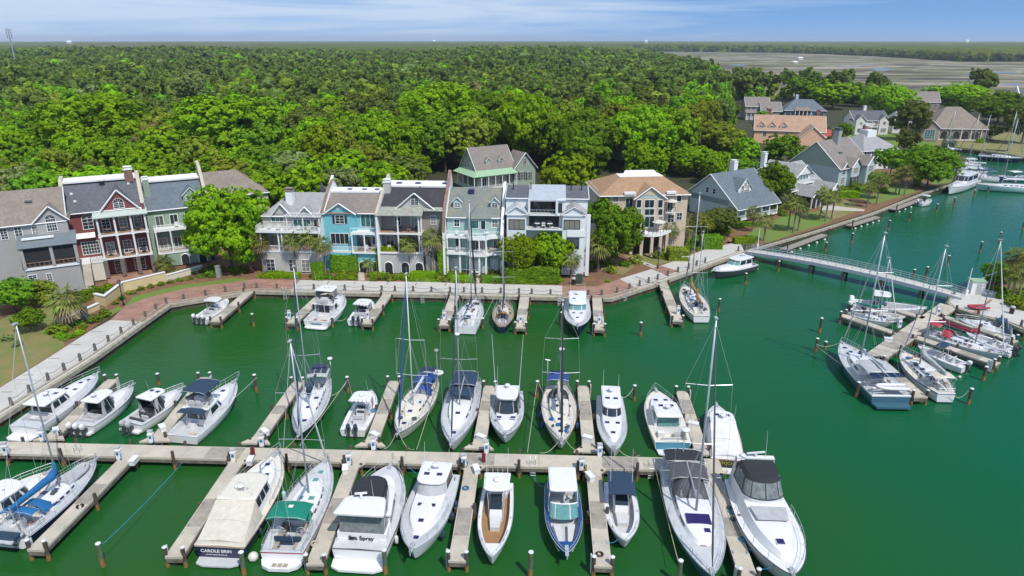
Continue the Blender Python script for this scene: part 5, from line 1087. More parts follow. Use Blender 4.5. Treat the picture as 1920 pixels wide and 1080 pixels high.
seat(root,-.6,L*.30,.45,.8,.5); seat(root,.6,L*.30,.45,.8,.5); seat(root,0,L*.10,.45,2.2,.5)
for s in (-1,1): b = MB(); b.prism([(s*.95,L*.58),(s*.3,L*.58),(s*.2,L*.84),(s*.5,L*.84)][::s],.45,.95); b.build('bow_seat',M['cush'],root)
outboards(root,2,.7,-.15,1.15,'gel',.8,1.2); bow_rail(root,h,.6,.14,.1); anchor(root,h)
open_boat('small white centre console with navy canvas top and two dark outboards',(1160,905),(1173,1013),3.0,1.0,1.5,console=(.36,.50),top=(.10,.50),topm='cnavy',n=2,col='dgrey',topz=2.75,tw=1.15,antennas=2,bowseat='cush',cock=(.10,.88),p=2.4)
r_,h_,z_ = sailboat('large slate blue hulled sloop with charcoal canopy and black bimini, bow to the camera',(1277,872),(1336,1078),4.7,1.45,1.9,side='slate',stripe='gel',dodg=None,bim='cblack',bimr=(-.02,.12),bimz=3.0,mast=.52,top=mast_top((1310,984),2.1,617),mk=dict(cover=None,boom=5.6,m='alu',furl='cgrey',sw=2.1,r=.14,rake=.3,spread=(.38,.68)),tw=.88,p=2.1,hat=((0,.58),(-.5,.68),(.05,.77)),win=2,th=.5,wf=.66,trunkr=(.36,.78),cock=(.04,.34),wm='glass')
canopy(r_,'cockpit_canopy','cgrey',h_.L*.13,h_.L*.30,h_.w(.2)*.74,3.0,.3,base=1.5,posts=True,rows=8)
dodger(r_,h_.L*.36,h_.w(.35)*.66,1.75,'cgrey',2.4,1.35,True)
b = MB(); b.box(-1.0,1.0,h_.L*.55,h_.L*.63,z_(0,h_.L*.55),z_(0,h_.L*.55)+.16); b.build('dark_deck_window',M['hatch'],r_); radar(r_,.0,h_.L*.02,5.3,.45,.2); b = MB(); b.tube([(0,h_.L*.02,1.4),(0,h_.L*.02,5.4)],.07,6); b.build('radar_pole',M['steel'],r_)
root,h = boat('large white express yacht with black bimini and clear enclosure, right of the last near pier',(1404,900),(1487,1077),5.0,1.6,2.2,'motor boat','express_yacht',p=2.5,rake=1.6)
L = h.L; make_hull(root,h,'gel','gel','boot'); make_deck(root,h,'gel',(.02,.16),.6,'deck',.6); rub(root,h,'dgrey',.05); bow_rail(root,h,.36,.75,.14,pulpit=.3)
tr,zt,cwf = cabin_trunk(root,h,.16,.88,.95,.80,taper=.82); w = 1.95
bot = outline(L*.10,L*.40,w,w*.9,1.2); tp = outline(L*.10,L*.34,w*.88,w*.76,.9); b = MB(); shell(b,bot,[(x*1.0,y) for x,y in bot],1.5,3.1); b.build('helm_deck',M['gel'],root)
b = MB(); panel(b,bot,tp,3.1,4.3,0,1,.4,21.6,0); b.build('clear_enclosure',M['vinyl'],root)
b = MB(); [panel(b,bot,tp,3.1,4.3,0,1,i-.1,i+.1,.03) for i in (.6,4,7.6,11,14.4,18,21.4)]; panel(b,bot,tp,3.1,4.3,.0,.07,.4,21.6,.03); b.build('enclosure_seams',M['cblack'],root)
bt_ = [(x*.98,y) for x,y in tp]; b = MB(); b.smooth = True; shell(b,bt_,[(x*.8,L*.1+(y-L*.1)*.92) for x,y in bt_],4.28,4.6); b.build('bimini_top',M['cblack'],root)
seat(root,-.5,L*.2,3.1,.9,.6,'tan'); seat(root,.7,L*.27,3.1,1.1,.6,'cush',False); seat(root,.8,L*.2,3.1,.8,.5,'cush')
b = MB(); [b.add([(s*w*1.0,L*.02,1.6),(s*w*1.0,L*.12,1.6),(s*w*.85,L*.09,4.6),(s*w*.85,L*.05,4.6)],[(0,1,2,3),(3,2,1,0)]) for s in (-1,1)]; b.box(-w*.85,w*.85,L*.05,L*.09,4.6,4.72); b.build('radar_arch',M['gel'],root)
open_array(root,0,L*.07,4.72,1.7); radar(root,1.1,L*.07,4.7,.3,.05); antenna(root,-.9,L*.07,4.7,2.5)
b = MB(); o = [(-1.5,L*.44),(1.5,L*.44),(1.25,L*.58),(-1.25,L*.58)]; b.add([(x,y,zt(0,y)+.30) for x,y in o],[(0,1,2,3)]); b.build('windscreen_cover',M['clgrey'],root); hatches(root,[(.1,L*.76,zt(0,L*.76)+.10,.6,.6)])
b = MB(); b.prism([(-2.2,.1),(-2.0,-1.0),(2.0,-1.0),(2.2,.1)],.3,.5); b.build('swim_platform',M['gel'],root); anchor(root,h); seat(root,1.1,L*.05,.6,1.0,.6,'tan')
for t in (.3,.42): fender(root,(h.w(t)+.15),L*t,1.5,'cnavy',.7,.2)
# ------------------------------------------------------------------ along the quay
open_boat('white centre console with triple white outboards beside the brick quay',(374,598),(427,560),2.9,.95,1.5,console=(.42,.55),top=(.40,.66),n=3,col='gel',topz=2.6,tw=1.1,inset=.35,antennas=1)
r_,h_,w_,zr_ = convertible('white flybridge sportfisherman with white hardtop and cluttered cockpit',(592,602),(641,552),4.3,1.2,2.1,hard=True,side='gel',stripe='gel',plat=.7,cab=(.34,.66),toprng=(.34,.62),wm='cwhite',tz=2.0,boot='aqua')
lettering(r_,'Aquasition',.42,(0,-.05,.78),m='slate',bold=.01)
for x,c in ((-.9,'cred'),(.2,'tan'),(.7,'ctan')): b = MB(); b.cbox((x,1.4,.62),(.4,.35,.35)); b.build('cooler',M[c],r_)
open_boat('small white hardtop outboard boat with clear curtains, right of the flybridge fisherman',(668,601),(696,563),3.1,1.0,1.5,console=(.42,.58),top=(.30,.64),n=2,col='cnavy',topz=2.6,tw=1.4,encl=True,antennas=0,radar_=True)
M['r'] = M['cblack']
sailboat('white racing sloop with open cockpit and furled black headsail, stern to the camera',(872,614),(893,560),3.9,1.15,1.5,side='gel',stripe='gel',mast=.56,top=mast_top((884,575),1.6,374),mk=dict(cover='cblack',boom=4.6,furl='cblack',m='alu',sw=1.9,r=.11,cb=.14,furl_r=.12),tw=.85,hat=((0,.66),(-.4,.5),(.4,.5),(0,.82)),gear=14,seed=12,p=2.0)
sailboat('small wooden decked sloop with pointed stern, curved tan dodger and navy hull',(941,612),(946,562),3.2,1.1,1.5,side='navy',stripe='teak',deckm='teakg',trunkm='gel2',toe='teak',dodg='ctan',mast=.60,top=mast_top((943,582),1.6,422),mk=dict(cover='cblack',boom=4.2,furl='cgrey',m='alu',sw=1.6,r=.1,cb=.18),tw=.3,gear=8,seed=15,p=2.0)
sedan('dark hulled sedan cruiser with pale green windscreen, bow to the camera at the quay',(1082,560),(1083,611),4.0,1.3,2.2,side='navy',stripe='gel',cab=(.12,.58),cw=.74,ch=1.6,rk=1.0,over=.6,cock=(.02,.10),glass='glassg',hat=3,roofhat=1,plat=.5,trunk=.86,th=.5,wins=2,p=2.6)
r_,h_,z_ = sailboat('white ketch with two tan sail covers at the pier on the right of the quay',(1316,592),(1284,535),4.0,1.25,1.85,side='gel',stripe='dgrey',deckm='gel2',mast=.66,top=mast_top((1298,556),1.8,365),mk=dict(cover='ctan',boom=4.0,cb=.34,m='alu',sw=1.9,r=.12,furl='cgrey'),dodg='clgrey',gear=14,seed=21,tw=.6,th=.4,wf=.6,hat=((0,.52),(0,.80)),bimr=(.1,.2))
sail_rig(r_,h_,.32,13.2,r=.09,spread=(.45,),sw=1.2,boom=3.2,boomz=2.7,cover='ctan',fore=False,back=False,base=1.5,cb=.3,name='mizzen_mast')
sedan('dark hulled white sport coupe with teak foredeck moored by the footbridge',(1408,492),(1338,507),3.7,1.25,1.75,side='dgrey',stripe='gel',cab=(.14,.62),cw=.76,ch=1.5,rk=1.3,over=.4,cock=(.02,.13),glass='glassg',hat=0,roofhat=0,trunk=.84,th=.35,rail=0,wins=2,plat=.6,p=2.6)
# ------------------------------------------------------------------ right hand dock
r_,h_,z_ = sailboat('biggest sloop of the right hand dock, slate blue hull, grey canopy, solar panels',(1672,742),(1579,642),4.9,1.5,2.0,side='slate',stripe='gel',dodg=None,mast=.60,top=mast_top((1617,663),2.2,430),mk=dict(cover=None,boom=6.0,m='alu',sw=2.1,r=.14,furl='clgrey',spread=(.4,.7)),tw=.9,p=2.1,hat=((0,.80),(-.3,.88),(.5,.7)),win=2,th=.7,wf=.66,trunkr=(.36,.76),cock=(.08,.3),gear=8,seed=30,wm='glass')
canopy(r_,'cockpit_canopy','clgrey',h_.L*.18,h_.L*.44,h_.w(.3)*.72,3.1,.28,base=1.6); b = MB(); b.smooth = False
for i in range(4): b.box(-1.8+.95*i,-.95+.95*i,h_.L*.09,h_.L*.17,3.25,3.28)
b.build('solar_panel',M['solar'],r_); dinghy(r_,0,h_.L*.035,2.4,3.6,1.4,math.pi/2,'gel'); b = MB(); b.tube([(0,h_.L*.2,4.0),(0,h_.L*.6,3.3)],.12,6); b.build('furled_boom',M['gel'],r_)
b = MB(); b.prism([(-2.1,0),(-1.9,-1.0),(1.9,-1.0),(2.1,0)],.3,.55); b.build('stern_platform',M['slate'],r_)
r_,h_,z_ = sailboat('white cruising sloop with sagging grey mainsail and cluttered stern, at the right hand dock',(1775,738),(1692,658),4.0,1.3,1.8,side='gel',stripe='cblue2',deckm='gel2',bim='ccream',bimr=(.06,.24),bimz=2.9,mast=.60,top=mast_top((1728,666),2.0,450),mk=dict(cover='clgrey',boom=5.4,cb=.36,m='alu',sw=1.9,r=.12,furl='clgrey'),tw=.5,gear=24,seed=33,th=.5,hat=((0,.72),(-.4,.62)),wf=.58,arch=False)
b = MB(); [b.tube([(s*1.3,1.2,1.3),(s*1.35,1.0,3.0)],.03,4) for s in (-1,1)]; b.lathe((1.2,.3,3.3),[(.001,0),(.2,.05),(.001,.3)],8); b.build('stern_pole',M['steel'],r_)
open_boat('white open fishing boat with small navy bimini, right of the grey sail sloop',(1812,686),(1722,648),2.6,.95,1.4,console=(.46,.56),top=(.40,.60),topm='cnavy',n=1,col='gel',topz=2.7,antennas=0,rod=0,curt=None)
sailboat('white sloop with faded red canvas and sail bag at the right hand dock',(1742,622),(1884,664),3.6,1.2,1.6,side='gel',stripe='gel',boot='teal',dodg='cred',bim='cred',bimr=(.02,.18),bimz=2.8,mast=.62,top=mast_top((1822,640),1.8,448),mk=dict(cover='cred',boom=5.2,cb=.36,m='alu',sw=1.7,furl='cwhite'),tw=.75,gear=8,seed=41,th=.45,win=5,hat=((0,.7),(0,.84)))
sedan('white cabin cruiser with navy cockpit canvas below the small plaza wall',(1898,622),(1800,598),3.1,1.1,1.5,cab=(.16,.44),cw=.76,ch=1.3,rk=.9,over=.2,cock=None,enclosure='cnavy',roof='cnavy',hat=2,roofhat=0,trunk=.8,th=.45,rail=.5,wins=1,radar_=False,plat=.5)
open_boat('grey outboard motor boat behind the red canvas sloop, stern to the right',(1902,657),(1812,622),2.9,1.0,1.4,console=(.4,.5),top=None,n=2,col='dgrey',seats=True)
open_boat('very long white centre console with hardtop beyond the right hand dock',(1600,566),(1738,577),3.6,1.1,1.8,console=(.34,.50),top=(.26,.50),n=3,col='gel',topz=3.0,tw=1.7,radar_=True,p=2.0,sc=1.1,antennas=2)
open_boat('white rigid inflatable boat with cream tubes at the left fingers of the right hand dock',(1622,586),(1698,594),2.6,.8,1.15,side='ccream',gun='ccream',console=(.35,.45),top=None,n=1,col='dgrey',inset=.5,floor='tan',p=3.2)
sailboat('small white sloop with green canvas lying left of the right hand dock',(1598,589),(1682,603),2.7,.9,1.2,side='gel',stripe='gel',mast=.58,top=10.5,mk=dict(cover='cgreen',boom=3.4,cb=.25,m='alu',sw=1.2,r=.08,furl='cwhite',spread=(.55,)),tw=.6,th=.35,wh=False,gear=5,seed=50)
open_boat('small skiff with a grey cowled outboard at the tip of the left fingers',(1596,577),(1640,581),1.9,.7,1.0,console=(.45,.55),top=None,n=1,col='gel',seats=False)
e_ = empty('dinghy',at(1833,574,ZQ+.5)[:],0.2,'small dark red inflatable dinghy stored on the plaza behind the seawall','dinghy'); dn = dinghy(e_,0,0,-.1,3.0,1.5,1.4,'cred',inner='black',name='hull')
# ------------------------------------------------------------------ far channel
sedan('white two decked motor yacht at the mouth of the side channel',(1826,336),(1780,351),4.2,1.4,2.3,cab=(.12,.62),cw=.8,ch=2.6,rk=1.8,over=.3,cock=None,hat=0,roofhat=0,trunk=.86,th=.7,rail=.5,wins=2,name='motor_yacht',plat=.5)
open_boat('small white centre console moored off the channel bulkhead',(1722,380),(1746,374),2.6,.9,1.3,top=(.35,.7),console=(.42,.55),n=1,topz=2.5,antennas=0)
sailboat('long white sloop with aqua hull lying across the mouth of the side channel',(1960,352),(1829,344),4.4,1.4,1.9,side='aqua',stripe='gel',boot='slate',mast=.62,top=mast_top((1868,343),2.0,222),mk=dict(cover='gel',boom=7.0,cb=.2,m='alu',sw=1.8,furl='cgrey',r=.13),th=.5,hat=((0,.7),))
sailboat('navy hulled sloop moored under the lawn of the brick house',(1835,291),(1918,296),4.2,1.5,1.9,side='navy',stripe='gel',mast=.62,top=mast_top((1886,292),2.0,208),mk=dict(cover='cblack',boom=6.5,cb=.22,m='alu',sw=1.8,furl='teal',r=.14),th=.6,hat=((0,.7),),gear=4,seed=61)
for i,(s,bw,tp,l) in enumerate([((1790,290),(1760,284),205,'white sloop with raked mast close under the palms of the side channel'),((1850,318),(1778,312),215,'white sloop second from the lawn in the side channel'),((1872,333),(1790,326),218,'white sloop with navy sail cover third from the lawn in the side channel')]):
 sailboat(l,s,bw,3.7,1.2,1.6,mast=.5,top=mast_top(((s[0]+bw[0])/2,(s[1]+bw[1])/2),1.6,tp),mk=dict(cover='cwhite' if i < 2 else 'cblue2',boom=5.0,cb=.25,m='alu',sw=1.6,furl='cgrey',r=.12),th=.5,hat=((0,.7),),bim='cwhite' if i == 0 else None,bimz=3.2)
sedan('white cabin boat among the sloops of the side channel',(1835,307),(1775,303),3.4,1.2,1.7,cab=(.2,.6),hat=0,roofhat=0,radar_=False); sedan('white and pale pink cabin boat nearest the channel bank',(1848,326),(1783,320),3.4,1.2,1.7,cab=(.2,.6),hat=0,roofhat=0,radar_=False,deckm='gel2')
open_boat('open boat with navy covers behind the long aqua hulled sloop',(1925,330),(1872,330),3.4,1.2,1.6,side='cblue2',top=(.3,.6),topm='cwhite',n=2,antennas=0)
# ------------------------------------------------------------------ lines
RL = [((341,868),(193,1020),1.2,2.2,.2,'ropeb','thin blue line from the main dock to the left near pile'),((405,775),(481,708),1.5,1.9,.1,'rope','pale line from the navy topped flybridge boat to the far pile'),((604,740),(652,712),1.3,1.8,.9,'rope','slack pale line from the navy hulled sloop to its pile'),
 ((560,812),(492,838),1.4,1.3,1.2,'ropey','yellow hose looping from the navy hulled sloop to the pier'),((562,835),(652,712),1.25,1.9,.1,'rope','long straight line with a float past the twin outboard centre console'),
 ((777,842),(748,812),1.25,1.5,.7,'rope','slack bow line of the cream sloop to the main dock'),((708,838),(742,812),1.25,1.5,.9,'rope','bow line of the cream sloop towards the power pedestal'),((781,843),(822,712),1.25,2.0,.1,'rope','long doubled line between the cream sloop and the blue canopy sloop'),
 ((989,848),(1007,718),1.25,2.2,.05,'rope','straight line from the main dock to the pile left of the ketch'),((1012,849),(1048,826),1.25,1.6,.5,'rope','left bow line of the ketch'),((1093,848),(1060,824),1.25,1.6,.4,'rope','right bow line of the ketch'),((1200,853),(1160,843),1.25,1.6,.5,'rope','bow line of the small sedan cruiser to the main dock'),
 ((1189,725),(1164,745),1.9,1.3,.5,'rope','stern line of the small sedan cruiser to its pile'),((1010,717),(1030,740),1.8,1.3,.6,'rope','stern line of the ketch to the left pile'),((1019,912),(993,868),1.2,1.25,.8,'ropeb','blue stern line of the bowrider to the ladder'),
 ((1163,1005),(1135,1012),1.4,1.25,.5,'ropeb','blue bow line of the navy topped centre console'),((1228,875),(1271,1050),1.25,1.6,.1,'rope','long tight line from the main dock to the pile by the large sloop'),((1346,898),(1388,905),1.25,1.6,.3,'ropeb','blue stern line of the large express yacht'),((1394,1012),(1412,1030),1.25,2.0,.4,'ropeb','blue spring line beside the large express yacht'),
 ((755,863),(792,895),1.25,1.3,.2,'ropeb','teal stern line of the white express cruiser'),((1420,1066),(1452,1060),1.3,2.0,.2,'ropeb','doubled blue bow line of the large express yacht'),((1530,645),(1577,641),1.7,2.0,.5,'rope','bow line of the biggest sloop to the left pile'),((1531,648),(1620,710),1.6,1.5,.2,'rope','long spring line of the biggest sloop'),
 ((1787,738),(1816,733),1.5,1.9,.7,'rope','stern line of the grey sail sloop to the right pile'),((906,598),(926,558),1.2,1.3,.1,'rope','line from the wooden sloop pile to the quay'),((625,598),(650,596),1.2,1.0,.4,'rope','stern line between the fisherman pile and the hardtop outboard boat'),((500,845),(520,838),1.25,1.6,.3,'rope','bow line of the cream canopy trawler')]
for a,c,za,zc,sg,m_,l in RL: rope(at(*a,za),at(*c,zc),sg,m_,.03,l)
# ------------------------------------------------------------------ houses
def siding(n,c): return wave_mat(n,c,tuple(k*.72 for k in c),2.6,'Z',.7,thr=.85,var=.05)
M['s_red'] = siding('dark_red_siding',(.20,.052,.048)); M['s_taupe'] = siding('grey_taupe_siding',(.34,.335,.32)); M['s_green'] = siding('sage_green_siding',(.25,.34,.24))
M['s_grey'] = siding('light_grey_siding',(.47,.46,.43)); M['s_teal'] = siding('turquoise_siding',(.16,.46,.52)); M['s_brown'] = siding('grey_brown_siding',(.30,.27,.24))
M['s_mint'] = siding('pale_mint_siding',(.34,.50,.47)); M['s_white'] = siding('pale_blue_white_siding',(.70,.735,.74)); M['s_dgreen'] = siding('muted_green_siding',(.30,.37,.31)); M['s_tan'] = mat('tan_stucco',(.56,.45,.33),.9,var=.08,scale=1.2)
M['s_cream'] = mat('cream_stucco',(.62,.57,.46),.9,var=.06); M['s_blue'] = siding('grey_blue_siding',(.40,.50,.51)); M['s_peach'] = mat('peach_stucco',(.74,.46,.30),.9,var=.06); M['s_navy'] = siding('slate_blue_siding',(.12,.19,.26)); M['s_cottage'] = siding('warm_white_siding',(.66,.66,.63))
M['s_brick'] = brick_mat('house_brick',(.24,.12,.09),(.17,.09,.07),(.26,.22,.19),.25,.09)
M['stone'] = brick_mat('rough_stone_pier',(.36,.28,.20),(.25,.19,.14),(.14,.12,.1),.5,.28)
M['yellow'] = mat('yellow_stucco_wall',(.60,.49,.26),.9,var=.07,scale=.8)
M['r_grey'] = shingle_mat('slate_grey_shingles',(.13,.14,.155),(.085,.09,.105)); M['r_brown'] = shingle_mat('brown_grey_shingles',(.27,.225,.18),(.19,.165,.135)); M['r_black'] = shingle_mat('charcoal_shingles',(.062,.062,.07),(.04,.04,.046))
M['r_taupe'] = shingle_mat('taupe_shingles',(.25,.22,.195),(.19,.165,.15)); M['r_lgrey'] = shingle_mat('light_grey_shingles',(.34,.34,.34),(.26,.26,.26)); M['r_slate'] = shingle_mat('mottled_green_slate',(.15,.19,.19),(.25,.22,.15),(.12,.16,.17))
M['r_cedar'] = shingle_mat('cedar_shingles',(.40,.255,.15),(.29,.18,.11)); M['r_bluegrey'] = shingle_mat('blue_grey_shingles',(.15,.18,.205),(.11,.13,.155))
M['m_green'] = wave_mat('pale_green_metal_roof',(.33,.50,.32),(.22,.36,.22),.8,'X',.45,thr=.93); M['r_peach'] = shingle_mat('salmon_tan_shingles',(.44,.29,.20),(.34,.22,.155)); M['m_pale'] = mat('pale_grey_green_metal_roof',(.50,.57,.51),.5,var=.08); M['m_light'] = wave_mat('silver_standing_seam_roof',(.52,.55,.58),(.34,.36,.39),1.1,'X',.4,thr=.94,metal=.2)
M['m_dark'] = wave_mat('dull_blue_grey_metal_roof',(.19,.22,.24),(.11,.13,.14),1.0,'X',.45,thr=.93,metal=.2); M['m_patina'] = mat('patinated_copper_roof',(.30,.38,.34),.6,var=.2,scale=1.5,dark=(.26,.20,.15)); M['m_red'] = wave_mat('red_metal_roof',(.42,.07,.05),(.30,.045,.035),1.0,'X',.5,thr=.93)
M['membrane'] = mat('white_roof_membrane',(.74,.74,.73),.8,var=.06,scale=.8); M['trim'] = mat('white_painted_trim',(.74,.75,.74),.5,var=.04); M['trimc'] = mat('cream_coping',(.50,.45,.36),.8,var=.12)
M['wpane'] = mat('window_glass',(.035,.05,.06),.06,var=.35,scale=1.3,spec=.8); M['wpanet'] = mat('green_tinted_window_glass',(.06,.17,.17),.06,var=.3,scale=1.5,spec=.8); M['dark'] = mat('screen_mesh_and_shaded_opening',(.022,.024,.026),.8,var=.3); M['ppost'] = M['trim']; M['inner'] = mat('shaded_porch_wall',(.12,.12,.115),.8)  # dark: porch screens, and shade painted into arches and open loggias
t_ = M['wpane'].node_tree; b_ = t_.nodes['Principled BSDF']; o_ = nn(t_,'ShaderNodeObjectInfo'); r_ = nn(t_,'ShaderNodeMapRange'); r_.inputs[1].default_value = .62; r_.inputs[2].default_value = .68; r_.inputs[4].default_value = .8; t_.links.new(o_.outputs['Random'],r_.inputs[0]); x_ = nn(t_,'ShaderNodeMixRGB'); x_.inputs[2].default_value = (.26,.25,.22,1); t_.links.new(r_.outputs[0],x_.inputs[0]); t_.links.new(b_.inputs['Base Color'].links[0].from_socket,x_.inputs[1]); t_.links.new(x_.outputs[0],b_.inputs['Base Color'])
M['shut'] = mat('black_shutter',(.02,.025,.03),.6); M['wood'] = mat('stained_deck_boards',(.33,.22,.15),.8,var=.15,scale=2); M['iron'] = mat('black_iron',(.015,.015,.016),.5)
class House:
 def __init__(s,anchor,ang,label,cat='house',name='town_house',zg=1.4,group=None):
  p = at(anchor[0],anchor[1],zg); s.zg = zg; s.a = math.radians(ang); s.p = p
  s.root = empty(name,(p.x,p.y,zg),s.a,label,cat,group)
 def f(s,px_,py_,d=0.0):
  v = 540 - py_; r = Vector((px_ - 960,CA*FPX + SA*v,-SA*FPX + CA*v)); n = Vector((-math.sin(s.a),math.cos(s.a),0)); o = Vector((0,0,CAM_H))
  q = s.p + n*d; t = (q - o).dot(n) / r.dot(n); h = o + r*t - s.p; u = Vector((math.cos(s.a),math.sin(s.a),0))
  return h.dot(u),h.z
 def box(s,name,m,x0,x1,y0,y1,z0,z1,parent=None):
  b = MB(); b.box(x0,x1,y0,y1,z0,z1); return b.build(name,M[m],parent or s.root)
 def win(s,x,z,w,h,d=0.0,cols=2,rows=2,arch=False,shut=None,frame='trim',pane='wpane',name='window',side=None,t=.09,parent=None):
  fr = MB(); pn = MB(); hw,hh = w/2,h/2
  def bx(b,a0,a1,b0,b1,o0,o1): b.box(a0,a1,o0,o1,b0,b1)
  if not arch:
   for a0,a1,b0,b1 in ((-hw-t,hw+t,hh,hh+t),(-hw-t*1.3,hw+t*1.3,-hh-t,-hh),(-hw-t,-hw,-hh,hh),(hw,hw+t,-hh,hh)): bx(fr,a0,a1,b0,b1,-.09,.0)
  else:
   N = 10; pts = [(hw*math.cos(math.pi*i/N),hh + hw*math.sin(math.pi*i/N)) for i in range(N+1)]; po = [((hw+t)*math.cos(math.pi*i/N),hh + (hw+t)*math.sin(math.pi*i/N)) for i in range(N+1)]
   for i in range(N): fr.add([(pts[i][0],-.09,pts[i][1]),(po[i][0],-.09,po[i][1]),(po[i+1][0],-.09,po[i+1][1]),(pts[i+1][0],-.09,pts[i+1][1])],[(0,1,2,3),(3,2,1,0)])
   for a0,a1,b0,b1 in ((-hw-t*1.3,hw+t*1.3,-hh-t,-hh),(-hw-t,-hw,-hh,hh),(hw,hw+t,-hh,hh)): bx(fr,a0,a1,b0,b1,-.09,.0)
   pn.add([(x_,-.02,z_) for x_,z_ in pts] ,[tuple(range(N,-1,-1))])
   for i in (3,5,7): a = math.pi*i/N; fr.tube([(0,-.04,hh),(hw*math.cos(a),-.04,hh+hw*math.sin(a))],.02,4)
   bx(fr,-hw,hw,hh-.03,hh+.03,-.06,-.01)
  for i in range(1,cols): k = -hw + w*i/cols; bx(fr,k-.025,k+.025,-hh,hh,-.06,-.01)
  for i in range(1,rows): k = -hh + h*i/rows; bx(fr,-hw,hw,k-.022,k+.022,-.055,-.01)
  pn.quad((-hw,-.02,-hh),(hw,-.02,-hh),(hw,-.02,hh),(-hw,-.02,hh))
  o = fr.build(name,M[frame],parent or s.root); o.location = (x,d,z)
  if side == 'L': o.location = (d,x,z); o.rotation_euler.z = -math.pi/2
  if side == 'R': o.location = (d,x,z); o.rotation_euler.z = math.pi/2
  pn.build('pane',M[pane],o)
  if shut:
   b = MB(); [b.box(sg*(hw+t+.22)-.2,sg*(hw+t+.22)+.2,-.06,0,-hh,hh) for sg in (-1,1)]; b.build('shutters',M[shut],o)
  return o
 def winp(s,x0,y0,x1,y1,d=0.0,**k):
  a = s.f(x0,(y0+y1)/2,d)[0]; c = s.f(x1,(y0+y1)/2,d)[0]; xm = (x0+x1)/2; z1 = s.f(xm,y0,d)[1]; z0 = s.f(xm,y1,d)[1]
  return s.win((a+c)/2,(z0+z1)/2,max(.3,abs(c-a)-.18),max(.3,z1-z0-.18),d,**k)
 def rail(s,x0,x1,y,z,h=.95,m='trim',sides=0.0,name='railing',dense=True):
  b = MB(); b.box(x0,x1,y-.04,y+.04,z+h-.08,z+h); b.box(x0,x1,y-.03,y+.03,z+.08,z+.15); n = max(2,int((x1-x0)/(.22 if dense else .6)))
  for i in range(n+1): q = x0+(x1-x0)*i/n; b.box(q-.025,q+.025,y-.025,y+.025,z+.1,z+h-.05)
  if sides:
   for x in (x0,x1):
    b.box(x-.04,x+.04,y+.05,y+sides,z+h-.08,z+h); b.box(x-.03,x+.03,y+.05,y+sides,z+.08,z+.15); k = max(2,int(sides/.25))
    for i in range(1,k+1): q = y+sides*i/k; b.box(x-.025,x+.025,q-.025,q+.02,z+.1,z+h-.05)
  return b.build(name,M[m],s.root)
 def column(s,x,y,z0,z1,r=.14,m='trim',sq=False,name='column'):
  b = MB()
  if sq: b.box(x-r,x+r,y-r,y+r,z0,z1)
  else: b.cyl((x,y),r,z0,z1,8); b.box(x-r*1.4,x+r*1.4,y-r*1.4,y+r*1.4,z0,z0+.12); b.box(x-r*1.4,x+r*1.4,y-r*1.4,y+r*1.4,z1-.14,z1)
  return b.build(name,M[m],s.root)
 def slope(s,name,m,pts,th=.14,parent=None):
  b = MB(); P_ = [Vector(p) for p in pts]; n = (P_[1]-P_[0]).cross(P_[-1]-P_[0]); n.normalize()
  if n.z < 0: n = -n
  k = len(P_); lo = [p - n*th for p in P_]; b.add(P_ + lo,[tuple(range(k)),tuple(range(2*k-1,k-1,-1))] + [(i,k+i,k+(i+1) % k,(i+1) % k) for i in range(k)])
  return b.build(name,M[m],parent or s.root)
 def gable_roof(s,x0,x1,y0,y1,ze,zr,m='r_grey',axis='x',oh=.45,wall=None,trim='trim',flat=0.0,name='roof',hipl=0.0,hipr=0.0):
  def T(u,v,z): return (u,v,z) if axis == 'x' else (v,u,z)
  if axis == 'x': u0,u1,v0,v1 = x0,x1,y0,y1
  else: u0,u1,v0,v1 = y0,y1,x0,x1
  vm = (v0+v1)/2; sl = (zr-ze)/((v1-v0)/2); r = empty(name,(0,0,0)); r.parent = s.root
  zz = ze-oh*sl; fa,fb = vm-flat/2,vm+flat/2; zt = zr-flat/2*sl
  U0,U1 = u0-oh*.6,u1+oh*.6
  s.slope('slope',m,[T(U0,v0-oh,zz),T(U1,v0-oh,zz),T(U1-hipr,fa,zt),T(U0+hipl,fa,zt)],.14,r)
  s.slope('slope',m,[T(U0,v1+oh,zz),T(U1,v1+oh,zz),T(U1-hipr,fb,zt),T(U0+hipl,fb,zt)],.14,r)
  if hipl: s.slope('slope',m,[T(U0,v0-oh,zz),T(U0,v1+oh,zz),T(U0+hipl,fb,zt),T(U0+hipl,fa,zt)] if flat else [T(U0,v0-oh,zz),T(U0,v1+oh,zz),T(U0+hipl,vm,zt)],.14,r)
  if hipr: s.slope('slope',m,[T(U1,v0-oh,zz),T(U1,v1+oh,zz),T(U1-hipr,fb,zt),T(U1-hipr,fa,zt)] if flat else [T(U1,v0-oh,zz),T(U1,v1+oh,zz),T(U1-hipr,vm,zt)],.14,r)
  if flat: s.slope('flat_roof','membrane',[T(U0+hipl,fa,zt+.05),T(U1-hipr,fa,zt+.05),T(U1-hipr,fb,zt+.05),T(U0+hipl,fb,zt+.05)],.2,r)
  if wall:
   for u,hp in ((u0,hipl),(u1,hipr)):
    if hp: continue
    b = MB(); d = .12 if u == u0 else -.12; b.add([T(u,v0,ze-.02),T(u,v1,ze-.02),T(u,vm,zr-.1),T(u+d,v0,ze-.02),T(u+d,v1,ze-.02),T(u+d,vm,zr-.1)],[(0,1,2),(5,4,3),(0,3,4,1),(1,4,5,2),(2,5,3,0)]); b.build('gable_wall',M[wall],s.root)
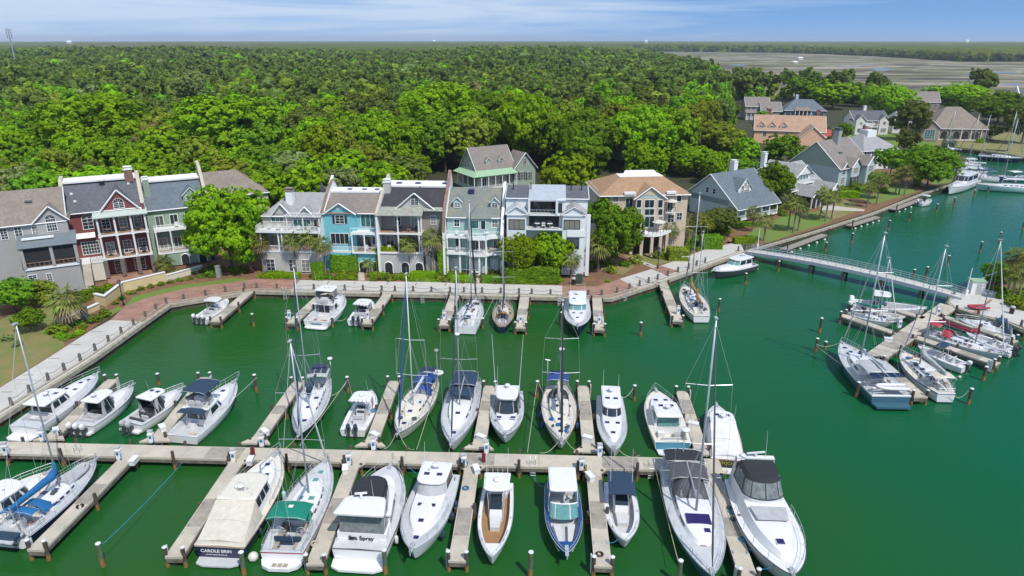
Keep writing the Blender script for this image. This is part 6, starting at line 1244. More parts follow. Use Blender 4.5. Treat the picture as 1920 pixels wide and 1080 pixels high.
  if trim:
   b = MB()
   for u,hp in ((U0,hipl),(U1,hipr)):
    if hp: continue
    for a,c in ((v0-oh,vm),(v1+oh,vm)): b.tube([T(u,a,zz-.08),T(u,c,zr-.08)],.11,4)
   b.tube([T(U0,v0-oh,zz-.1),T(U1,v0-oh,zz-.1)],.1,4); b.tube([T(U0,v1+oh,zz-.1),T(U1,v1+oh,zz-.1)],.1,4)
   if hipl: b.tube([T(U0,v0-oh,zz-.1),T(U0,v1+oh,zz-.1)],.1,4)
   if hipr: b.tube([T(U1,v0-oh,zz-.1),T(U1,v1+oh,zz-.1)],.1,4)
   b.build('fascia',M[trim],r)
  return r
 def front_gable(s,xc,w,ze,h,yf,yb,wall,m,trim='trim',oh=.35,win=None,dentil=False,name='cross_gable'):
  r = empty(name,(0,0,0)); r.parent = s.root; hw = w/2; sl = h/hw; zz = ze-oh*sl
  for sg in (-1,1): s.slope('slope',m,[(xc+sg*(hw+oh),yf-oh,zz),(xc+sg*(hw+oh),yb,zz),(xc,yb,ze+h),(xc,yf-oh,ze+h)],.12,r)
  b = MB(); b.add([(xc-hw,yf,ze-.02),(xc+hw,yf,ze-.02),(xc,yf,ze+h-.1),(xc-hw,yf+.12,ze-.02),(xc+hw,yf+.12,ze-.02),(xc,yf+.12,ze+h-.1)],[(0,1,2),(5,4,3),(0,3,4,1)]); b.build('gable_wall',M[wall],r)
  b = MB(); [b.tube([(xc+sg*(hw+oh),yf-oh-.02,zz-.06),(xc,yf-oh-.02,ze+h-.06)],.12,4) for sg in (-1,1)]
  if dentil:
   for sg in (-1,1):
    for i in range(14): k = (i+.5)/14; b.cbox((xc+sg*(hw+oh)*(1-k),yf-oh+.02,zz+(h+oh*sl)*k-.22),(.14,.1,.14))
  b.build('rake_trim',M[trim],r)
  if win: s.win(xc,win[1],win[0],win[2],yf-.01,arch=win[3],cols=2,rows=3,parent=r)
  return r
 def dormer(s,xc,w,z0,hw_,hr,yf,yb,wall,m,arch=False,trim='trim',cols=2):
  r = empty('dormer',(0,0,0)); r.parent = s.root; b = MB(); a = w/2
  b.add([(xc-a,yf,z0),(xc+a,yf,z0),(xc+a,yf,z0+hw_),(xc,yf,z0+hw_+hr),(xc-a,yf,z0+hw_),(xc-a,yb,z0),(xc+a,yb,z0),(xc+a,yb,z0+hw_),(xc-a,yb,z0+hw_)],[(0,1,2,3,4),(1,6,7,2),(5,0,4,8)]); b.build('cheeks',M[wall],r)
  for sg in (-1,1): s.slope('slope',m,[(xc+sg*(a+.2),yf-.2,z0+hw_-.15),(xc+sg*(a+.2),yb,z0+hw_-.15),(xc,yb,z0+hw_+hr),(xc,yf-.2,z0+hw_+hr)],.08,r)
  b = MB(); [b.tube([(xc+sg*(a+.2),yf-.22,z0+hw_-.18),(xc,yf-.22,z0+hw_+hr-.03)],.07,4) for sg in (-1,1)]; b.build('rake_trim',M[trim],r)
  s.win(xc,z0+hw_*.48,w*.62,hw_*.66,yf-.01,arch=arch,cols=cols,rows=3,parent=r,t=.08)
 def party(s,x,y0,prof,m='s_grey',cop='trimc',th=.4,z0=0.0,name='party_wall'):
  b = MB(); n = len(prof); P_ = [(y0,z0)] + prof + [(prof[-1][0],z0)]
  k = len(P_); b.add([(x-th/2,y,z) for y,z in P_] + [(x+th/2,y,z) for y,z in P_],[tuple(range(k-1,-1,-1)),tuple(range(k,2*k))] + [(i,(i+1) % k,k+(i+1) % k,k+i) for i in range(k)])
  w = b.build(name,M[m],s.root); b = MB()
  for (a,za),(c,zc) in zip(prof,prof[1:]):
   e = th/2+.07; b.add([(x-e,a,za),(x+e,a,za),(x+e,c,zc),(x-e,c,zc),(x-e,a,za+.14),(x+e,a,za+.14),(x+e,c,zc+.14),(x-e,c,zc+.14)],[(3,2,1,0),(4,5,6,7),(0,1,5,4),(1,2,6,5),(2,3,7,6),(3,0,4,7)])
  b.build('coping',M[cop],w); return w
 def chimney(s,x,y,z0,z1,w=.9,m='s_grey',cap='trim',cw=1.0):
  b = MB(); b.box(x-w/2,x+w/2,y-w/2,y+w/2,z0,z1); c = b.build('chimney',M[m],s.root); b = MB(); b.box(x-w*.58,x+w*.58,y-w*.58,y+w*.58,z1,z1+.18); b.box(x-w*.4,x+w*.4,y-w*.4,y+w*.4,z1+.18,z1+.5); b.box(x-w*.52,x+w*.52,y-w*.52,y+w*.52,z1+.5,z1+.58); b.build('chimney_cap',M[cap],c)
 def arches(s,xs,w,zs,d,wall='s_grey',trim='trim'):
  for x in xs:
   b = MB(); N = 10; hw = w/2; pts = [(x+hw,d-.02,.02)] + [(x+hw*math.cos(math.pi*i/N),d-.02,zs+hw*math.sin(math.pi*i/N)) for i in range(N+1)] + [(x-hw,d-.02,.02)]; b.add(pts,[tuple(range(len(pts)-1,-1,-1))]); o = b.build('archway',M['dark'],s.root)  # near-black face stands in for the shade inside the arch
   b = MB(); b.tube([(p[0],d-.05,p[2]) for p in pts],.1,4); b.build('arch_trim',M[trim],o)
 def porch(s,x0,x1,yf,levels,cols,wallm='inner',post='trim',floor='trim',rail=None,dark=True,r=.13,sq=False,railm='trim',railh=.95,rp='slim'):
  for z0,z1 in levels:
   s.box('porch_floor',floor,x0,x1,yf,-.02,z0-.28,z0); b = MB(); b.box(x0+.1,x1-.1,yf+.12,-.08,z0,z0+.012); b.build('deck_boards',M['wood'],s.root)
   for x in cols: s.column(x,yf+.18,z0,z1,r,post,sq)
   if rail: s.rail(x0+.1,x1-.1,yf+.12,z0,railh,railm,0)
 def shed(s,name,m,x0,x1,yf,yb,zf,zb,th=.12): return s.slope(name,m,[(x0,yf,zf),(x1,yf,zf),(x1,yb,zb),(x0,yb,zb)],th)
 def furniture(s,x0,x1,y,z,n=3,seed=1,cols=('cwhite','dgrey','wood')):
  R = random.Random(seed)
  for i in range(n):
   x = x0+(x1-x0)*(i+.5)/n; b = MB(); k = R.random(); yy = y+R.uniform(-.2,.3)
   if k < .6:
    b.box(x-.3,x+.3,yy-.3,yy+.3,z+.3,z+.42); b.box(x-.3,x+.3,yy+.22,yy+.3,z+.42,z+.95); [b.box(x+sx*.28-.03,x+sx*.28+.03,yy-.3,yy+.3,z,z+.6) for sx in (-1,1)]; nm = 'porch_chair'
   else: b.cyl((x,yy),.5,z+.68,z+.74,10); b.cyl((x,yy),.06,z,z+.68,6); nm = 'porch_table'
   o = b.build(nm,M[R.choice(cols)]); o.parent = None; o.matrix_world = s.mw() @ Matrix.Identity(4); tag(o,None,'chair' if nm == 'porch_chair' else 'table'); s.loose.append(o)
 loose = []
 def mw(s): return Matrix.Translation((s.p.x,s.p.y,s.zg)) @ Matrix.Rotation(s.a,4,'Z')
FURN = 0
def furnish(H,where,x0,x1,y,z,n,seed=1,cols=('cwhite','dgrey','wood')):
 k = len(House.loose); H.furniture(x0,x1,y,z,n,seed,cols)
 w_ = ['first','second','third','fourth','fifth']
 for i,o in enumerate(House.loose[k:]):
  cn = {'white_canvas': 'white','dark_grey_plastic': 'dark','stained_deck_boards': 'wooden','light_grey_canvas': 'pale grey'}[o.data.materials[0].name]
  tag(o,'%s porch %s, %s from the left %s' % (cn,o['category'],w_[i],where),None,'porch furniture ' + where)
# ---- left row, turned towards the basin
ROWA = 29.0
H = House((150,521),ROWA,'tall dark red townhouse with white arched gable window and two colonnaded galleries'); W_ = H.f(288,500)[0]; ze = H.f(127,397)[1]; D = 11.0
H.box('wall','s_red',0,W_,0,D,0,ze)
zr = H.f(175,339,6.0)[1]
r = H.gable_roof(0,W_,0,12.0,ze,zr,'r_grey','x',.5,None,'trim',flat=0)
H.slope('flat_roof','membrane',[(0,5.2,zr+.25),(W_,5.2,zr+.25),(W_,8.6,zr+.45),(0,8.6,zr+.45)],.3)
for x,m_ in ((-.15,'s_red'),(W_+.1,'s_red')): H.party(x,-.9,[(-.9,ze+.4),(-.2,ze+.7),(5.6,zr+.55),(8.8,zr+.7),(9.0,zr)],m_,'trimc',.45)
x0 = H.f(190,470,-2.4)[0]; x1 = H.f(283,455,-2.4)[0]; zA = H.f(240,480,-2.4)[1]; zB = H.f(240,436,-2.4)[1]; zC = H.f(240,402,-2.4)[1]
xs = [x0+(x1-x0)*k for k in (.03,.36,.68,.97)]
H.porch(x0,x1,-2.4,[(zA,zB-.28),(zB,zC)],xs,floor='trim',r=.17,rail=None)
H.box('porch_back','s_red',x0,x1,-.06,0,0,zC); H.slope('porch_roof','m_pale',[(x0-.3,-2.8,zC),(x1+.3,-2.8,zC),(x1+.3,.05,zC+.5),(x0-.3,.05,zC+.5)],.16)
for x in xs: H.column(x,-2.2,0,zA-.28,.32,'stone',True,'stone_pier')
for z in (zA,zB):
 for k in (.18,.52,.82): H.win(x0+(x1-x0)*k,z+1.15,1.15,2.1,-.06,cols=2,rows=4,name='french_door')
for k in (.3,.7): H.win(x0+(x1-x0)*k,1.2,1.6,2.0,-.06,cols=2,rows=3)
gx = (H.f(180,396,-.5)[0]+H.f(265,376,-.5)[0])/2; gw = H.f(265,376,-.5)[0]-H.f(180,396,-.5)[0]; H.front_gable(gx,gw-.7,zC+.45,H.f(221,354,-.5)[1]-zC-.5,-.5,5.0,'s_red','r_grey',dentil=True,win=(1.5,zC+1.35,.9,True),oh=.35)
H.winp(154,409,176,430,0,arch=True,cols=2,rows=3)
H.winp(153,452,188,477,0,cols=6,rows=4,name='french_door'); b = MB(); a = H.f(138,447,-.8)[0]; c = H.f(178,439,-.8)[0]; H.slope('awning','trim',[(a,-1.0,H.f(158,447,-1)[1]),(c,-1.0,H.f(158,447,-1)[1]),(c,0,H.f(158,437,0)[1]),(a,0,H.f(158,437,0)[1])],.05)
b = MB(); zt = zA
b.box(.2,x0,-3.2,0,zt-.3,zt); b.box(.2,.45,-4.2,0,zt,zt+.9); b.build('terrace',M['trim'],H.root); H.box('terrace_wall','s_cream',.25,x0-.1,-3.1,-.05,0,zt-.3)
b = MB(); n = 12
for i in range(n): b.box(1.0,2.3,-3.2-.33*(i+1),-3.2-.33*i,0,zt*(1-(i+1)/(n+1)))
b.build('stairs',M['pathc'],H.root); b = MB(); b.box(.6,.95,-7.4,-3.0,0,1.3); b.add([(.6,-7.2,1.0),(.95,-7.2,1.0),(.95,-3.2,zt+.9),(.6,-3.2,zt+.9),(.6,-7.2,0),(.95,-7.2,0),(.95,-3.2,0),(.6,-3.2,0)],[(0,1,2,3),(7,6,5,4),(4,5,1,0),(5,6,2,1),(6,7,3,2),(7,4,0,3)]); b.build('stair_wall',M['s_cream'],H.root)
b = MB(); b.tube([(2.35,-7.1,.9),(2.35,-3.2,zt+.9),(x0,-3.2,zt+.9)],.04,4); [b.tube([(2.35,-3.2-.39*i,zt*(1-i/10)),(2.35,-3.2-.39*i,zt*(1-i/10)+.9)],.025,4) for i in range(11)]; [b.tube([(2.35+(x0-2.35)*i/8,-3.2,zt),(2.35+(x0-2.35)*i/8,-3.2,zt+.9)],.025,4) for i in range(9)]; b.build('iron_railing',M['iron'],H.root)
H.chimney(W_-1.2,5.4,zr-.5,zr+1.6,1.3,'s_brick','membrane'); b = MB(); b.lathe((W_*.52,4.6,zr+.1),[(.001,-.1),(.5,0),(.52,.08),(.001,.2)],12); b.build('roof_vent',M['trimc'],H.root)
for x,y in ((1.6,1.8),(1.2,3.4),(W_-1.5,4.6)): H.box('skylight' if 0 else 'roof_hatch','membrane',x-.2,x+.2,y-.2,y+.2,ze+(zr-ze)*y/6,ze+(zr-ze)*y/6+.3)
RED = H
furnish(H,'on the lower gallery of the red townhouse',x0+.4,x1-.4,-1.3,zA+.02,4,2,('dgrey','wood')); furnish(H,'on the upper gallery of the red townhouse',x0+.4,x1-.4,-1.3,zB+.02,3,5,('dgrey','cwhite','wood'))
def garden_wall(pts,h,label,m='yellow'):
 root = empty('garden_wall',(0,0,0),0,label,'wall'); P_ = px(pts,ZQ); b = MB(); strip_prism(b,P_,-.15,.15,ZQ-.1,ZQ+h); b.build('wall',M[m],root); b = MB(); strip_prism(b,P_,-.25,.25,ZQ+h,ZQ+h+.12); b.build('coping',M['trim'],root)
garden_wall([(115,612),(150,596),(186,579)],.9,'low yellow garden wall running down to the dry lawn')
garden_wall([(181,569),(199,573),(232,547),(312,527)],1.6,'long yellow garden wall with white coping below the red townhouse')
garden_wall([(312,527),(380,508)],1.0,'white topped low wall in front of the green townhouse','s_cream')
for x,y,l in ((161,600,'grey stone gate pier at the end of the low yellow wall'),(411,520,'grey stone pier under the big tree by the brick quay')):
 p = at(x,y,ZQ); b = MB(); b.box(-.35,.35,-.35,.35,0,2.0); b.box(-.42,.42,-.42,.42,2.0,2.15); tag(b.build('gate_pier',mat('grey_green_stone',(.26,.29,.26),.85),loc=(p.x,p.y,ZQ)),l,'pier')
H = House((20,556),ROWA,'grey townhouse at the left edge with brown hipped roof and dark screened porch'); W_ = H.f(145,520)[0]; X0 = -9.0; ze = H.f(120,408)[1]
H.box('wall','s_taupe',X0,W_,0,11,0,ze)
zr = H.f(60,354,5.5)[1]; H.gable_roof(X0,W_,0,11,ze,zr,'r_brown','x',.5,None,hipl=4)
gx = H.f(98,424,-.4)[0]; H.front_gable(gx,4.3,ze+.1,2.1,-.4,3.5,'s_taupe','r_brown'); H.box('bay','s_taupe',gx-2.1,gx+2.1,-.4,0,ze-3.4,ze+.1); H.winp(86,409,107,434,-.42,arch=True,cols=4,rows=4)
for a in ((0,428,15,450),(27,425,43,449),(60,423,73,446)): H.winp(*a,0,cols=2,rows=4)
za = H.f(80,500,-2.6)[1]; zb_ = H.f(80,462,-2.8)[1]; x0 = H.f(38,470,-2.6)[0]; x1 = H.f(139,450,-2.6)[0]
H.box('porch_floor','trim',x0,x1,-2.6,-.02,za-.4,za); H.box('screen','dark',x0+.15,x1-.15,-2.42,-2.36,za,zb_-.1); H.slope('porch_roof','m_dark',[(x0-.4,-3.0,zb_),(x1+.3,-3.0,zb_),(x1+.3,0,zb_+1.5),(x0-.4,0,zb_+1.5)],.12)
for k in (0.01,.54,.99): H.column(x0+(x1-x0)*k,-2.5,za,zb_-.05,.22,'s_taupe',True)
H.box('base_wall','s_taupe',x0,x1,-2.4,-.02,0,za-.4); H.rail(x0+.1,x1-.1,-2.55,za,.8,'wood',dense=False); H.winp(88,512,99,532,-2.42,cols=2,rows=4,name='french_door'); H.winp(52,515,70,524,-2.42)
b = MB(); b.box(x0+.3,x0+4.6,-1.6,-.05,zb_+.95,zb_+1.15); b.build('balcony',M['trim'],H.root)
for x,y in ((W_-4.5,3.4),): b = MB(); b.box(x-.5,x+.5,y-.5,y+.5,ze+(zr-ze)*y/5.5-.1,ze+(zr-ze)*y/5.5+.12); b.build('skylight',M['r_grey'],H.root)
H = House((291,497),ROWA,'sage green townhouse with small gabled dormer, half hidden by the big round tree'); W_ = H.f(402,470)[0]; ze = H.f(282,391)[1]
H.box('wall','s_green',.1,W_,0,11,0,ze); zr = H.f(310,338,6.0)[1]
H.gable_roof(.3,W_-.3,0,12,ze,zr,'r_bluegrey','x',.5,None); H.slope('flat_roof','membrane',[(.3,5.2,zr+.25),(W_-.3,5.2,zr+.25),(W_-.3,8.6,zr+.45),(.3,8.6,zr+.45)],.3)
H.party(W_,-.9,[(-.9,ze+.4),(-.2,ze+.8),(6.2,zr+2.0),(8.8,zr+2.6),(9.2,zr-1.5)],'s_green','trimc',.4)
dx = H.f(357,366,1.2)[0]; H.dormer(dx,2.6,ze+.55,1.15,1.25,.9,4.2,'s_green','r_bluegrey'); H.chimney(.9,3.2,ze,zr+.9,1.0,'s_green','membrane')
x0,x1 = .8,W_-1.0; zB = H.f(310,431,-2.2)[1]; zA = H.f(310,474,-2.2)[1]
H.porch(x0,x1,-2.2,[(zA,zB-.28)],[x0+(x1-x0)*k for k in (.02,.3,.6,.9)],rail=True,railh=.9); H.box('balcony_floor','trim',x0,x1,-2.2,0,zB-.28,zB); H.rail(x0,x1,-2.1,zB,.9)
for z in (zA,zB):
 for k in (.14,.42,.72): H.win(x0+(x1-x0)*k,z+1.1,1.2,2.0,0,cols=2,rows=1,name='french_door')
H.box('base_wall','s_green',x0,x1,-2.1,-.02,0,zA-.28); H.arches([x0+(x1-x0)*.5,x0+(x1-x0)*.85],1.4,1.3,-2.12); furnish(H,'on the balcony of the sage green townhouse',x0+3,x1-1,-1.2,zB,3,3,('cwhite',))
H = House((405,466),ROWA,'townhouse with broad brown hipped roof behind the big round tree'); W_ = 11.0; ze = 10.5
H.box('wall','s_grey',0,W_,0,11,0,ze); zr = H.f(430,319,6)[1]; H.gable_roof(.2,W_,0,12,ze,zr,'r_brown','x',.5,None,hipr=5.0); H.winp(389,364,403,374,-.02); b = MB()
# ---- middle row facing the camera
ROWB = -3.2
def b_house(xl,yb,xr,label,wall):
 H = House((xl,yb),ROWB,label); H.W = H.f(xr,yb)[0]; return H
H = b_house(505,502,612,'light grey townhouse with white pergola and white roof decks, left end of the middle row','s_grey'); W_ = H.W; ze = H.f(560,402)[1]; z3 = H.f(560,432,-1.5)[1]; z2 = H.f(560,471,-2.2)[1]
H.box('wall','s_grey',0,W_,0,10,0,ze); zr = H.f(590,361,4.5)[1]; H.gable_roof(0,W_,0,9.5,ze,zr,'r_lgrey','x',.4,'s_grey',hipl=4.0)
H.front_gable(H.f(572,392,-.2)[0],2.8,ze,1.5,-.2,2.8,'s_grey','r_lgrey'); H.front_gable(H.f(527,392,-.1)[0],3.2,ze+.1,1.9,-.1,3.5,'s_grey','r_lgrey'); H.chimney(H.f(544,370,2.5)[0],2.5,ze,H.f(544,358,2.5)[1],1.2,'trim','r_brown')
H.slope('roof_wing','r_lgrey',[(W_-3.4,9.5,ze),(W_-.2,9.5,ze),(W_-1.6,6.0,zr+1.6)],.1)
H.porch(-.2,W_,-2.2,[(z2,z3-.28)],[0,W_*.30,W_*.36,W_*.68,W_-.1],rail=True); H.box('deck','trim',-.6,W_,-2.4,0,z3-.28,z3); H.rail(-.5,W_-.1,-2.3,z3,.95,sides=2.2)
for k in (.16,.55,.82): H.win(W_*k,z2+1.2,1.7,1.9,0,cols=2,rows=1)
H.winp(508,406,532,416,0,cols=3,rows=1,pane='wpanet'); H.winp(550,411,583,427,0,cols=4,rows=1,name='french_door',pane='wpanet'); H.winp(588,411,602,427,0,cols=2,rows=1)
b = MB(); a = H.f(536,404,-2.3)[0]; c = H.f(597,404,-2.3)[0]; zt = H.f(566,407,-2.3)[1]; [b.box(x-.08,x+.08,-2.35,-2.2,z3,zt) for x in (a,(a+c)/2,c)]; b.box(a-.4,c+.4,-2.4,-2.25,zt,zt+.18); b.box(a-.4,c+.4,-.3,-.15,zt,zt+.18)
for i in range(15): x = a-.2+(c-a+.4)*i/14; b.box(x-.04,x+.04,-2.7,0,zt+.18,zt+.3)
b.build('pergola',M['trim'],H.root); H.box('base_wall','s_grey',0,W_,-2.1,-.02,0,z2-.28)
for k,w in ((.12,1.4),(.5,1.3),(.72,1.3)): H.win(W_*k,1.25,w,2.1,-2.12,cols=2,rows=3,name='french_door')
H.party(W_+.1,-2.4,[(-2.4,z3+.9),(-1.2,z3+2.2),(-.4,ze+.2),(4.6,zr+.7),(7.5,zr+1.8),(9.5,zr+.2)],'trim','s_brick',.35); furnish(H,'on the roof deck of the grey pergola townhouse',.5,W_-1,-1.4,z3,5,8,('cwhite',))
H = b_house(614,501,717,'bright turquoise townhouse with black shuttered window and white deck','s_teal'); W_ = H.W; ze = H.f(690,397)[1]; z3 = H.f(690,437,-2.2)[1]; z2 = H.f(690,473,-2.4)[1]
H.box('wall','s_teal',0,W_,0,11,0,ze); zr = H.f(680,360,5.0)[1]; H.gable_roof(.2,W_-.1,0,10,ze,zr,'r_taupe','x',.4,None); H.slope('flat_roof','membrane',[(.2,4.6,zr+.2),(W_,4.6,zr+.2),(W_,7.6,zr+.35),(.2,7.6,zr+.35)],.3)
gx = H.f(637,395,-1.0)[0]; H.box('bay','s_teal',.15,gx+2.6,-1.0,0,0,ze); H.front_gable(gx,5.0,ze+.05,1.7,-1.0,4.0,'s_teal','r_taupe'); b = MB(); b.box(.1,gx+2.8,-1.35,-.9,ze-.12,ze+.05); b.build('gable_ledge',M['r_cedar'],H.root)
b = MB(); N = 8; b.add([(gx+.7*math.cos(math.pi*i/N),-1.03,ze+.5+.7*math.sin(math.pi*i/N)) for i in range(N+1)],[tuple(range(N,-1,-1))]); b.build('fan_vent',M['s_blue'],H.root)
H.winp(628,403,646,420,-1.0,cols=2,rows=3,shut='shut'); H.winp(676,401,712,426,0,cols=4,rows=1,name='french_door',pane='wpanet'); H.winp(620,437,655,458,-1.0,cols=4,rows=1,name='french_door')
a = H.f(659,460,-2.4)[0]; H.box('deck','trim',a,W_-.1,-2.4,0,z3-.3,z3); H.porch(a,W_-.1,-2.4,[(z2,z3-.3)],[a+.1,(a+W_)/2,W_-.25],rail=True,railm='s_cream'); H.rail(a,W_-.2,-2.3,z3,.9,'trim',dense=False); H.box('base_wall','s_teal',0,W_,-1.9,-.02,0,z2-.3); H.arches([H.f(680,490,-1.9)[0],H.f(704,490,-1.9)[0]],1.35,1.2,-1.92)
for k in (.2,.5,.8): H.win(a+(W_-a)*k,z2+1.15,1.1,2.0,0,cols=1,rows=1,name='french_door')
H.box('terrace','trim',0,a,-1.9,0,z2-.3,z2-.1); H.rail(0,a,-1.85,z2-.1,.9); H.party(0,-1.6,[(-1.6,z2+2),(-1.0,ze-.2),(0,ze+.3),(4.8,zr+.8),(7.6,zr+2.4),(7.9,zr)],'s_teal','trim',.3); furnish(H,'on the lower porch of the turquoise townhouse',a+.5,W_-.5,-1.2,z2+.02,3,4)
for k in (.35,.62,.85): H.box('skylight','hatch',W_*k-.4,W_*k+.4,5.6,6.3,zr+.3,zr+.42)
b = MB(); b.box(W_-3.6,W_-2.0,-2.2,-.2,z3,z3+.9);
H = b_house(719,504,838,'grey brown townhouse with charcoal roof, big front gable and two galleries','s_brown'); W_ = H.W; ze = H.f(800,390)[1]; z3 = H.f(750,437,-2.4)[1]; z2 = H.f(750,473,-2.4)[1]
H.box('wall','s_brown',0,W_,0,11,0,ze); zr = H.f(790,350,5.5)[1]; H.gable_roof(.2,W_-.2,0,11,ze,zr,'r_black','x',.4,None); H.slope('flat_roof','membrane',[(.2,5.0,zr+.25),(W_-.2,5.0,zr+.25),(W_-.2,8.6,zr+.5),(.2,8.6,zr+.5)],.3)
gx = H.f(778,387,-.3)[0]; H.front_gable(gx,6.4,ze+.1,H.f(778,361,-.3)[1]-ze-.1,-.3,5.0,'s_grey','r_black',win=(1.3,ze+1.1,1.0,True)); c = H.f(790,420,-2.4)[0]; zp = H.f(750,404,-2.6)[1]
H.slope('porch_roof','m_patina',[(-.2,-2.8,zp),(c+.2,-2.8,zp),(c+.2,-.2,ze+.2),(-.2,-.2,ze+.2)],.12); H.slope('porch_roof','m_patina',[(c+.2,-1.0,ze-.3),(W_,-1.0,ze-.3),(W_,-.2,ze+.2),(c+.2,-.2,ze+.2)],.12)
H.porch(-.1,c,-2.4,[(z2,z3-.28),(z3,zp)],[.1,c*.46,c*.93,c-.08],r=.13); H.winp(740,406,752,423,0,cols=2,rows=2); H.winp(770,407,784,425,0,cols=2,rows=4,name='french_door'); H.winp(807,404,818,421,0,cols=2,rows=3)
for k in (.2,.5,.8): H.win(c*k,z2+1.2,1.3,2.1,0,cols=2,rows=1,name='french_door')
H.win(W_*.8,z2+1.3,1.1,1.6,0,cols=2,rows=3); H.box('base_wall','s_grey',0,c,-2.2,-.02,0,z2-.28); H.arches([c*.2,c*.58,c*.9],1.5,1.3,-2.22); furnish(H,'on the upper gallery of the grey brown townhouse',c*.4,c*.95,-1.3,z3+.02,3,9,('dgrey','wood')); furnish(H,'on the lower gallery of the grey brown townhouse',c*.1,c*.95,-1.3,z2+.02,4,10,('cwhite','dgrey'))
H.chimney(.6,4.2,ze,zr+1.0,1.2,'s_grey','membrane'); H.party(0,-2.6,[(-2.6,ze-.6),(-.4,ze+.4),(5.2,zr+.7),(8.6,zr+1.6),(8.8,zr)],'trim','trimc',.35); H.party(W_,-2.6,[(-2.6,z3+.2),(-1.0,ze-.6),(-.3,ze+.5),(5.2,zr+.8),(7.4,zr+2.6),(8.8,zr+.6)],'trim','s_brick',.4)
for k in (.2,.5,.93): H.box('skylight','hatch',W_*k-.5,W_*k+.5,6.2,7.0,zr+.42,zr+.55)
b = MB(); n = 9
for i in range(n): b.box(c+.3+.42*i,c+.3+.42*(i+1),-1.6,-.3,0,z2*(1-(i+1)/(n+1)))
b.build('stairs',M['pathc'],H.root)
H = b_house(841,507,943,'pale mint townhouse with mottled slate roof, two small dormers and white balconies','s_mint'); W_ = H.W; ze = H.f(890,404)[1]; z3 = H.f(890,445,-2.0)[1]; z2 = H.f(890,477,-2.6)[1]
H.box('wall','s_mint',0,W_,0,10,0,ze); zr = H.f(890,351,5.5)[1]; H.gable_roof(.2,W_-.1,0,11,ze,zr,'r_slate','x',.4,None)
H.slope('bay_roof','r_slate',[(W_*.35,-.4,ze-.25),(W_*.42,-1.5,ze-.25),(W_*.72,-1.5,ze-.25),(W_*.80,-.4,ze-.25),(W_*.57,2.6,ze+(zr-ze)*.48)],.1); b = MB(); b.prism([(W_*.38,0),(W_*.43,-1.2),(W_*.71,-1.2),(W_*.77,0)],0,ze-.3); b.build('bay',M['s_mint'],H.root)
for x_ in (858,928): H.dormer(H.f(x_,386,1.6)[0],1.5,ze+.9,1.3,.75,1.3,3.6,'s_mint','r_slate')
H.winp(851,411,862,425,0,cols=2,rows=2,t=.16); H.winp(922,411,934,427,0,cols=2,rows=2,t=.16); H.winp(881,413,898,429,-1.2,cols=1,rows=1,pane='wpanet'); H.winp(901,413,911,431,-1.2,cols=1,rows=1,name='french_door')
b = MB(); b.prism([(0,0),(0,-1.6),(W_*.36,-1.9),(W_*.43,-2.9),(W_*.72,-2.9),(W_*.8,-1.9),(W_,-1.6),(W_,0)],z3-.3,z3); b.build('balcony',M['trim'],H.root)
b = MB(); P_ = [(0,-1.6),(W_*.36,-1.9),(W_*.43,-2.9),(W_*.72,-2.9),(W_*.8,-1.9),(W_,-1.6)];
for (xa,ya),(xb,yb2) in zip(P_,P_[1:]):
 n = max(2,int(math.hypot(xb-xa,yb2-ya)/.25)); b.tube([(xa,ya+.1,z3+.9),(xb,yb2+.1,z3+.9)],.05,4); [b.tube([(xa+(xb-xa)*i/n,ya+(yb2-ya)*i/n+.1,z3),(xa+(xb-xa)*i/n,ya+(yb2-ya)*i/n+.1,z3+.9)],.035,4) for i in range(n+1)]
b.build('balcony_railing',M['trim'],H.root); b = MB(); b.prism([(0,0),(0,-1.9),(W_*.36,-2.1),(W_*.43,-3.1),(W_*.72,-3.1),(W_*.8,-2.1),(W_,-1.9),(W_,0)],z2-.3,z2); b.build('porch_floor',M['trim'],H.root)
for x,y in ((.15,-1.5),(W_*.24,-1.6),(W_*.44,-2.7),(W_*.6,-2.7),(W_*.72,-2.7),(W_-.15,-1.5)): H.column(x,y,z2,z3-.3,.13); H.column(x,y,0,z2-.3,.15,'trim',True)
H.rail(0,W_*.36,-1.8,z2,.9); H.rail(W_*.43,W_*.72,-3.0,z2,.9); H.rail(W_*.78,W_,-1.9,z2,.9)
for k in (.2,.52,.66,.9): H.win(W_*k,z2+1.15,1.1,2.0,0 if k in (.2,.9) else -1.22,cols=2,rows=1,name='french_door')
for k in (.1,.55,.8): H.win(W_*k,1.2,1.9,2.0,-.02 if k != .55 else -1.25,cols=1,rows=6,pane='trim',name='garage_door')
H.party(W_+.05,-3.0,[(-3.0,z2+3.5),(-1.4,z3+2.2),(-.3,ze+.4),(5.4,zr+.7),(6.2,zr+.8),(8.0,zr-.6)],'trim','trim',.35); H.box('skylight','hatch',W_*.35,W_*.35+1.0,4.0,5.0,zr-.9,zr-.1); furnish(H,'on the white balcony of the pale mint townhouse',1,W_-2,-1.2,z3,4,12,('cwhite',)); furnish(H,'on the lower porch of the pale mint townhouse',1,W_-1,-1.4,z2,4,13,('cwhite','wood'))
H = b_house(949,508,1097,'wide pale blue white house with silver metal roof panel and large black framed windows','s_white'); W_ = H.W; ze = H.f(1070,371,.0)[1]; zm = H.f(1070,402,-1.5)[1]; D = 10
H.box('wall','s_white',0,W_,0,D,0,ze); zr = H.f(1000,347,5)[1]; H.gable_roof(.1,W_,0,10,ze,zr,'r_grey','x',.3,'s_white')
xa = H.f(991,380,-.3)[0]; xb = H.f(1061,380,-.3)[0]; H.slope('metal_roof','m_light',[(xa,-1.4,H.f(1026,376,-1.4)[1]),(xb,-1.4,H.f(1026,376,-1.4)[1]),(xb,4.9,zr+.15),(xa,4.9,zr+.15)],.2)
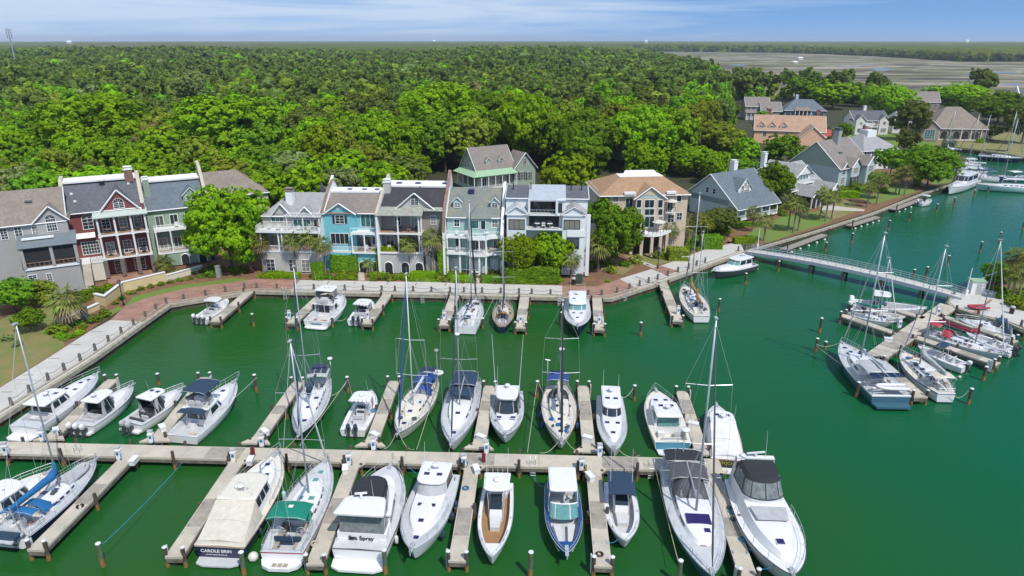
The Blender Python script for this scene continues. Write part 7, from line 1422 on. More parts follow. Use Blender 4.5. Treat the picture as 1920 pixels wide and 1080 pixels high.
z4 = H.f(1020,402,-1.4)[1]; z3 = H.f(1020,429,-1.6)[1]; xc = H.f(1043,390,-1.4)[0]
H.box('upper_loggia','dark',xa+.3,xc,-.1,-.04,z4,z4+2.5); H.box('loggia_floor','trim',xa,xb,-1.4,0,z4-.25,z4); H.rail(xa+.1,xc,-1.35,z4,.8,'alu',dense=False); H.column(xa+.15,-1.3,z4,z4+2.6,.16,'trim',True); H.column(xc+.1,-1.3,z4,z4+2.6,.2,'s_white',True); H.win((xa+xc)/2,z4+1.2,3.0,1.9,-.12,cols=3,rows=1,frame='black'); H.box('loggia_wall','s_white',xc+.3,xb,-1.2,0,z4,z4+2.6); H.winp(1045,381,1054,398,-1.22,cols=1,rows=1,frame='black')  # dark loggia panels are painted shade in the openings
H.box('lower_loggia','dark',xa+.1,xc+.5,-.1,-.04,z3,z4-.3); H.box('loggia_floor','trim',xa-.3,xb,-1.6,0,z3-.25,z3); H.win((xa+xc)/2+.2,z3+1.15,4.2,1.9,-.12,cols=3,rows=1,frame='black'); H.rail(xa,xc+.4,-1.5,z3,.8,'black',dense=False)
for g,(pa,pb) in enumerate((((947,400),(990,400)),((1052,401),(1101,401)))):
 u0 = H.f(*pa,-1.6)[0]; u1 = H.f(*pb,-1.6)[0]; H.box('wing','s_white',u0+.3,u1-.3,-1.6,0,0,zm); xc_ = (u0+u1)/2; zp = zm+1.35
 H.slope('wing_roof','m_light' if g == 0 else 'r_lgrey',[(u0,-1.9,zm),(xc_,-1.9,zp),(xc_,0,zp+.7),(u0,0,zm+.5)],.1); H.slope('wing_roof','m_light' if g == 0 else 'r_lgrey',[(xc_,-1.9,zp),(u1,-1.9,zm),(u1,0,zm+.5),(xc_,0,zp+.7)],.1)
 b = MB(); b.add([(u0+.2,-1.62,zm),(u1-.2,-1.62,zm),(xc_,-1.62,zp-.12),(u0+.2,-1.5,zm),(u1-.2,-1.5,zm),(xc_,-1.5,zp-.12)],[(0,1,2),(5,4,3),(0,3,4,1)]); b.build('pediment',M['s_white'],H.root); b = MB(); b.tube([(u0,-1.85,zm-.05),(xc_,-1.85,zp-.05),(u1,-1.85,zm-.05),(u0,-1.85,zm-.05)],.09,4); b.build('pediment_trim',M['trim'],H.root)
 H.winp(*((954,411,984,430) if g == 0 else (1057,412,1088,430)),-1.6,cols=3,rows=1,frame='black',t=.08)
H.box('band','trim',xb+.3,W_-.2,-1.75,-1.6,z3-1.3,z3-.1); H.winp(1062,446,1086,466,-1.6,cols=2,rows=1,frame='black'); H.column(W_+.2,-1.6,0,zm,.3,'trim',True,'corner_pier')
furnish(H,'on the loggias of the pale blue white house',xa+1,xc-.5,-.9,z3+.02,3,20,('cwhite','clgrey'))
for k in (.08,.3,.8,.93): b = MB(); b.cyl((W_*k,3.0),.1,ze+2,zr-.6,6); b.build('vent_pipe',M['black'],H.root)
H = House((895,358),31.0,'muted green gabled house with pale green wraparound porch roof behind the middle row',name='gabled_house'); zp = H.f(886,333,-2.5)[1]; W_ = H.f(1000,345)[0]; ze = H.f(897,321)[1]
LW = 0.0; xg = H.f(960,350)[0]
H.box('wall','s_dgreen',LW,W_,0,10,0,ze); H.gable_roof(LW,xg+1,0,10,ze,H.f(920,273,5.0)[1],'r_taupe','x',.5,'s_dgreen')
H.box('wing','s_dgreen',xg,W_,-1.0,0,0,ze); H.front_gable((xg+W_)/2,W_-xg,ze,H.f(980,286,-1)[1]-ze,-1.0,5.5,'s_dgreen','r_taupe',win=(1.1,ze+1.2,1.1,True),oh=.5)
for x_ in (914,938): H.dormer(H.f(x_,308,1.6)[0],1.5,ze+.8,1.5,.8,1.2,4.0,'s_dgreen','r_taupe',arch=True)
H.slope('porch_roof','m_green',[(LW-2.6,-2.8,zp),(xg+.2,-2.8,zp),(xg+.2,0,zp+1.1),(LW,0,zp+1.1)],.12); H.slope('porch_roof','m_green',[(LW-2.6,-2.8,zp),(LW,0,zp+1.1),(LW,9,zp+1.1),(LW-2.6,9.5,zp)],.12); H.rail(LW-2.2,LW-2.1,-2.5,.75,.9,sides=11)
H.box('porch_floor','trim',LW-2.4,xg,-2.6,0,.5,.75)
for i in range(7): H.column(LW-2.2+(xg-LW+2.0)*i/6,-2.5,.75,zp,.1,'trim',True)
H.rail(LW-2.2,xg,-2.5,.75,.95); [H.column(LW-2.3,y,.75,zp,.1,'trim',True) for y in (1,4,7)]
for k in (.2,.45,.7,.9): H.win(LW+(xg-LW)*k,2.2,1.2,2.2,0,cols=2,rows=2)
for y,in ((3.6,),(5.0,),(6.4,)): H.win(y,ze+1.1,.9,1.5,LW,side='L',cols=2,rows=2)
H.box('side_gable_trim','trim',LW-.06,LW,2.6,7.4,ze+.05,ze+.15)
for x_ in (967,979,991): H.winp(x_-3,322,x_+3,338,-1.0,cols=2,rows=3,shut='shut')
H = House((1138,470),5.0,'tan stucco house with cedar hipped roof, round arched gable and curved terrace',name='villa'); W_ = H.f(1283,450)[0]; ze = H.f(1160,363)[1]
H.box('wall','s_tan',0,W_,0,13,0,ze); H.box('side_wing','s_grey',-1.6,0,3.5,13,0,ze+.02)
zr = H.f(1215,337,5)[1]; H.gable_roof(-1.7,W_,0,13,ze,zr+1.5,'r_cedar','x',.6,None,hipl=5.0,hipr=4.0,flat=3.5)
H.slope('flat_roof','membrane',[(3.2,4.9,zr+.1),(W_-3.6,4.9,zr+.1),(W_-4.4,9,zr+1.2),(5.0,9,zr+1.2)],.3)
xa,xb = H.f(1190,372,-1.6)[0],H.f(1249,372,-1.6)[0]; zb_ = H.f(1220,371,-1.6)[1]; H.box('bay','s_tan',xa+.3,xb-.3,-1.6,0,0,zb_); H.front_gable((xa+xb)/2,xb-xa-.2,zb_,H.f(1220,350,-1.6)[1]-zb_,-1.6,4.0,'s_blue','r_cedar',oh=.3); xm = (xa+xb)/2
b = MB(); b.add([(xm+1.2*math.cos(math.pi*i/8),-1.64,zb_+.5+1.0*math.sin(math.pi*i/8)) for i in range(9)],[tuple(range(8,-1,-1))]); b.build('fan_vent',M['s_tan'],H.root)
for u0,u1,vs_ in ((1193,1203,((374,390),(391,404),(405,422))),(1208,1227,((374,390),(391,404),(405,427))),(1233,1243,((374,390),(391,404),(405,425)))):
 for va,vb in vs_: H.winp(u0,va,u1,vb,-1.6,cols=2 if u1-u0 > 12 else 1,rows=1,pane='wpane')
for u0,u1 in ((1172,1187),(1251,1262)): H.winp(u0,371,u1,395,0,cols=2,rows=1,name='french_door'); a = H.f(u0-2,399,-1.1)[0]; c = H.f(u1+4,399,-1.1)[0]; zz = H.f((u0+u1)/2,398,-1.1)[1]; H.box('balcony','trim',a,c,-1.1,0,zz-.2,zz); H.rail(a,c,-1.05,zz,.9,'iron',dense=False); H.box('bay_roof','membrane',a,c,-.8,0,ze-.1,ze+.35)
H.winp(1149,366,1160,380,0,cols=2,rows=1); H.winp(1268,366,1278,379,0,cols=1,rows=1); H.winp(1170,405,1186,417,0); H.winp(1251,402,1264,418,0); H.winp(1268,398,1279,413,0)
zt = H.f(1225,438,-4)[1]; b = MB(); b.prism([(xa-1.5+(xb-xa+3)*k,-1.6-3.2*math.sin(math.pi*k)) for k in [i/10 for i in range(11)]],zt-.45,zt); b.build('terrace',M['trim'],H.root)
for k in (.12,.3,.5,.7,.88): H.column(xa-1.5+(xb-xa+3)*k,-1.4-3.0*math.sin(math.pi*k),0,zt-.4,.28,'s_tan',True)
b = MB(); P_ = [(xa-1.5+(xb-xa+3)*k,-1.65-3.1*math.sin(math.pi*k),zt+.9) for k in [i/12 for i in range(13)]]; b.tube(P_,.05,4); [b.tube([(p[0],p[1],zt),p],.04,4) for p in P_]; b.build('terrace_railing',M['iron'],H.root); H.box('lower_level','dark',xa,xb,-1.7,-1.62,0,zt-.45)
for X,Y,l,big in ((xb+1.5,-.6,'beige parasol on the right balcony of the tan villa',1.2),(xm+1.5,-3.2,'beige parasol on the curved terrace of the tan villa',1.3)):
 q = H.mw() @ Vector((X,Y,zt if Y < -1 else H.f(1257,398,-1.1)[1])); root = empty('parasol',q,0,l,'parasol'); b = MB(); b.lathe((0,0,2.0),[(big,0),(big*.5,.3),(.001,.5)],8); b.build('canopy',M['ccream'],root); b = MB(); b.cyl((0,0),.03,0,2.3,5); b.build('pole',M['wood'],root)
# ---- right hand houses along the channel and behind
def cottage(anchor,ang,w,d,hh,rise,wall,roof,label,axis='x',hip=0.0,feats=None,name='cottage',oh=.5):
 H = House(anchor,ang,label,name=name); H.W = w; H.D = d; H.h = hh
 H.box('wall',wall,0,w,0,d,0,hh); H.gable_roof(0,w,0,d,hh,hh+rise,roof,axis,oh,wall,hipl=hip,hipr=hip); return H
H = House((1376,416),33,'grey blue cottage with steep slate grey roof, big gabled dormer and white chimney',name='cottage'); W_ = H.f(1450,394)[0]; ze = H.f(1377,394,-1.8)[1]
H.box('wall','s_blue',-.5,W_,1.6,13,0,ze+1.2); zr = H.f(1345,324,7.3)[1]; H.gable_roof(-.5,W_+.2,-1.0,15.6,ze,zr,'r_bluegrey','x',.5,'s_blue')
H.box('porch_floor','trim',-.5,W_,-1.2,1.6,.4,.6); H.rail(-.4,W_-.1,-1.1,.6,.9); [H.column(-.4+(W_+.2)*i/5,-1.0,.6,ze-.1,.13,'trim',True) for i in range(6)]
for k in (.15,.4,.65,.88): H.win(W_*k,2.0,1.3,2.0,1.58,cols=2,rows=3)
dx = H.f(1395,352,2.5)[0]; H.dormer(dx,4.6,ze+2.2,.9,2.4,2.2,6.5,'s_cottage','r_bluegrey',cols=6); [H.win(dx+u,ze+3.5+(.7 if u == 0 else 0),.6,.9,2.15,cols=1,rows=2) for u in (-.9,0,.9)]; H.chimney(W_*.62,8.6,zr-1.5,zr+1.6,1.3,'trim','membrane'); [H.win(y,ze+2.6,.8,1.2,-.5,side='L',cols=1,rows=2) for y in (6,8)]
H = House((1497,388),37,'light grey cottage with two gabled porches and a white domed chimney',name='cottage');
H.box('wall','s_cottage',0,13,3,15,0,4.2); H.gable_roof(-4,13,1.5,16,4.2,9.0,'r_lgrey','x',.5,'s_cottage'); H.box('upper_wall','s_cottage',1.5,8,2.6,9,4,7.2); H.gable_roof(1.2,8.2,2.2,12,7.2,9.6,'r_lgrey','y',.5,'s_cottage'); [H.win(2.4+1.3*i,6.4,1.0,1.0,2.56,cols=2,rows=1,pane='wpanet') for i in range(4)]
for x in (0,7.6): H.front_gable(x+2.4,4.6,3.3,2.0,-3.2,4.0,'s_cottage','r_lgrey',oh=.4); [H.column(x+.3+u,-3.0,0,3.3,.13,'trim',True) for u in (0,2.1,4.2)]; H.box('screened_porch','dark',x+.3,x+4.5,-2.7,3,.2,3.2)
H.chimney(-2.5,9.5,7,12,1.1,'trim','trim'); H.box('balcony','trim',2,8.6,1.6,2.6,4.9,5.1); H.rail(2,8.6,1.7,5.1,.9)
H = House((1572,352),38,'pale green cottage with broad taupe roof, three front gables and tall grey chimney',name='cottage'); H.box('wall','s_blue',-1,16,0,14,0,5.6); H.gable_roof(-1,16,0,15,5.6,12.0,'r_taupe','x',.5,'s_dgreen')
for i,(x,w,yf) in enumerate(((1.6,2.6,-.2),(6.2,5.0,-1.0),(12.8,5.0,-2.0))): H.front_gable(x,w,5.6,w*.42,yf,4.5,'s_blue','r_taupe'); (H.box('bay','s_blue',x-w/2+.2,x+w/2-.2,yf,0,0,5.6),H.win(x,4.3,2.4,1.6,yf,cols=3,rows=2),H.win(x,1.7,2.4,1.8,yf,cols=3,rows=2)) if i else None
H.chimney(7.5,6.5,8,14.6,1.8,'s_taupe','r_grey'); H.box('skylight','wpanet',4.2,5.6,3.2,4.6,8.6,9.0); H.win(1.6,1.8,1.8,1.8,0,cols=2,rows=3); H.win(1.6,4.2,1.6,1.4,0,cols=2,rows=2); H.box('dark_porch','dark',3.8,8.4,-1.05,-1.0,.3,2.6)
H = House((1612,320),20,'white house with grey hipped roof and square cupola behind the channel trees',name='cottage'); H.box('wall','s_cottage',0,14,0,13,0,6.5); H.gable_roof(0,14,0,13,6.5,10.8,'r_lgrey','x',.6,None,hipl=6.2,hipr=6.2); H.box('cupola','trim',5.6,9.2,4.6,8,9.2,11.6); H.chimney(7.2,7.4,10,12.8,1.2,'s_brick','membrane')
for x in (2,5,9,12): H.win(x,5.0,1.2,1.5,0,cols=2,rows=2,shut='shut'); H.win(x,2.0,1.2,1.6,0,cols=2,rows=2,shut='shut')
H = House((1412,268),-16,'long peach stucco house with tan roof and three small red dormers',name='cottage'); H.box('wall','s_peach',0,26,0,12,0,5.5); H.gable_roof(0,26,0,13,5.5,10.5,'r_peach','x',.5,'s_peach')
for x in (2.5,6.5,10.8): H.dormer(x,2.8,6.0,1.0,1.3,.7,4.6,'s_peach','m_red')
H.chimney(5.5,8,9,12.2,1.0,'s_brick','m_red'); H.chimney(23.5,8,9,12.2,1.2,'s_brick','m_red'); H.box('wing','s_peach',16,25,-10,0,0,4.2); H.gable_roof(16,25,-10,2,4.2,8.0,'r_peach','y',.5,'s_peach'); H.box('porch','s_peach',26,30,1,8,0,3.4); H.gable_roof(26,31,0,9,3.6,5.6,'m_red','x',.4,'s_peach',hipr=3); [H.win(x,3.6,1.2,1.5,0,cols=2,rows=2) for x in (4,8,12)]; [H.win(y,3,1.4,2.2,25,side='R',cols=2,rows=2) for y in (-7,-4)]
H = House((1396,224),-6,'brown shingled house with stacked gables at the edge of the marsh',name='cottage'); H.box('wall','s_brown',0,13,0,11,0,7.0); H.gable_roof(0,12,0,10,7.0,11.0,'r_taupe','x',.5,'s_brown'); H.box('wing','s_brown',7,16,-4,6,0,5); H.gable_roof(7,17,-4,6,5,9,'r_taupe','x',.5,'s_brown'); H.front_gable(9.5,5,4.4,2.4,-5,0,'s_brown','r_taupe'); [H.win(1.5+2.2*i,5.8,1.5,1.2,0,cols=3,rows=2) for i in range(3)]; H.box('porch','s_grey',0,7,-2,0,0,3.4); [H.column(.2+i*2.2,-2.6,0,3.6,.14,'trim',True) for i in range(4)]; H.slope('porch_roof','r_taupe',[(-.3,-3,3.6),(7.2,-3,3.6),(7.2,0,4.6),(-.3,0,4.6)])
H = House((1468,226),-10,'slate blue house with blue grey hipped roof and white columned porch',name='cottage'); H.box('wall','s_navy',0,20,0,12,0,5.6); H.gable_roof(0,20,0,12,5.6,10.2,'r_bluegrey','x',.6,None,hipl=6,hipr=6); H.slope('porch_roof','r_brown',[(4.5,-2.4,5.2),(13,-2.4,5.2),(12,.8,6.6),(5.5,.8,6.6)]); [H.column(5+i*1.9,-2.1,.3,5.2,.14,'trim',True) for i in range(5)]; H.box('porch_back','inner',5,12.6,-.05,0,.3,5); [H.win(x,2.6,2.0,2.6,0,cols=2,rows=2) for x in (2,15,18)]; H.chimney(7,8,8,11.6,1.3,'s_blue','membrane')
H = House((1598,252),3,'white two storey house with grey gables between dark trees',name='cottage'); H.box('wall','s_cottage',0,15,0,9,0,6.2); H.gable_roof(0,15,0,10,6.2,9.6,'r_grey','x',.5,'s_cottage'); [(H.front_gable(x,4.4,6.2,2.0,-1.5,4,'s_cottage','r_grey'),H.box('bay','s_cottage',x-2.1,x+2.1,-1.5,0,0,6.2),H.win(x,4.9,1.0,1.2,-1.5),H.win(x,1.9,2.2,1.6,-1.5,cols=3)) for x in (2.2,12.6)]; H.porch(4.5,10.2,-1.6,[(3.4,6.0),(.3,3.1)],[4.8,7.3,9.8],rail=True); H.chimney(7,6,8.6,11,1.1,'trim','membrane')
H = House((1716,262),-8,'brick villa with large brown hipped roof and arched loggia on a lawn',name='villa'); H.box('wall','s_brick',0,27,0,16,0,5.2); H.gable_roof(5,27,0,18,5.2,12.6,'r_brown','x',.6,None,hipl=8.5,hipr=8.5); H.box('bay','s_brick',.5,7.5,-2.6,0,0,5.2); H.front_gable(4,7.2,5.2,3.0,-2.6,6,'s_brick','r_brown'); H.win(4,2.6,3.8,3.6,-2.62,cols=4,rows=4,pane='wpanet'); H.arches([10.5,15.2,18.6,22.4],2.8,2.4,-.04,trim='s_cream'); H.box('plinth','s_cream',8,25,-.6,-.02,0,.5); [H.column(x,-.3,.5,4.4,.22,'s_cream') for x in (8.4,12.8,16.9,20.5,24.4)]
H = House((1690,222),-12,'row of red brick houses with a white stepped gable near the marsh',name='brick_house'); H.box('wall','s_brick',0,17,0,12,0,8.6); H.gable_roof(0,17,0,12,8.6,13.4,'r_taupe','x',.3,'s_brick'); H.party(.2,-.3,[(-.3,9.0),(6,14.6),(12,9)],'trim','trim'); [(H.win(2+2.6*i,6.6,1.2,1.6,0,cols=2,rows=2),H.win(2+2.6*i,3.0,1.2,1.6,0,cols=2,rows=2)) for i in range(6)]
H = House((1672,250),0,'small grey roofed house between the white house and the brick villa',name='cottage'); H.box('wall','s_cottage',0,9,0,10,0,5); H.gable_roof(0,9,0,10,5,9.0,'r_lgrey','x',.5,'s_cottage',hipl=3,hipr=3); [H.win(x,2.6,1.2,2,0) for x in (2,5,7.5)]
H = House((1163,300),35,'small brown roof with white gable deep in the woods',name='cottage'); H.box('wall','s_cottage',0,9,0,8,0,6.5); H.gable_roof(0,9,0,8,6.5,9.8,'r_brown','y',.5,'s_cottage'); H.chimney(4,6,9,11.4,.9,'s_brick','r_brown'); H.win(4.5,7.2,.9,1.0,0)
H = House((1905,208),-10,'white gabled house end at the right edge near the marsh',name='cottage'); H.box('wall','s_cottage',0,12,0,10,0,8); H.gable_roof(0,12,0,10,8,12.5,'r_grey','x',.4,'s_cottage'); H.party(0,-.2,[(-.2,8.4),(5,13.4),(10,8.2)],'trim','trim'); [H.win(x,5,1.2,1.6,0) for x in (2,5)]
p = at(1828,549,ZQ); root = empty('utility_hut',(p.x,p.y,ZQ),-.2,'small white hut with pale green lid roof at the right end of the footbridge','hut'); b = MB(); b.box(-1.0,1.0,-.8,.8,0,2.1); b.build('wall',M['trim'],root); b = MB(); b.box(-1.12,1.12,-.92,.92,2.1,2.25); b.build('roof',M['m_green'],root); b = MB(); b.box(-.3,.4,-.83,-.8,.05,1.8); b.build('door',M['clgrey'],root)
def lamp(x,y,h,label,z=ZQ):
 p = at(x,y,z); root = empty('street_lamp',(p.x,p.y,z),0,label,'street lamp'); b = MB(); b.cyl((0,0),.07,0,h,8); b.lathe((0,0,0),[(.2,0),(.18,.3),(.09,.5),(.07,.6)],8); b.build('post',M['iron'],root); b = MB(); b.lathe((0,0,h),[(.08,0),(.22,.12),(.28,.5),(.001,.52)],8); l = b.build('lantern',M['vinyl'],root); b = MB(); b.lathe((0,0,h+.5),[(.34,0),(.15,.22),(.03,.3),(.001,.42)],8); b.build('lamp_cap',M['iron'],l)
lamp(232,572,3.4,'black lantern street lamp on the lawn strip beside the yellow wall'); lamp(503,514,3.0,'black lantern street lamp in front of the grey pergola townhouse'); lamp(755,512,3.0,'black lantern street lamp before the arches of the grey brown townhouse'); lamp(1233,503,3.2,'black lantern street lamp where the brick strip crosses the promenade')
for x,y,l in ((1075,533,'dark round litter bin on the mulch beside the brick paving'),(1896,588,'dark litter bin with domed lid on the shaded plaza')): p = at(x,y,ZQ); root = empty('litter_bin',(p.x,p.y,ZQ),0,l,'litter bin'); b = MB(); b.lathe((0,0,0),[(.3,0),(.36,.9),(.36,1.0)],10); b.build('drum',M['black'],root); b = MB(); b.lathe((0,0,1.0),[(.38,0),(.3,.2),(.001,.3)],10); b.build('lid',M['clgrey'],root)
p = at(1086,532,ZQ); root = empty('cabinet',(p.x,p.y,ZQ),0,'tall dark green utility cabinet on the mulch beside the litter bin','cabinet'); b = MB(); b.box(-.5,.5,-.4,.4,.1,1.7); b.build('body',mat('dark_green_steel',(.03,.07,.05),.5),root); b = MB(); b.box(-.6,.6,-.5,.5,0,.1); b.build('base',M['conc'],root)
p = at(1373,455,ZQ); root = empty('bench',(p.x,p.y,ZQ),.35,'wooden bench between shrubs at the end of the promenade','bench'); b = MB(); [b.box(-1,1,-.3+.16*i,-.18+.16*i,.42,.47) for i in range(3)]; b.build('seat',M['r_cedar'],root); b = MB(); [b.box(-1,1,.2,.25,.55+.16*i,.67+.16*i) for i in range(3)]; b.build('backrest',M['r_cedar'],root); [MB().box(x-.05,x+.05,-.28,.25,0,.85 if 0 else .42).build('leg',M['iron'],root) for x in (-.9,.9)]
for x,y,h,l in ((1420,466,4.2,'white flagpole at the left end of the footbridge'),(1811,553,4.6,'white post with crossbar at the right end of the footbridge')):
 p = at(x,y,ZQ); root = empty('flagpole',(p.x,p.y,ZQ),0,l,'pole'); b = MB(); b.cyl((0,0),.09,0,h,6,.05); b.build('pole',M['trim'],root); b = MB(); b.box(-.2,.2,-.2,.2,0,.9); b.build('base',M['trim'],root)
# ------------------------------------------------------------------ vegetation
def leaf_mat(name,c,c2,sat=1.0):
 m = bpy.data.materials.new(name); m.use_nodes = True; t = m.node_tree; t.nodes.remove(t.nodes['Principled BSDF']); out = t.nodes['Material Output']
 oi = nn(t,'ShaderNodeObjectInfo'); ge = nn(t,'ShaderNodeNewGeometry')
 nz = nn(t,'ShaderNodeTexNoise'); nz.inputs['Scale'].default_value = .35; nz.inputs['Detail'].default_value = 3; t.links.new(ge.outputs['Position'],nz.inputs['Vector'])
 mr = nn(t,'ShaderNodeMapRange'); mr.inputs[1].default_value = .35; mr.inputs[2].default_value = .65; t.links.new(nz.outputs[0],mr.inputs[0])
 mx = nn(t,'ShaderNodeMixRGB'); mx.inputs[1].default_value = (*c,1); mx.inputs[2].default_value = (*c2,1); t.links.new(mr.outputs[0],mx.inputs[0])
 isl = nn(t,'ShaderNodeMath',operation='MULTIPLY_ADD'); t.links.new(ge.outputs['Random Per Island'],isl.inputs[0]); isl.inputs[1].default_value = .6; isl.inputs[2].default_value = .7
 ob = nn(t,'ShaderNodeMath',operation='MULTIPLY_ADD'); t.links.new(oi.outputs['Random'],ob.inputs[0]); ob.inputs[1].default_value = .5; ob.inputs[2].default_value = .75
 v = nn(t,'ShaderNodeMath',operation='MULTIPLY'); t.links.new(isl.outputs[0],v.inputs[0]); t.links.new(ob.outputs[0],v.inputs[1])
 hs = nn(t,'ShaderNodeHueSaturation'); t.links.new(mx.outputs[0],hs.inputs['Color']); t.links.new(v.outputs[0],hs.inputs['Value'])
 hu = nn(t,'ShaderNodeMath',operation='MULTIPLY_ADD'); t.links.new(oi.outputs['Random'],hu.inputs[0]); hu.inputs[1].default_value = .03; hu.inputs[2].default_value = .482; t.links.new(hu.outputs[0],hs.inputs['Hue'])
 d = nn(t,'ShaderNodeBsdfDiffuse'); tr = nn(t,'ShaderNodeBsdfTranslucent'); ms = nn(t,'ShaderNodeMixShader'); ms.inputs[0].default_value = .36
 t.links.new(hs.outputs[0],d.inputs[0]); t.links.new(hs.outputs[0],tr.inputs[0]); t.links.new(d.outputs[0],ms.inputs[1]); t.links.new(tr.outputs[0],ms.inputs[2]); t.links.new(ms.outputs[0],out.inputs[0]); M[name] = m; return m
leaf_mat('leaf_bright',(0.25,0.41,0.012),(0.17,0.33,0.012)); leaf_mat('leaf_mid',(0.18,0.335,0.02),(0.125,0.255,0.016)); leaf_mat('leaf_dark',(0.165,0.215,0.04),(0.11,0.16,0.03)); leaf_mat('leaf_olive',(0.28,0.335,0.032),(0.19,0.265,0.028))
leaf_mat('leaf_brown',(0.31,0.24,0.1),(0.21,0.195,0.06)); leaf_mat('leaf_pale',(0.27,0.345,0.12),(0.18,0.265,0.07)); leaf_mat('leaf_palm',(.25,.28,.07),(.16,.20,.045)); leaf_mat('leaf_silver',(.20,.26,.20),(.14,.2,.14)); leaf_mat('leaf_yellow',(.38,.36,.02),(.2,.25,.02)); leaf_mat('leaf_red',(.2,.05,.05),(.13,.05,.04))
M['bark'] = mat('grey_brown_bark',(.16,.125,.095),.95,var=.3,scale=4,bump=.4); M['barkp'] = mat('palm_trunk_fibre',(.25,.21,.17),.95,var=.25,scale=6,bump=.5); M['straw'] = mat('dead_palm_fronds',(.30,.22,.12),.9,var=.2)
def np_mesh(name,V,Fq,mats,mi=None):
 me = bpy.data.meshes.new(name); nf = len(Fq); me.vertices.add(len(V)); me.vertices.foreach_set('co',V.astype(np.float32).ravel()); me.loops.add(nf*4); me.loops.foreach_set('vertex_index',Fq.astype(np.int32).ravel())
 me.polygons.add(nf); me.polygons.foreach_set('loop_start',np.arange(0,nf*4,4,dtype=np.int32)); me.polygons.foreach_set('loop_total',np.full(nf,4,dtype=np.int32))
 for m in mats: me.materials.append(M[m])
 if mi is not None: me.polygons.foreach_set('material_index',mi.astype(np.int32))
 me.update(calc_edges=True); return me
def quads_at(c,n,s,rng,asp=1.0):
 k = len(c); r = rng.normal(size=(k,3)); u = np.cross(n,r); u /= np.linalg.norm(u,axis=1)[:,None]+1e-9; v = np.cross(n,u); s = np.asarray(s).reshape(-1,1)*np.ones((k,1)); w = s*asp
 return np.stack([c-u*s-v*w*.5,c+u*s*.55-v*w,c+u*s+v*w*.5,c-u*s*.55+v*w],axis=1).reshape(-1,3)
def crown_pts(seed,nl,nq,qs,flat=.78,spread=.62,lr=(.30,.50),low=.06,clump=.085):
 rng = np.random.default_rng(seed); d = rng.normal(size=(nl,3)); d[:,2] = d[:,2]+low; d /= np.linalg.norm(d,axis=1)[:,None]
 c = d*spread*rng.uniform(.65,1.12,(nl,1)); c[:,2] *= flat; R_ = rng.uniform(lr[0],lr[1],nl); nc = max(40,int(nq/28)); li = rng.choice(nl,nc*3,p=R_**2/np.sum(R_**2)); n = rng.normal(size=(nc*3,3)); n[:,2] = n[:,2]*.9+.15; n /= np.linalg.norm(n,axis=1)[:,None]
 deep = rng.random(nc*3) < .28; p = c[li]+n*(R_[li]*np.where(deep,.66,1)*(1+rng.normal(0,.13,nc*3)))[:,None]*np.array([1,1,.85]); keep = np.ones(len(p),bool)
 for j in range(nl): keep &= ~((np.linalg.norm((p-c[j])*np.array([1,1,1.2]),axis=1) < R_[j]*.85) & (li != j) & ~deep)
 p = p[keep][:nc]; n = n[keep][:nc]; k = rng.integers(0,len(p),nq); cs = clump*rng.uniform(.6,1.5,len(p)); o = rng.normal(size=(nq,3)); o /= np.linalg.norm(o,axis=1)[:,None]; o = np.where((np.sum(o*n[k],axis=1) < -.1)[:,None],-o,o)
 q = p[k]+o*(cs[k]*rng.uniform(.5,1.1,nq))[:,None]*np.array([1,1,.75]); m = o+n[k]*.5+rng.normal(0,.35,(nq,3)); m[:,2] += .2; m /= np.linalg.norm(m,axis=1)[:,None]
 return q,m,qs*rng.uniform(.6,1.35,nq),c,R_
def core_quads(c,R_,k=6,m=4):
 V = []; F = []
 for cc,r in zip(c,R_):
  o = len(V)
  for i in range(m+1):
   a = -math.pi/2+math.pi*i/m
   for j in range(k): q = 2*math.pi*j/k; V.append((cc[0]+r*math.cos(a)*math.cos(q),cc[1]+r*math.cos(a)*math.sin(q),cc[2]+r*.8*math.sin(a)))
  for i in range(m):
   for j in range(k): F.append((o+i*k+j,o+i*k+(j+1) % k,o+(i+1)*k+(j+1) % k,o+(i+1)*k+j))
 return np.array(V),np.array(F)
def crown_mesh(name,seed,nl,nq,qs,m,**k):
 p,n,s,c,R_ = crown_pts(seed,nl,nq,qs,**k); rng = np.random.default_rng(seed+5); Q = quads_at(p,n,s,rng); V2,F2 = core_quads(c,R_*.50)
 F = np.arange(len(Q)).reshape(-1,4); return np_mesh(name,np.vstack([Q,V2]),np.vstack([F,F2+len(Q)]),[m])
def trunk_mesh(seed,h=1.0,r=.045,limbs=5):
 R = random.Random(seed); b = MB(); b.tube([(0,0,-h),(R.uniform(-.04,.04),.02,-h*.5),(0,0,0),(.02,0,.3)],[r*1.5,r*1.1,r,r*.4],7)
 for i in range(limbs):
  a = 2*math.pi*i/limbs+R.uniform(-.4,.4); l = R.uniform(.4,.65); b.tube([(0,0,-h*R.uniform(.25,.5)),(math.cos(a)*l*.5,math.sin(a)*l*.5,-h*.05),(math.cos(a)*l,math.sin(a)*l,R.uniform(.0,.4))],[r*.6,r*.45,r*.15],5)
 me = bpy.data.meshes.new('trunk'); me.from_pydata(b.v,[],b.f); me.materials.append(M['bark']); return me
SPEC = dict(bright=('leaf_bright',15,dict()),mid=('leaf_mid',14,dict()),dark=('leaf_dark',15,dict(lr=(.22,.40),spread=.68)),olive=('leaf_olive',13,dict()),brown=('leaf_brown',11,dict(lr=(.22,.38))),pale=('leaf_pale',14,dict()))
PROT = {}
def proto(kind,i,hi):
 key = (kind,i,hi)
 if key not in PROT:
  m,nl,k = SPEC[kind]; sd = sum(map(ord,kind))*7+i*13
  PROT[key] = crown_mesh('crown',sd,nl+(8 if hi else 0),26000 if hi else 10000,.026 if hi else .038,m,**({**k,'lr': (.22,.42),'spread': .68} if hi else k))
 return PROT[key]
TR = [trunk_mesh(i,1.0) for i in range(3)]
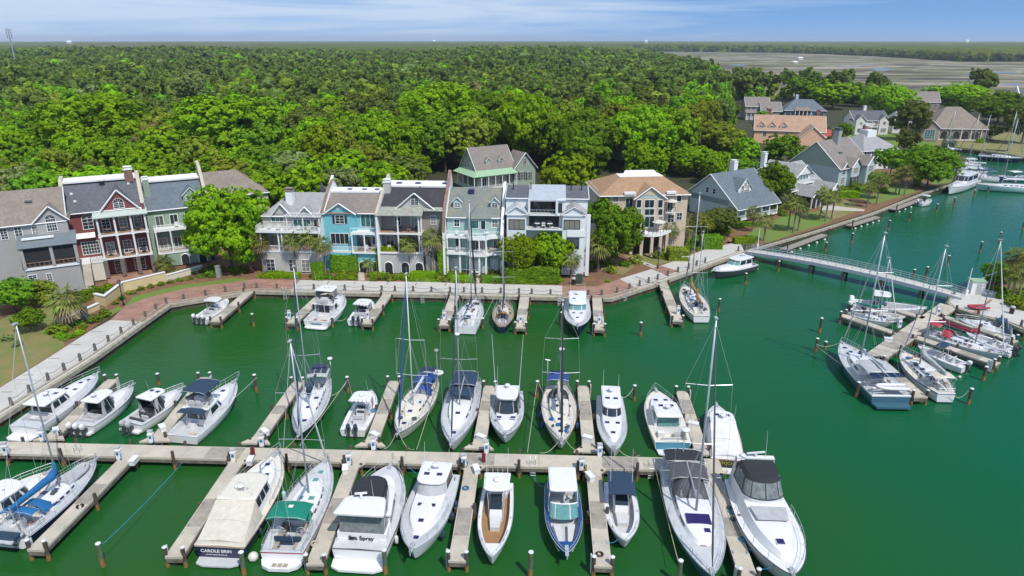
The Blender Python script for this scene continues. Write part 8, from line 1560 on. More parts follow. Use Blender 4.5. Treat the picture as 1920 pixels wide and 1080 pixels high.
def tree(p,r,h,kind,label,group=None,hi=False,seed=0,cat='tree',name='tree',rz=None):
 R = random.Random(seed+int(p[0]*13+p[1]*7)); root = empty(name,(p[0],p[1],ZQ-.05),R.uniform(0,6.28),label,cat,group)
 c = bpy.data.objects.new('crown',proto(kind,R.randrange(2 if hi else 3),hi)); link(c,root); c.location = (0,0,h); c.scale = (r,r*R.uniform(.9,1.1),rz or r*R.uniform(.88,1.05))
 t = bpy.data.objects.new('trunk',TR[R.randrange(3)]); link(t,root); t.location = (0,0,h); t.scale = (r*.8,r*.8,h); return root
def ptree(bx,by,topy,rpx,kind,label,hi=True,flat=1.0,**k):
 p = at(bx,by,ZQ); top = height_at(p,topy)-ZQ; r = rpx*proj((p[0],p[1],top*.6))[2]/FPX; rz = min(top*.5,r*1.25); return tree(p,r,top-rz*.93,kind,label,hi=hi,rz=rz,**k)
for a in [(437,508,338,78,'bright','big round bright green tree between the sage green townhouse and the quay'),(972,524,432,34,'bright','left of the two low bright green trees before the pale blue white house'),(1030,516,428,42,'bright','right of the two low bright green trees before the pale blue white house'),
 (1152,500,380,52,'mid','dense green tree between the pale blue white house and the tan villa'),(1128,470,358,34,'mid','taller green tree behind the right corner of the pale blue white house'),(60,622,572,27,'mid','small round green tree on the dry lawn at the left'),(30,585,516,44,'mid','broad dark evergreen shrub tree before the left grey townhouse'),(78,575,522,30,'olive','olive green shrub tree beside the fan palm at the left'),
 (1347,440,385,34,'dark','dark bushy tree between the tan villa and the grey blue cottage'),(1310,445,395,26,'olive','olive tree beside the right wall of the tan villa'),(1443,392,296,40,'mid','leafy tree between the grey blue and the light grey cottages'),(1738,352,268,46,'mid','large round green tree at the mouth of the side channel'),(1668,332,268,30,'mid','green tree before the white house with grey hipped roof'),(1866,535,486,30,'mid','round green tree beside the hut on the small plaza'),
 (1458,316,246,38,'mid','broad green tree before the long peach house'),(1400,322,258,34,'bright','green tree left of the broad tree before the peach house'),(1352,300,222,50,'olive','big olive green tree left of the brown shingled house'),(1300,330,268,44,'bright','yellow green tree behind the tan villa'),(1250,318,262,40,'mid','green tree behind the cedar roof of the tan villa'),(1345,345,282,32,'bright','yellow green tree behind the grey blue cottage'),
 (20,395,300,34,'bright','bright yellow green tree at the left edge behind the grey townhouse'),(560,372,318,44,'bright','bright green tree behind the grey pergola townhouse'),(500,395,310,44,'mid','green tree between the two rows of townhouses'),(1060,350,296,36,'mid','green tree right of the gabled house with green porch roof'),(1100,372,320,34,'bright','low bright tree behind the pale blue white house'),(770,345,285,40,'bright','yellow green tree left of the gabled house with green porch roof'),(700,348,290,42,'mid','green tree behind the turquoise townhouse'),(640,352,296,36,'bright','bright green tree behind the party wall of the turquoise townhouse'),
 (1560,300,238,22,'dark','small dark conifer beside the boat behind the peach house'),(1695,262,180,38,'dark','tall dark moss hung oak beside the white two storey house'),(1660,222,152,46,'bright','large bright oak behind the white two storey house'),(1790,215,150,56,'bright','broad yellow green oak behind the brick villa'),(1870,232,165,48,'mid','green oak at the right edge behind the brick villa lawn'),(1560,205,146,40,'bright','rounded green tree behind the slate blue house'),(1495,200,138,34,'mid','tree with pale top between the brown and the slate blue houses'),(1610,200,150,30,'mid','green tree left of the large bright oak'),
 (1820,200,122,34,'dark','tall open pine rising above the brick villa oaks'),(1640,195,128,26,'dark','dark pine above the bright oak near the marsh'),(1556,190,130,22,'dark','dark rounded pine above the slate blue house'),(1915,270,190,40,'dark','dark trees edge at the right behind the dry lawn'),(1710,352,300,26,'mid','lower tree left of the large round tree at the side channel'),(1500,330,268,26,'mid','tree between the light grey cottage and the peach house'),(1560,372,345,16,'olive','small ornamental tree before the two gabled porches'),(1640,372,318,20,'mid','slender tree before the pale green cottage'),(1390,340,290,26,'mid','green tree rising behind the steep roof of the grey blue cottage'),(1535,262,232,22,'dark','dark tree between the peach and slate blue houses'),(1430,232,205,18,'mid','small tree before the brown shingled house'),(1700,285,238,24,'dark','dark tree left of the brick villa'),(1880,530,492,20,'dark','dark small tree right of the round tree on the plaza'),(1108,505,440,18,'dark','dark slim tree at the right wall of the pale blue white house'),(470,512,455,20,'mid','small tree right of the big round tree'),(1370,300,232,40,'mid','large green tree behind the grey blue cottage'),(1850,262,228,26,'olive','palmy olive shrubbery at the right of the brick villa'),(1580,262,225,18,'mid','small garden tree between peach and white houses')]:
 ptree(*a,hi=a[1] > 340 or a[3] > 40)
rng = np.random.default_rng(11); cand = []
KEEP = [(815,1006,0,207),(1105,1290,0,152),(1290,2000,0,215),(1160,1192,150,205),(1385,1565,0,345),(1590,1670,0,330),(1680,1830,0,330)]
HERO = [(185,196,166,98,'bright'),(420,205,168,104,'bright'),(292,188,228,50,'brown'),(580,214,192,62,'dark'),(655,195,215,66,'mid'),(835,236,148,78,'bright'),(990,215,165,66,'bright'),(735,200,212,62,'bright'),(1100,205,192,58,'mid'),(1205,215,186,62,'bright'),(1305,240,180,52,'olive'),(70,205,205,66,'mid'),(500,178,262,66,'mid'),(105,165,268,44,'olive'),(370,290,128,36,'pale'),(690,172,262,44,'olive'),(905,250,160,58,'mid'),(1215,175,262,46,'bright')]
MARSH = [(1190,100),(1260,124),(1330,150),(1400,178),(1500,186),(1700,196),(1960,206),(2400,215)]
def marsh_y(x):
 if x < 1190: return 75.5
 for (a,b_),(c,d_) in zip(MARSH,MARSH[1:]):
  if a <= x <= c: return b_+(d_-b_)*(x-a)/(c-a)
 return 215
y = 142.0
while y < 1500:
 sp = 10.5 if y < 300 else 12.5+(y-300)*.009
 x = -(y*.78+40)
 while x < y*.78+40:
  X = x+rng.uniform(-.42,.42)*sp; Y = y+rng.uniform(-.42,.42)*sp; x += sp
  u,v_,d_ = proj((X,Y,ZQ))
  if u < -90 or u > 2010 or v_ < marsh_y(u): continue
  if u > 1385-(0 if Y < 300 else 40) and v_ > 196: continue
  e = 7.5/d_*FPX
  if any(u+e > a0 and u-e < a1 and y0_ < Y < y1_ for a0,a1,y0_,y1_ in KEEP): continue
  cand.append((X,Y,u,v_))
 y += sp*.92
cand.sort(key=lambda c: math.hypot(c[0],c[1]))
GL = {'bright': ('bright yellow green leafy oak standing in the wood behind the townhouses','bright leafy oaks in the wood'),'mid': ('mid green leafy tree standing in the wood behind the houses','mid green trees in the wood'),'dark': ('dark olive pine or live oak crown in the wood behind the houses','dark olive crowns in the wood'),'olive': ('yellowish olive tree crown in the wood behind the houses','yellowish olive crowns in the wood'),'brown': ('brownish thinly leaved tree crown in the wood behind the houses','brownish crowns in the wood'),'pale': ('pale grey green tree crown in the wood behind the houses','pale grey green crowns in the wood')}
def kind_of(X,Y,R):
 f = min(1,max(0,(Y-190)/240)); k = R.random()
 n = math.sin(X*.045+1.3)*math.cos(Y*.04)+math.sin(X*.02-Y*.03)*.6
 if k < .03: return 'pale'
 if k < .05 and f < .8: return 'brown'
 return ('dark' if k < .10+.62*f+n*.12 else 'olive' if k < .22+.68*f else 'mid' if k < .55+.36*f+n*.1 else 'bright')
NIND = 235; R = random.Random(5); LMK = [(-60,'the left grey townhouse'),(90,'the red townhouse'),(190,'the sage green townhouse'),(310,'the brown hipped townhouse'),(420,'the big round tree'),(510,'the grey pergola townhouse'),(610,'the turquoise townhouse'),(715,'the grey brown townhouse'),(810,'the gabled house with green porch'),(1000,'the pale blue white house'),(1110,'the tan villa'),(1230,'the cedar roof end of the villa'),(1300,'the grey blue cottage'),(1400,'the brown shingled house'),(1480,'the slate blue house'),(1600,'the white two storey house'),(1700,'the brick villa')]; CNT = {}
ORD = 'nearest second third fourth fifth sixth seventh eighth ninth tenth eleventh twelfth thirteenth fourteenth fifteenth sixteenth seventeenth eighteenth nineteenth twentieth'.split(); KN = {'bright': 'bright green oak','mid': 'mid green tree','dark': 'dark olive tree','olive': 'yellowish olive tree','brown': 'brownish thin tree','pale': 'pale grey green tree'}
def wood_label(k,u):
 w = [n for x,n in LMK if x <= u] or [LMK[0][1]]; key = (k,w[-1]); i = CNT[key] = CNT.get(key,-1)+1
 return '%s %s in the wood straight behind %s' % (ORD[i] if i < 20 else 'far',KN[k],w[-1])
HP = []
for i,(u,Y,ty,rp,k) in enumerate(HERO):
 X = (u-960)/FPX*(Y*CA+(CAM_H-12)*SA); top = height_at(Vector((X,Y,ZQ)),ty)-ZQ; r = rp*proj((X,Y,top*.7))[2]/FPX; HP.append((X,Y,r)); rz = min(top*.45,r); tree((X,Y),r,top-rz*.95,k,'giant %s tree, %s' % ({'bright': 'bright green','mid': 'mid green','dark': 'dark olive','olive': 'yellow olive','brown': 'brownish bare','pale': 'pale grey green'}[k],['behind the red townhouse','behind the sage green townhouse and big round tree','between the two giant bright oaks at the left','dark against its bright neighbours, left of the middle','above the grey pergola townhouse','above the pale mint townhouse','above the gabled house with green porch','above the turquoise townhouse','above the left roof of the tan villa','above the small brown roof in the wood','left of the brown shingled house','above the grey townhouse at the left edge','just behind the brown hipped townhouse','low behind the chimney of the red townhouse','standing alone far back at the left','low behind the turquoise townhouse','between the two bright giants at the middle','low beside the small brown roof'][i]),hi=True,rz=rz)
cand = [c for c in cand if not any(math.hypot(c[0]-a,c[1]-b_) < r_*.72+3.5 for a,b_,r_ in HP)]
for X,Y,u,v_ in cand[:NIND]:
 k = kind_of(X,Y,R); r = R.uniform(5.6,8.6); top = R.uniform(14,21) if k != 'dark' else R.uniform(16,22)
 if Y < 165: top = min(top,15)
 rz = min(top*.46,r*1.15); tree((X,Y),r,top-rz*.95,k,wood_label(k,u),GL[k][1],seed=3,rz=rz)
far = [c for c in cand[NIND:] if 0 or True]; VV = []; MI = []; fk = ['leaf_bright','leaf_mid','leaf_dark','leaf_olive','leaf_brown','leaf_pale']; fi = {k: i for i,k in enumerate(['bright','mid','dark','olive','brown','pale'])}
lib = {}
for q,(nq,qs) in {0: (900,.105),1: (300,.18)}.items():
 for i in range(6): p_,n_,s_,c_,R2 = crown_pts(900+i,12,nq,qs,flat=.85,lr=(.26,.46)); Q_ = quads_at(p_,n_,s_,rng); V2,F2 = core_quads(c_,R2*.8,5,3); lib[q,i] = np.vstack([Q_,V2[F2.ravel()]])
for X,Y,u,v_ in far:
 k = kind_of(X,Y,R); r = (R.uniform(5.5,8.5) if R.random() < .5 else R.uniform(9,13))*(1 if Y < 500 else 1.1+(Y-500)*.0004); top = R.uniform(12,22)+(2 if k == 'dark' else 0)+max(0,min(1,(Y-520)/500))*(4+3*math.sin(u/170.)+6*math.exp(-((u-950)/150.)**2))*(1 if u < 1080 else max(0,(1200-u)/120)); g = lib[0 if Y < 560 else 1,R.randrange(6)]; a = R.uniform(0,6.28); ca_,sa_ = math.cos(a),math.sin(a)
 P_ = np.stack([(g[:,0]*ca_-g[:,1]*sa_)*r+X,(g[:,0]*sa_+g[:,1]*ca_)*r+Y,g[:,2]*r*.95+top-r*.8],axis=1); VV.append(P_); MI.append(np.full(len(P_)//4,fi[k]))
V = np.vstack(VV); me = np_mesh('woodland',V,np.arange(len(V)).reshape(-1,4),fk,np.concatenate(MI)); o = bpy.data.objects.new('woodland',me); link(o); tag(o,'continuous mass of mixed green treetops stretching back from the houses to the marsh','woodland',kind='stuff')
def palm_meshes(seed,silver=False,n=34):
 R = random.Random(seed); b = MB(); d = MB()
 for i in range(n):
  a = i*2.399+R.uniform(-.2,.2); e = 1.25-2.1*(i/n)**.8+R.uniform(-.12,.12); L = R.uniform(.85,1.1); bb = d if i > n*.82 and not silver else b
  dirv = Vector((math.cos(a)*math.cos(e),math.sin(a)*math.cos(e),math.sin(e))); side = Vector((-math.sin(a),math.cos(a),0)); base = dirv*L*.42
  for j in range(7):
   w = (j-3)/3; tip = dirv*L*(1.12-.28*abs(w))+side*w*.46-Vector((0,0,.22+.16*abs(w))); m_ = (base+tip)*.5+side*w*.1+Vector((0,0,.05)); up = Vector((0,0,.035)); bb.add([base,m_+side*.05,tip,m_-side*.05+up],[(0,1,2,3)])
  bb.add([(0,0,-.05),(base+side*.02)[:],(base-side*.02)[:]],[(0,1,2)])
 def mk(bm,nm,m_): me = bpy.data.meshes.new(nm); me.from_pydata([tuple(v) for v in bm.v],[],bm.f); me.materials.append(M[m_]); return me
 return mk(b,'crown','leaf_silver' if silver else 'leaf_palm'),mk(d,'dead_fronds','straw')
PM = [palm_meshes(i) for i in range(3)]; PS = palm_meshes(9,True)
tb = MB(); tb.tube([(0,0,0),(.01,0,.3),(0,0,.7),(0,0,1)],[.21,.16,.15,.2],8); PT = bpy.data.meshes.new('trunk'); PT.from_pydata([tuple(v) for v in tb.v],[],tb.f); PT.materials.append(M['barkp'])
def palm(bx,by,cy,label,r=1.7,silver=False,group=None):
 r *= 1.22
 p = at(bx,by,ZQ); h = max(.8,height_at(p,cy)-ZQ); root = empty('palm_tree',(p.x,p.y,ZQ-.05),bx*.7,label,'palm',group); cm,dm = PS if silver else PM[int(bx) % 3]
 c = bpy.data.objects.new('crown',cm); link(c,root); c.location = (0,0,h); c.scale = (r,r,r)
 if not silver: dd = bpy.data.objects.new('dead_fronds',dm); link(dd,root); dd.location = (0,0,h-.05); dd.scale = (r,r,r)
 t = bpy.data.objects.new('trunk',PT); link(t,root); t.scale = (1,1,h)
for a in [(495,512,449,'palm at the left corner of the grey pergola townhouse'),(556,513,449,'slim palm before the middle of the grey pergola townhouse'),(586,510,440,'taller palm at the right of the grey pergola townhouse',1.9),(611,517,456,'palm between the pergola and turquoise townhouses'),(769,514,456,'palm before the galleries of the grey brown townhouse',1.6),(814,516,443,'palm before the right wall of the grey brown townhouse',1.9),
 (1070,521,481,'short palm before the right corner of the pale blue white house',1.7),(1121,511,458,'full palm on the mulch bed right of the pale blue white house',2.2),(1254,468,427,'palm before the right bay of the tan villa',1.8),(1285,464,424,'palm right of the tan villa',1.7),(136,612,560,'palm with yellowing fronds beside the low garden wall',2.3),(10,535,482,'wide palm at the left edge before the grey townhouse',2.5),(311,508,491,'short bushy yellow green palm below the sage green townhouse',1.6),
 (1410,434,397,'palm before the porch of the grey blue cottage',1.6),(1432,452,411,'palm on the lawn closest to the footbridge',1.7),(1477,432,375,'left palm of the trio on the channel lawn',1.9),(1487,436,381,'middle palm of the trio on the channel lawn',1.8),(1496,433,385,'right palm of the trio on the channel lawn',1.9),(1537,410,361,'left palm of the second trio on the dry lawn',1.8),(1547,415,366,'middle palm of the second trio on the dry lawn',1.8),(1559,411,368,'right palm of the second trio on the dry lawn',1.7),
 (1625,389,349,'small palm before the pale green cottage',1.8),(1643,384,332,'tall palm before the pale green cottage',2.1),(1678,365,328,'left palm of the cluster near the bulkhead bend',1.9),(1685,365,324,'middle palm of the cluster near the bulkhead bend',2.0),(1695,367,321,'right palm of the cluster near the bulkhead bend',2.0),(1780,335,301,'left palm at the tip of the channel lawn',2.0),(1790,335,299,'right palm at the tip of the channel lawn',2.0),
 (1889,548,480,'palm with its crown over the round tree on the plaza',1.7),(1895,562,510,'lower palm in front on the plaza bed',1.7),(1909,557,480,'palm at the right edge of the plaza',1.8),(776,505,492,'short spiky palm at the base of the grey brown townhouse',1.4),(26,352,318,'palm with pale flower stalks beside the yellow green tree at the left edge',2.2),(1725,300,290,'palm left of the brick villa lawn',2.2),(1550,270,250,'palm beside the peach house chimney',1.9),(694,508,488,'bushy palm before the arches of the turquoise townhouse',1.6)]: palm(*a)
palm(132,535,512,'silvery blue fan palm before the stair of the red townhouse',2.2,True); palm(1777,281,264,'silvery palm on the lawn of the brick villa',2.6,True)
BL = {}
def bush_mesh(kind,m,seed=1):
 key = (kind,m,seed % 2)
 if key in BL: return BL[key]
 rg = np.random.default_rng(seed % 2+3)
 if kind == 'box':
  n = 2600; f = rg.integers(0,5,n); uv = rg.uniform(-1,1,(n,2)); p = np.zeros((n,3)); nr = np.zeros((n,3))
  for i,(ax,sg) in enumerate(((0,1),(0,-1),(1,1),(1,-1),(2,1))): k = f == i; o = [a for a in range(3) if a != ax]; p[k,ax] = sg; p[k,o[0]] = uv[k,0]; p[k,o[1]] = uv[k,1]; nr[k,ax] = sg
  p[:,2] = p[:,2]*.5+.5; p += rg.normal(0,.02,p.shape); nr += rg.normal(0,.5,nr.shape); nr /= np.linalg.norm(nr,axis=1)[:,None]; Q = quads_at(p*np.array([.5,.5,1]),nr,rg.uniform(.02,.05,n),rg)
  c = np.array([(x*.47,y_*.47,z*.97) for z in (0,1) for x,y_ in ((-1,-1),(1,-1),(1,1),(-1,1))]); F2 = np.array([(4,5,6,7),(0,1,5,4),(1,2,6,5),(2,3,7,6),(3,0,4,7)]); V_,F_ = np.vstack([Q,c]),np.vstack([np.arange(len(Q)).reshape(-1,4),F2+len(Q)])
  BL[key] = np_mesh('foliage',V_,F_,[m])
 else:
  nl,sp,lr = (1,.01,(.9,.92)) if kind == 'ball' else (9,.55,(.34,.55)); BL[key] = crown_mesh('foliage',seed % 2+40,nl,2600,.055,m,spread=sp,lr=lr,flat=.8)
 return BL[key]
def hedge(x0,x1,yb,yt,m,label,d=1.2,name='hedge'):
 a = at(x0,yb,ZQ); c = at(x1,yb,ZQ); w = (c-a).length; h = max(.4,height_at((a+c)/2,yt)-ZQ); o = bpy.data.objects.new(name,bush_mesh('box',m,int(x0))); link(o); e = (c-a)/w; o.location = ((a.x+c.x)/2-e.y*d/2,(a.y+c.y)/2+e.x*d/2,ZQ-.05); o.rotation_euler.z = math.atan2(e.y,e.x); o.scale = (w,d,h); tag(o,label,'hedge')
def shrub(x,yb,r,m,label,kind='loose',hz=1.0,group=None):
 p = at(x,yb,ZQ); o = bpy.data.objects.new('shrub',bush_mesh(kind,m,int(x))); link(o); o.location = (p.x,p.y+r*.3,ZQ+r*.45*hz); o.scale = (r,r,r*hz); o.rotation_euler.z = x; tag(o,label,'shrub',group)
for a in [(585,606,524,495,'leaf_mid','tall clipped green hedge block right of the pergola townhouse'),(707,740,513,466,'leaf_bright','very tall bright green hedge block before the turquoise townhouse',2.2),(822,838,516,466,'leaf_bright','narrow tall green hedge block before the grey brown townhouse',2.0),(622,671,512,480,'leaf_mid','long clipped hedge before the turquoise townhouse',1.8),(772,815,522,511,'leaf_bright','low rounded hedge before the arches of the grey brown townhouse'),(945,1046,533,506,'leaf_mid','dark hedge in the shade under the two low trees',2.5),
 (1378,1416,458,446,'leaf_bright','low bright hedge beside the bench at the end of the promenade',1.3),(1255,1290,490,470,'leaf_olive','broad clipped olive hedge right of the tan villa palms',3.0),(1318,1354,468,446,'leaf_mid','broad hedge behind the promenade near the ketch',3.0),(1375,1420,425,417,'leaf_mid','low hedge before the porch rail of the grey blue cottage'),(500,560,522,514,'leaf_bright','low clipped ground hedge before the patio of the pergola townhouse'),(1565,1610,372,360,'leaf_bright','clipped yellow green hedges before the pale green cottage',2.5),(1612,1650,362,352,'leaf_mid','clipped hedge right of the pale green cottage',2.5),(845,885,530,519,'leaf_bright','low hedge left of the small steps below the pale mint townhouse'),(905,945,531,520,'leaf_mid','low hedge right of the small steps below the pale mint townhouse')]: hedge(*a)
LB_ = {'ball': 'neat round clipped shrub ball ','loose': 'leafy shrub '}
for x,y_,r,m,k,w in [(708,526,1.05,'leaf_olive','ball','left of the pair before the turquoise townhouse'),(731,526,1.05,'leaf_olive','ball','right of the pair before the turquoise townhouse'),(759,526,.8,'leaf_mid','ball','before the lamp of the grey brown townhouse'),(822,522,.8,'leaf_mid','ball','at the end of the low rounded hedge'),(174,606,1.2,'leaf_mid','loose','nearest the brick paving at the left'),(194,596,1.3,'leaf_mid','loose','against the long yellow wall end'),(149,622,.9,'leaf_yellow','loose','with yellow leaves at the foot of the low wall'),(136,634,.7,'leaf_bright','loose','lowest at the edge of the left lawn'),(104,628,1.6,'leaf_olive','loose','wide and olive beside the small round tree'),(200,545,1.2,'leaf_bright','loose','bright yellow green below the terrace stair'),(180,548,1.0,'leaf_mid','loose','dark green beside the stair of the red townhouse'),(10,640,.9,'leaf_pale','loose','pale grassy tuft at the left edge'),(30,650,.8,'leaf_pale','loose','pale grassy tuft on the mulch at the left'),
 (300,503,1.2,'leaf_olive','loose','before the corner of the red and sage green townhouses'),(395,520,1.3,'leaf_mid','loose','below the big round tree'),(440,512,1.2,'leaf_mid','loose','dark in the shade of the big round tree'),(470,512,1.1,'leaf_red','loose','with red blossom near the big round tree'),(532,508,.9,'leaf_bright','loose','lime green before the grey pergola townhouse'),(640,516,1.0,'leaf_olive','loose','low olive mound before the long clipped hedge'),(660,520,.8,'leaf_yellow','loose','yellowish mound before the long clipped hedge'),(853,500,.8,'leaf_red','loose','purple leaved before the pale mint townhouse'),(845,519,1.0,'leaf_mid','loose','at the left of the pale mint townhouse'),(870,526,1.0,'leaf_bright','loose','rounded beside the small steps'),(1145,512,1.3,'leaf_olive','loose','yellowish round on the mulch near the full palm'),(1172,500,1.2,'leaf_mid','loose','on the dry grass left of the garden path'),(1194,494,1.5,'leaf_olive','loose','olive at the corner of the garden path'),(1232,484,1.4,'leaf_dark','loose','dark spiky before the terrace of the tan villa'),(1212,466,.9,'leaf_yellow','loose','bright yellow under the curved terrace'),(1228,464,.8,'leaf_yellow','loose','bright yellow right of the curved terrace'),
 (1330,440,2.0,'leaf_mid','loose','large between the villa and the grey blue cottage'),(1362,442,1.8,'leaf_olive','loose','large olive behind the bench'),(1300,455,1.8,'leaf_mid','loose','dark behind the broad hedge'),(1385,428,1.2,'leaf_mid','loose','left of the porch of the grey blue cottage'),(1455,400,1.5,'leaf_dark','loose','at the right porch corner of the grey blue cottage'),(1470,405,1.3,'leaf_mid','loose','beside the dry lawn trio of palms'),(1600,352,1.8,'leaf_mid','loose','tall before the right gable of the pale green cottage'),(1583,358,1.3,'leaf_bright','loose','before the middle gable of the pale green cottage'),(1640,345,1.8,'leaf_bright','loose','under the tall palm of the pale green cottage'),(1660,362,1.4,'leaf_mid','loose','behind the bulkhead palm cluster'),(1720,350,1.6,'leaf_bright','loose','under the large round tree at the side channel'),(1733,255,1.6,'leaf_bright','ball','before the bay window of the brick villa'),(1815,262,2.0,'leaf_mid','loose','at the right of the arched loggia'),(1840,268,2.0,'leaf_bright','loose','on the dry lawn right of the brick villa'),(1900,575,1.4,'leaf_bright','loose','bright on the shaded plaza bed'),(1880,560,1.2,'leaf_mid','loose','small beside the plaza palms'),(1915,580,1.5,'leaf_olive','loose','at the right edge of the plaza bed'),(1845,540,1.0,'leaf_dark','loose','behind the hut on the plaza'),(1050,528,.7,'leaf_bright','loose','tiny beside the litter bin'),(1140,530,.6,'leaf_bright','loose','tiny alone on the mulch slope')]: shrub(x,y_,r,m,LB_[k]+w,k,.85)
pts_ = [(215,571),(228,562),(245,552),(262,545),(282,540),(300,536),(318,532),(336,528),(355,525),(375,521)]
for i,(x,y_) in enumerate(pts_): shrub(x,y_,.75,'leaf_mid' if i % 2 else 'leaf_olive','small shrub along the yellow garden wall, %s from its lower end' % ['first','second','third','fourth','fifth','sixth','seventh','eighth','ninth','tenth'][i],'loose',.8,'shrubs along the yellow wall')
def ground_cover(pts,n,mats,label,r0=.3,r1=.8,seed=1):
 P_ = px(pts,ZQ); rg = random.Random(seed); xs = [p[0] for p in P_]; ys = [p[1] for p in P_]; VV = []; MI = []
 def inside(x,y):
  c = False
  for i in range(len(P_)):
   (a,b_),(e,f) = P_[i-1],P_[i]
   if (b_ > y) != (f > y) and x < (e-a)*(y-b_)/(f-b_)+a: c = not c
  return c
 while len(VV) < n:
  x,y = rg.uniform(min(xs),max(xs)),rg.uniform(min(ys),max(ys))
  if not inside(x,y): continue
  g = lib[1,rg.randrange(6)]; r = rg.uniform(r0,r1); VV.append(g*np.array([r,r,r*.75])+np.array([x,y,ZQ+r*.35])); MI.append(np.full(len(g)//4,rg.randrange(len(mats))))
 V = np.vstack(VV); o = bpy.data.objects.new('ground_cover',np_mesh('ground_cover',V,np.arange(len(V)).reshape(-1,4),mats,np.concatenate(MI))); link(o); tag(o,label,'planting',kind='stuff')
GM = ['leaf_mid','leaf_olive','leaf_bright','leaf_mid']
for p,n,l in [([(486,521),(560,523),(560,512),(490,508)],40,'low mixed planting before the patio of the pergola townhouse'),([(590,525),(668,525),(668,512),(615,508)],45,'low mixed planting below the long clipped hedge'),([(688,526),(840,529),(838,508),(690,506)],110,'mixed planting before the middle townhouses'),([(842,530),(890,531),(890,514),(842,510)],40,'mixed planting left of the garden steps'),([(902,531),(1045,534),(1045,508),(902,512)],110,'shaded planting under the two low bright trees'),([(1100,500),(1150,500),(1160,470),(1100,478)],45,'undergrowth beside the dense green tree'),([(1240,490),(1340,462),(1372,452),(1330,440),(1290,455),(1240,470)],80,'mixed shrubs between the villa palms and the bench'),([(1300,440),(1372,440),(1365,415),(1300,420)],60,'dense undergrowth between the villa and the cottage'),
 ([(0,560),(100,545),(130,530),(100,525),(0,545)],60,'dense garden planting before the left grey townhouse'),([(140,575),(200,560),(215,545),(150,540)],40,'garden planting between the stair and the yellow wall'),([(318,520),(400,510),(470,515),(480,505),(400,500),(320,512)],60,'garden planting below the sage green townhouse'),([(1440,405),(1500,392),(1530,380),(1500,372),(1430,395)],45,'planting beds before the light grey cottage'),([(1560,372),(1660,352),(1700,352),(1690,335),(1600,345),(1560,358)],80,'planting beds before the pale green cottage'),([(90,628),(130,640),(165,618),(150,606),(100,612)],40,'planting at the edge of the left lawn'),([(1870,565),(1925,585),(1930,545),(1860,540)],50,'planting behind the small plaza')]: ground_cover(p,n,GM,l,seed=n)
# ------------------------------------------------------------------ marsh, distant woods, towers, haze
def marsh_mat():
 m = bpy.data.materials.new('salt_marsh'); m.use_nodes = True; t = m.node_tree; b = t.nodes['Principled BSDF']; b.inputs['Roughness'].default_value = .95
 co = nn(t,'ShaderNodeTexCoord'); mp = nn(t,'ShaderNodeMapping'); mp.inputs['Scale'].default_value = (.0035,.0065,1); t.links.new(co.outputs['Object'],mp.inputs[0])
 n = nn(t,'ShaderNodeTexNoise'); n.inputs['Scale'].default_value = 2.2; n.inputs['Detail'].default_value = 9; n.inputs['Roughness'].default_value = .68; n.inputs['Distortion'].default_value = .6; t.links.new(mp.outputs[0],n.inputs['Vector'])
 r = nn(t,'ShaderNodeValToRGB'); e = r.color_ramp.elements; e[0].position = .40; e[0].color = (.055,.045,.032,1); e[1].position = .60; e[1].color = (.30,.26,.20,1)
 for p,c in ((.455,(.12,.095,.055,1)),(.50,(.12,.155,.04,1)),(.545,(.17,.13,.08,1))): q = e.new(p); q.color = c
 t.links.new(n.outputs[0],r.inputs[0])
 n2 = nn(t,'ShaderNodeTexNoise'); n2.inputs['Scale'].default_value = .9; n2.inputs['Detail'].default_value = 3; n2.inputs['Distortion'].default_value = 1.2; t.links.new(mp.outputs[0],n2.inputs['Vector'])
 a = nn(t,'ShaderNodeMath',operation='SUBTRACT'); t.links.new(n2.outputs[0],a.inputs[0]); a.inputs[1].default_value = .5; c = nn(t,'ShaderNodeMath',operation='ABSOLUTE'); t.links.new(a.outputs[0],c.inputs[0])
 q = nn(t,'ShaderNodeMapRange'); q.inputs[1].default_value = .006; q.inputs[2].default_value = .016; q.inputs[3].default_value = .75; q.inputs[4].default_value = 0; t.links.new(c.outputs[0],q.inputs[0])
 x = nn(t,'ShaderNodeMixRGB'); x.inputs[2].default_value = (.34,.31,.26,1); t.links.new(q.outputs[0],x.inputs[0]); t.links.new(r.outputs[0],x.inputs[1]); t.links.new(x.outputs[0],b.inputs['Base Color']); return m
mw_ = px([(1190,99.5),(1260,123),(1330,149),(1400,176),(1500,184),(1700,194),(1960,204),(2400,213)],ZQ)
far_l = px([(1188,96.5),(1480,99.5),(1640,106),(1800,116),(2400,117)],ZQ)
sheet('marsh',mw_+far_l[::-1],ZQ+.25,marsh_mat(),raw=True)
sheet('marsh',px([(-300,102),(90,101),(300,99),(480,97),(300,92.5),(90,90),(-300,90)]),ZQ+.25,M['lawnd'])
M['creek'] = mat('pale_creek_water',(.22,.25,.27),.35,var=.1)
for i,(x,y_,w,h) in enumerate([(1385,122,22,1.2),(1655,130,24,2.2),(1590,125,26,.8),(1880,136,30,1.5),(1900,158,24,2),(1620,121,20,.8),(60,99,60,2.0),(320,94,40,1),(1500,128,14,.7),(1815,139,16,.8)]):
 sheet('creek',[(x-w,y_),(x-w*.4,y_-h),(x+w*.5,y_-h*.8),(x+w,y_+h*.1),(x+w*.3,y_+h),(x-w*.5,y_+h*.7)],ZQ+.4,M['creek'])
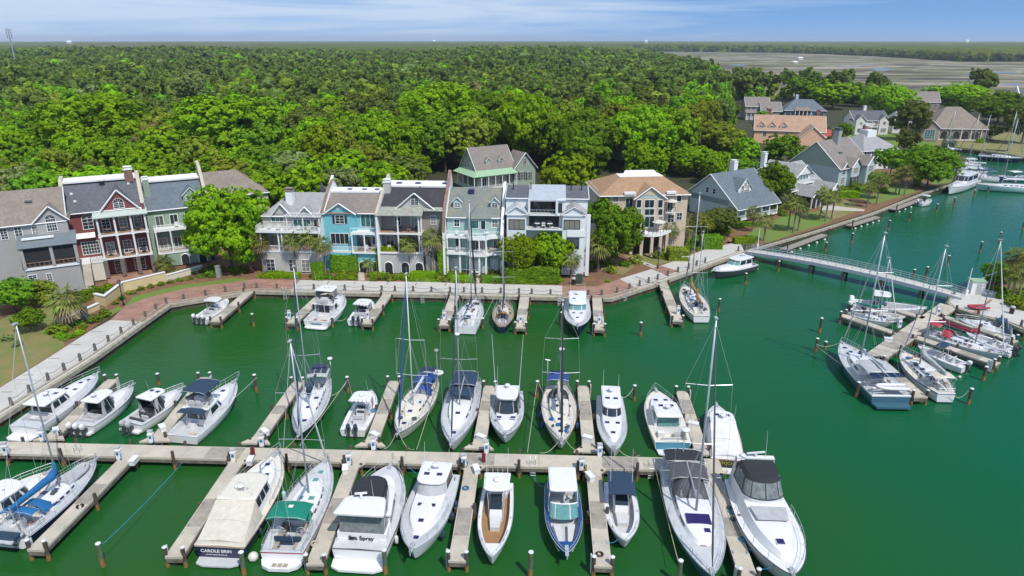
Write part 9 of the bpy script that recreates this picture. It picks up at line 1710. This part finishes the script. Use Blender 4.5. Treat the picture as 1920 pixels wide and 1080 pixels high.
def vnoise(X,Y,s,seed):
 rg = np.random.default_rng(seed); T = rg.random((256,256)); x = X/s; y = Y/s; xi = np.floor(x).astype(int); yi = np.floor(y).astype(int); fx = x-xi; fy = y-yi; fx = fx*fx*(3-2*fx); fy = fy*fy*(3-2*fy)
 g = lambda a,b: T[a % 256,b % 256]; return (g(xi,yi)*(1-fx)+g(xi+1,yi)*fx)*(1-fy)+(g(xi,yi+1)*(1-fx)+g(xi+1,yi+1)*fx)*fy
NA,NR = 1100,300; ang = np.linspace(-.74,.74,NA); rad = 1400*(12000/1400)**np.linspace(0,1,NR); A_,R_g = np.meshgrid(ang,rad); X = np.sin(A_)*R_g; Y = np.cos(A_)*R_g
Z = 9.0+7*vnoise(X,Y,13,1)+5*vnoise(X,Y,37,2)+6*vnoise(X,Y,300,3); dd = Y*CA+CAM_H*SA; U = 960+X/dd*FPX; vv = Y*SA-CAM_H*CA; Vp = 540-vv/dd*FPX
def in_marsh(u,v): up = np.interp(u,[1188,1480,1640,1800,2400],[96.5,99.5,106,116,117]); lo = np.interp(u,[1190,1260,1330,2400],[99.5,123,149,213]); return (u > 1180) & (v > up) & (v < lo)
Mk = in_marsh(U,Vp) | ((U < 470) & (Vp > 90.5) & (Vp < 98) & (vnoise(X,Y,260,8) > .35)); Z[Mk] = -3
Vt = np.stack([X,Y,Z],axis=2).reshape(-1,3); idx = np.arange(NA*NR).reshape(NR,NA); F = np.stack([idx[:-1,:-1],idx[:-1,1:],idx[1:,1:],idx[1:,:-1]],axis=2).reshape(-1,4)
mz = vnoise(Vt[F[:,0],0],Vt[F[:,0],1]*.2,60,5); mi = np.where(mz < .16,0,2);
rg = np.random.default_rng(77); VV = [Vt]; FF = [F]; MM = [mi]; n0 = len(Vt)
us = rg.uniform(1170,2080,1500); vs_ = np.interp(us,[1188,1480,1640,1800,2400],[96.5,99.5,106,116,117])-rg.uniform(-.15,1.6,1500)**1.0
for u,v_ in zip(us,vs_):
 p = at(u,v_,0); g = lib[1,rg.integers(6)]; r = rg.uniform(7,12)*(p.y/1400)**.45; a = rg.uniform(0,6.28); ca_,sa_ = math.cos(a),math.sin(a); q = np.stack([(g[:,0]*ca_-g[:,1]*sa_)*r+p.x,(g[:,0]*sa_+g[:,1]*ca_)*r+p.y,g[:,2]*r*.9+r*.75],axis=1); VV.append(q); FF.append(np.arange(len(q)).reshape(-1,4)+n0); n0 += len(q); MM.append(np.full(len(q)//4,rg.choice([0,1,2,2])))
me = np_mesh('distant_woods',np.vstack(VV),np.vstack(FF),['leaf_mid','leaf_olive','leaf_dark'],np.concatenate(MM)); o = bpy.data.objects.new('distant_woods',me); link(o); tag(o,'low flat belt of woods beyond the marsh reaching the horizon','woods',kind='stuff')
def far_at(u,z,dist):
 d0 = dist*CA; return Vector(((u-960)/FPX*(dist*CA+(CAM_H-z)*SA),dist,z))
p = far_at(37,0,760); H_ = height_at(Vector((p.x,p.y,0)),55); root = empty('cell_tower',(p.x,p.y,0),0,'tall grey phone mast with clustered antennas on the left horizon','mast'); b = MB(); b.cyl((0,0),.75,0,H_,8,.45); b.build('pole',M['alu'],root)
for k in (0,2.6,5.2,7.6):
 b = MB(); b.tube([(1.9*math.cos(a),1.9*math.sin(a),H_-k-.6) for a in [i*1.047 for i in range(6)]],.12,4,closed=True); [b.box(2.2*math.cos(a)-.25,2.2*math.cos(a)+.25,2.2*math.sin(a)-.2,2.2*math.sin(a)+.2,H_-k-1.5,H_-k+.7) for a in [i*1.047 for i in range(6)]]; b.build('antenna_ring',M['alu'],root)
p = far_at(814,0,4800); root = empty('water_tower',(p.x,p.y,0),0,'small white water tower on the horizon left of the middle','water tower'); b = MB(); b.smooth = True; b.ball((0,0,32),13,13,7,14,7); b.build('tank',M['trim'],root); b = MB(); b.cyl((0,0),2.2,0,27,8); [b.cyl((9*math.cos(a),9*math.sin(a)),.6,0,30,5) for a in [i*1.047 for i in range(6)]]; b.build('legs',M['alu'],root)
for u,d,z,w,h,l in [(14,1900,8,40,9,'long white shed beyond the wood at the left edge'),(44,2100,10,24,8,'white building left of the phone mast'),(87,1700,9,26,8,'pale building with hipped roof right of the phone mast'),(132,4200,20,26,18,'white roof rising over the left horizon'),(208,1500,12,22,8,'white roof in the trees beyond the wood'),(163,1350,10,12,6,'tiny white roof at the near edge of the left marsh'),(1500,1500,2,9,5,'white house on stilts at the far edge of the marsh'),(1815,1550,3,9,6,'pale houses in the far shore trees at the right'),(1211,5200,24,20,16,'small pale roof on the horizon above the marsh'),(1812,5600,24,26,18,'flat pale roof on the right horizon'),(1490,1250,1,7,5,'small dark dock house in the marsh')]:
 p = far_at(u,0,d); root = empty('far_building',(p.x,p.y,0),0,l,'building'); b = MB(); b.box(-w/2,w/2,-5,5,0,z+h*.55); b.build('wall',M['s_cottage'],root); b = MB(); b.add([(-w/2-1,-6,z+h*.55),(w/2+1,-6,z+h*.55),(w/2+1,6,z+h*.55),(-w/2-1,6,z+h*.55),(-w/2+3,0,z+h),(w/2-3,0,z+h)],[(0,1,5,4),(2,3,4,5),(1,2,5),(3,0,4)]); b.build('roof',M['membrane'],root)
b = MB(); b.box(-14500,14500,-80,14600,-4,90); hm = bpy.data.materials.new('thin_air'); hm.use_nodes = True; t = hm.node_tree; t.nodes.remove(t.nodes['Principled BSDF']); pv = nn(t,'ShaderNodeVolumePrincipled'); pv.inputs['Color'].default_value = (.80,.88,1.0,1); pv.inputs['Density'].default_value = 0.00009; pv.inputs['Anisotropy'].default_value = .2
t.links.new(pv.outputs[0],t.nodes['Material Output'].inputs['Volume'])
tag(b.build('haze',hm),'thin bluish summer haze over the far woods and marsh','haze',kind='stuff')
BO = [o for o in C.objects if o.parent is None and o.get('category') in ('motor boat','sailboat')]; US = set(); bridge = at(1404,470,0); n_ = 0
for o in sorted([o for o in C.objects if o.name.startswith('mooring_pile')],key=lambda o: (o.location-bridge).length):
 if o['group'] == 'near mooring piles': pass
 b_ = min(BO,key=lambda q: (q.matrix_basis @ Vector((0,5.5,0))-o.location).length); lb = ' '.join(b_['label'].replace(',','').split()[:7]); d_ = (b_.matrix_basis @ Vector((0,5.5,0))-o.location); cnd = ['%s capped mooring pile %s the %s' % (w,'left of' if d_.x > 0 else 'right of',lb) for w in ('pale','second pale','third pale')]
 if d_.length > 13: n_ += 1; cnd = ['lone mooring pile in open water, %s counted from the footbridge' % ('number %d' % n_ if n_ > 12 else ORD[n_-1] if n_ > 1 else 'first')]
 o['label'] = next((c for c in cnd if c not in US),cnd[-1]); US.add(o['label'])
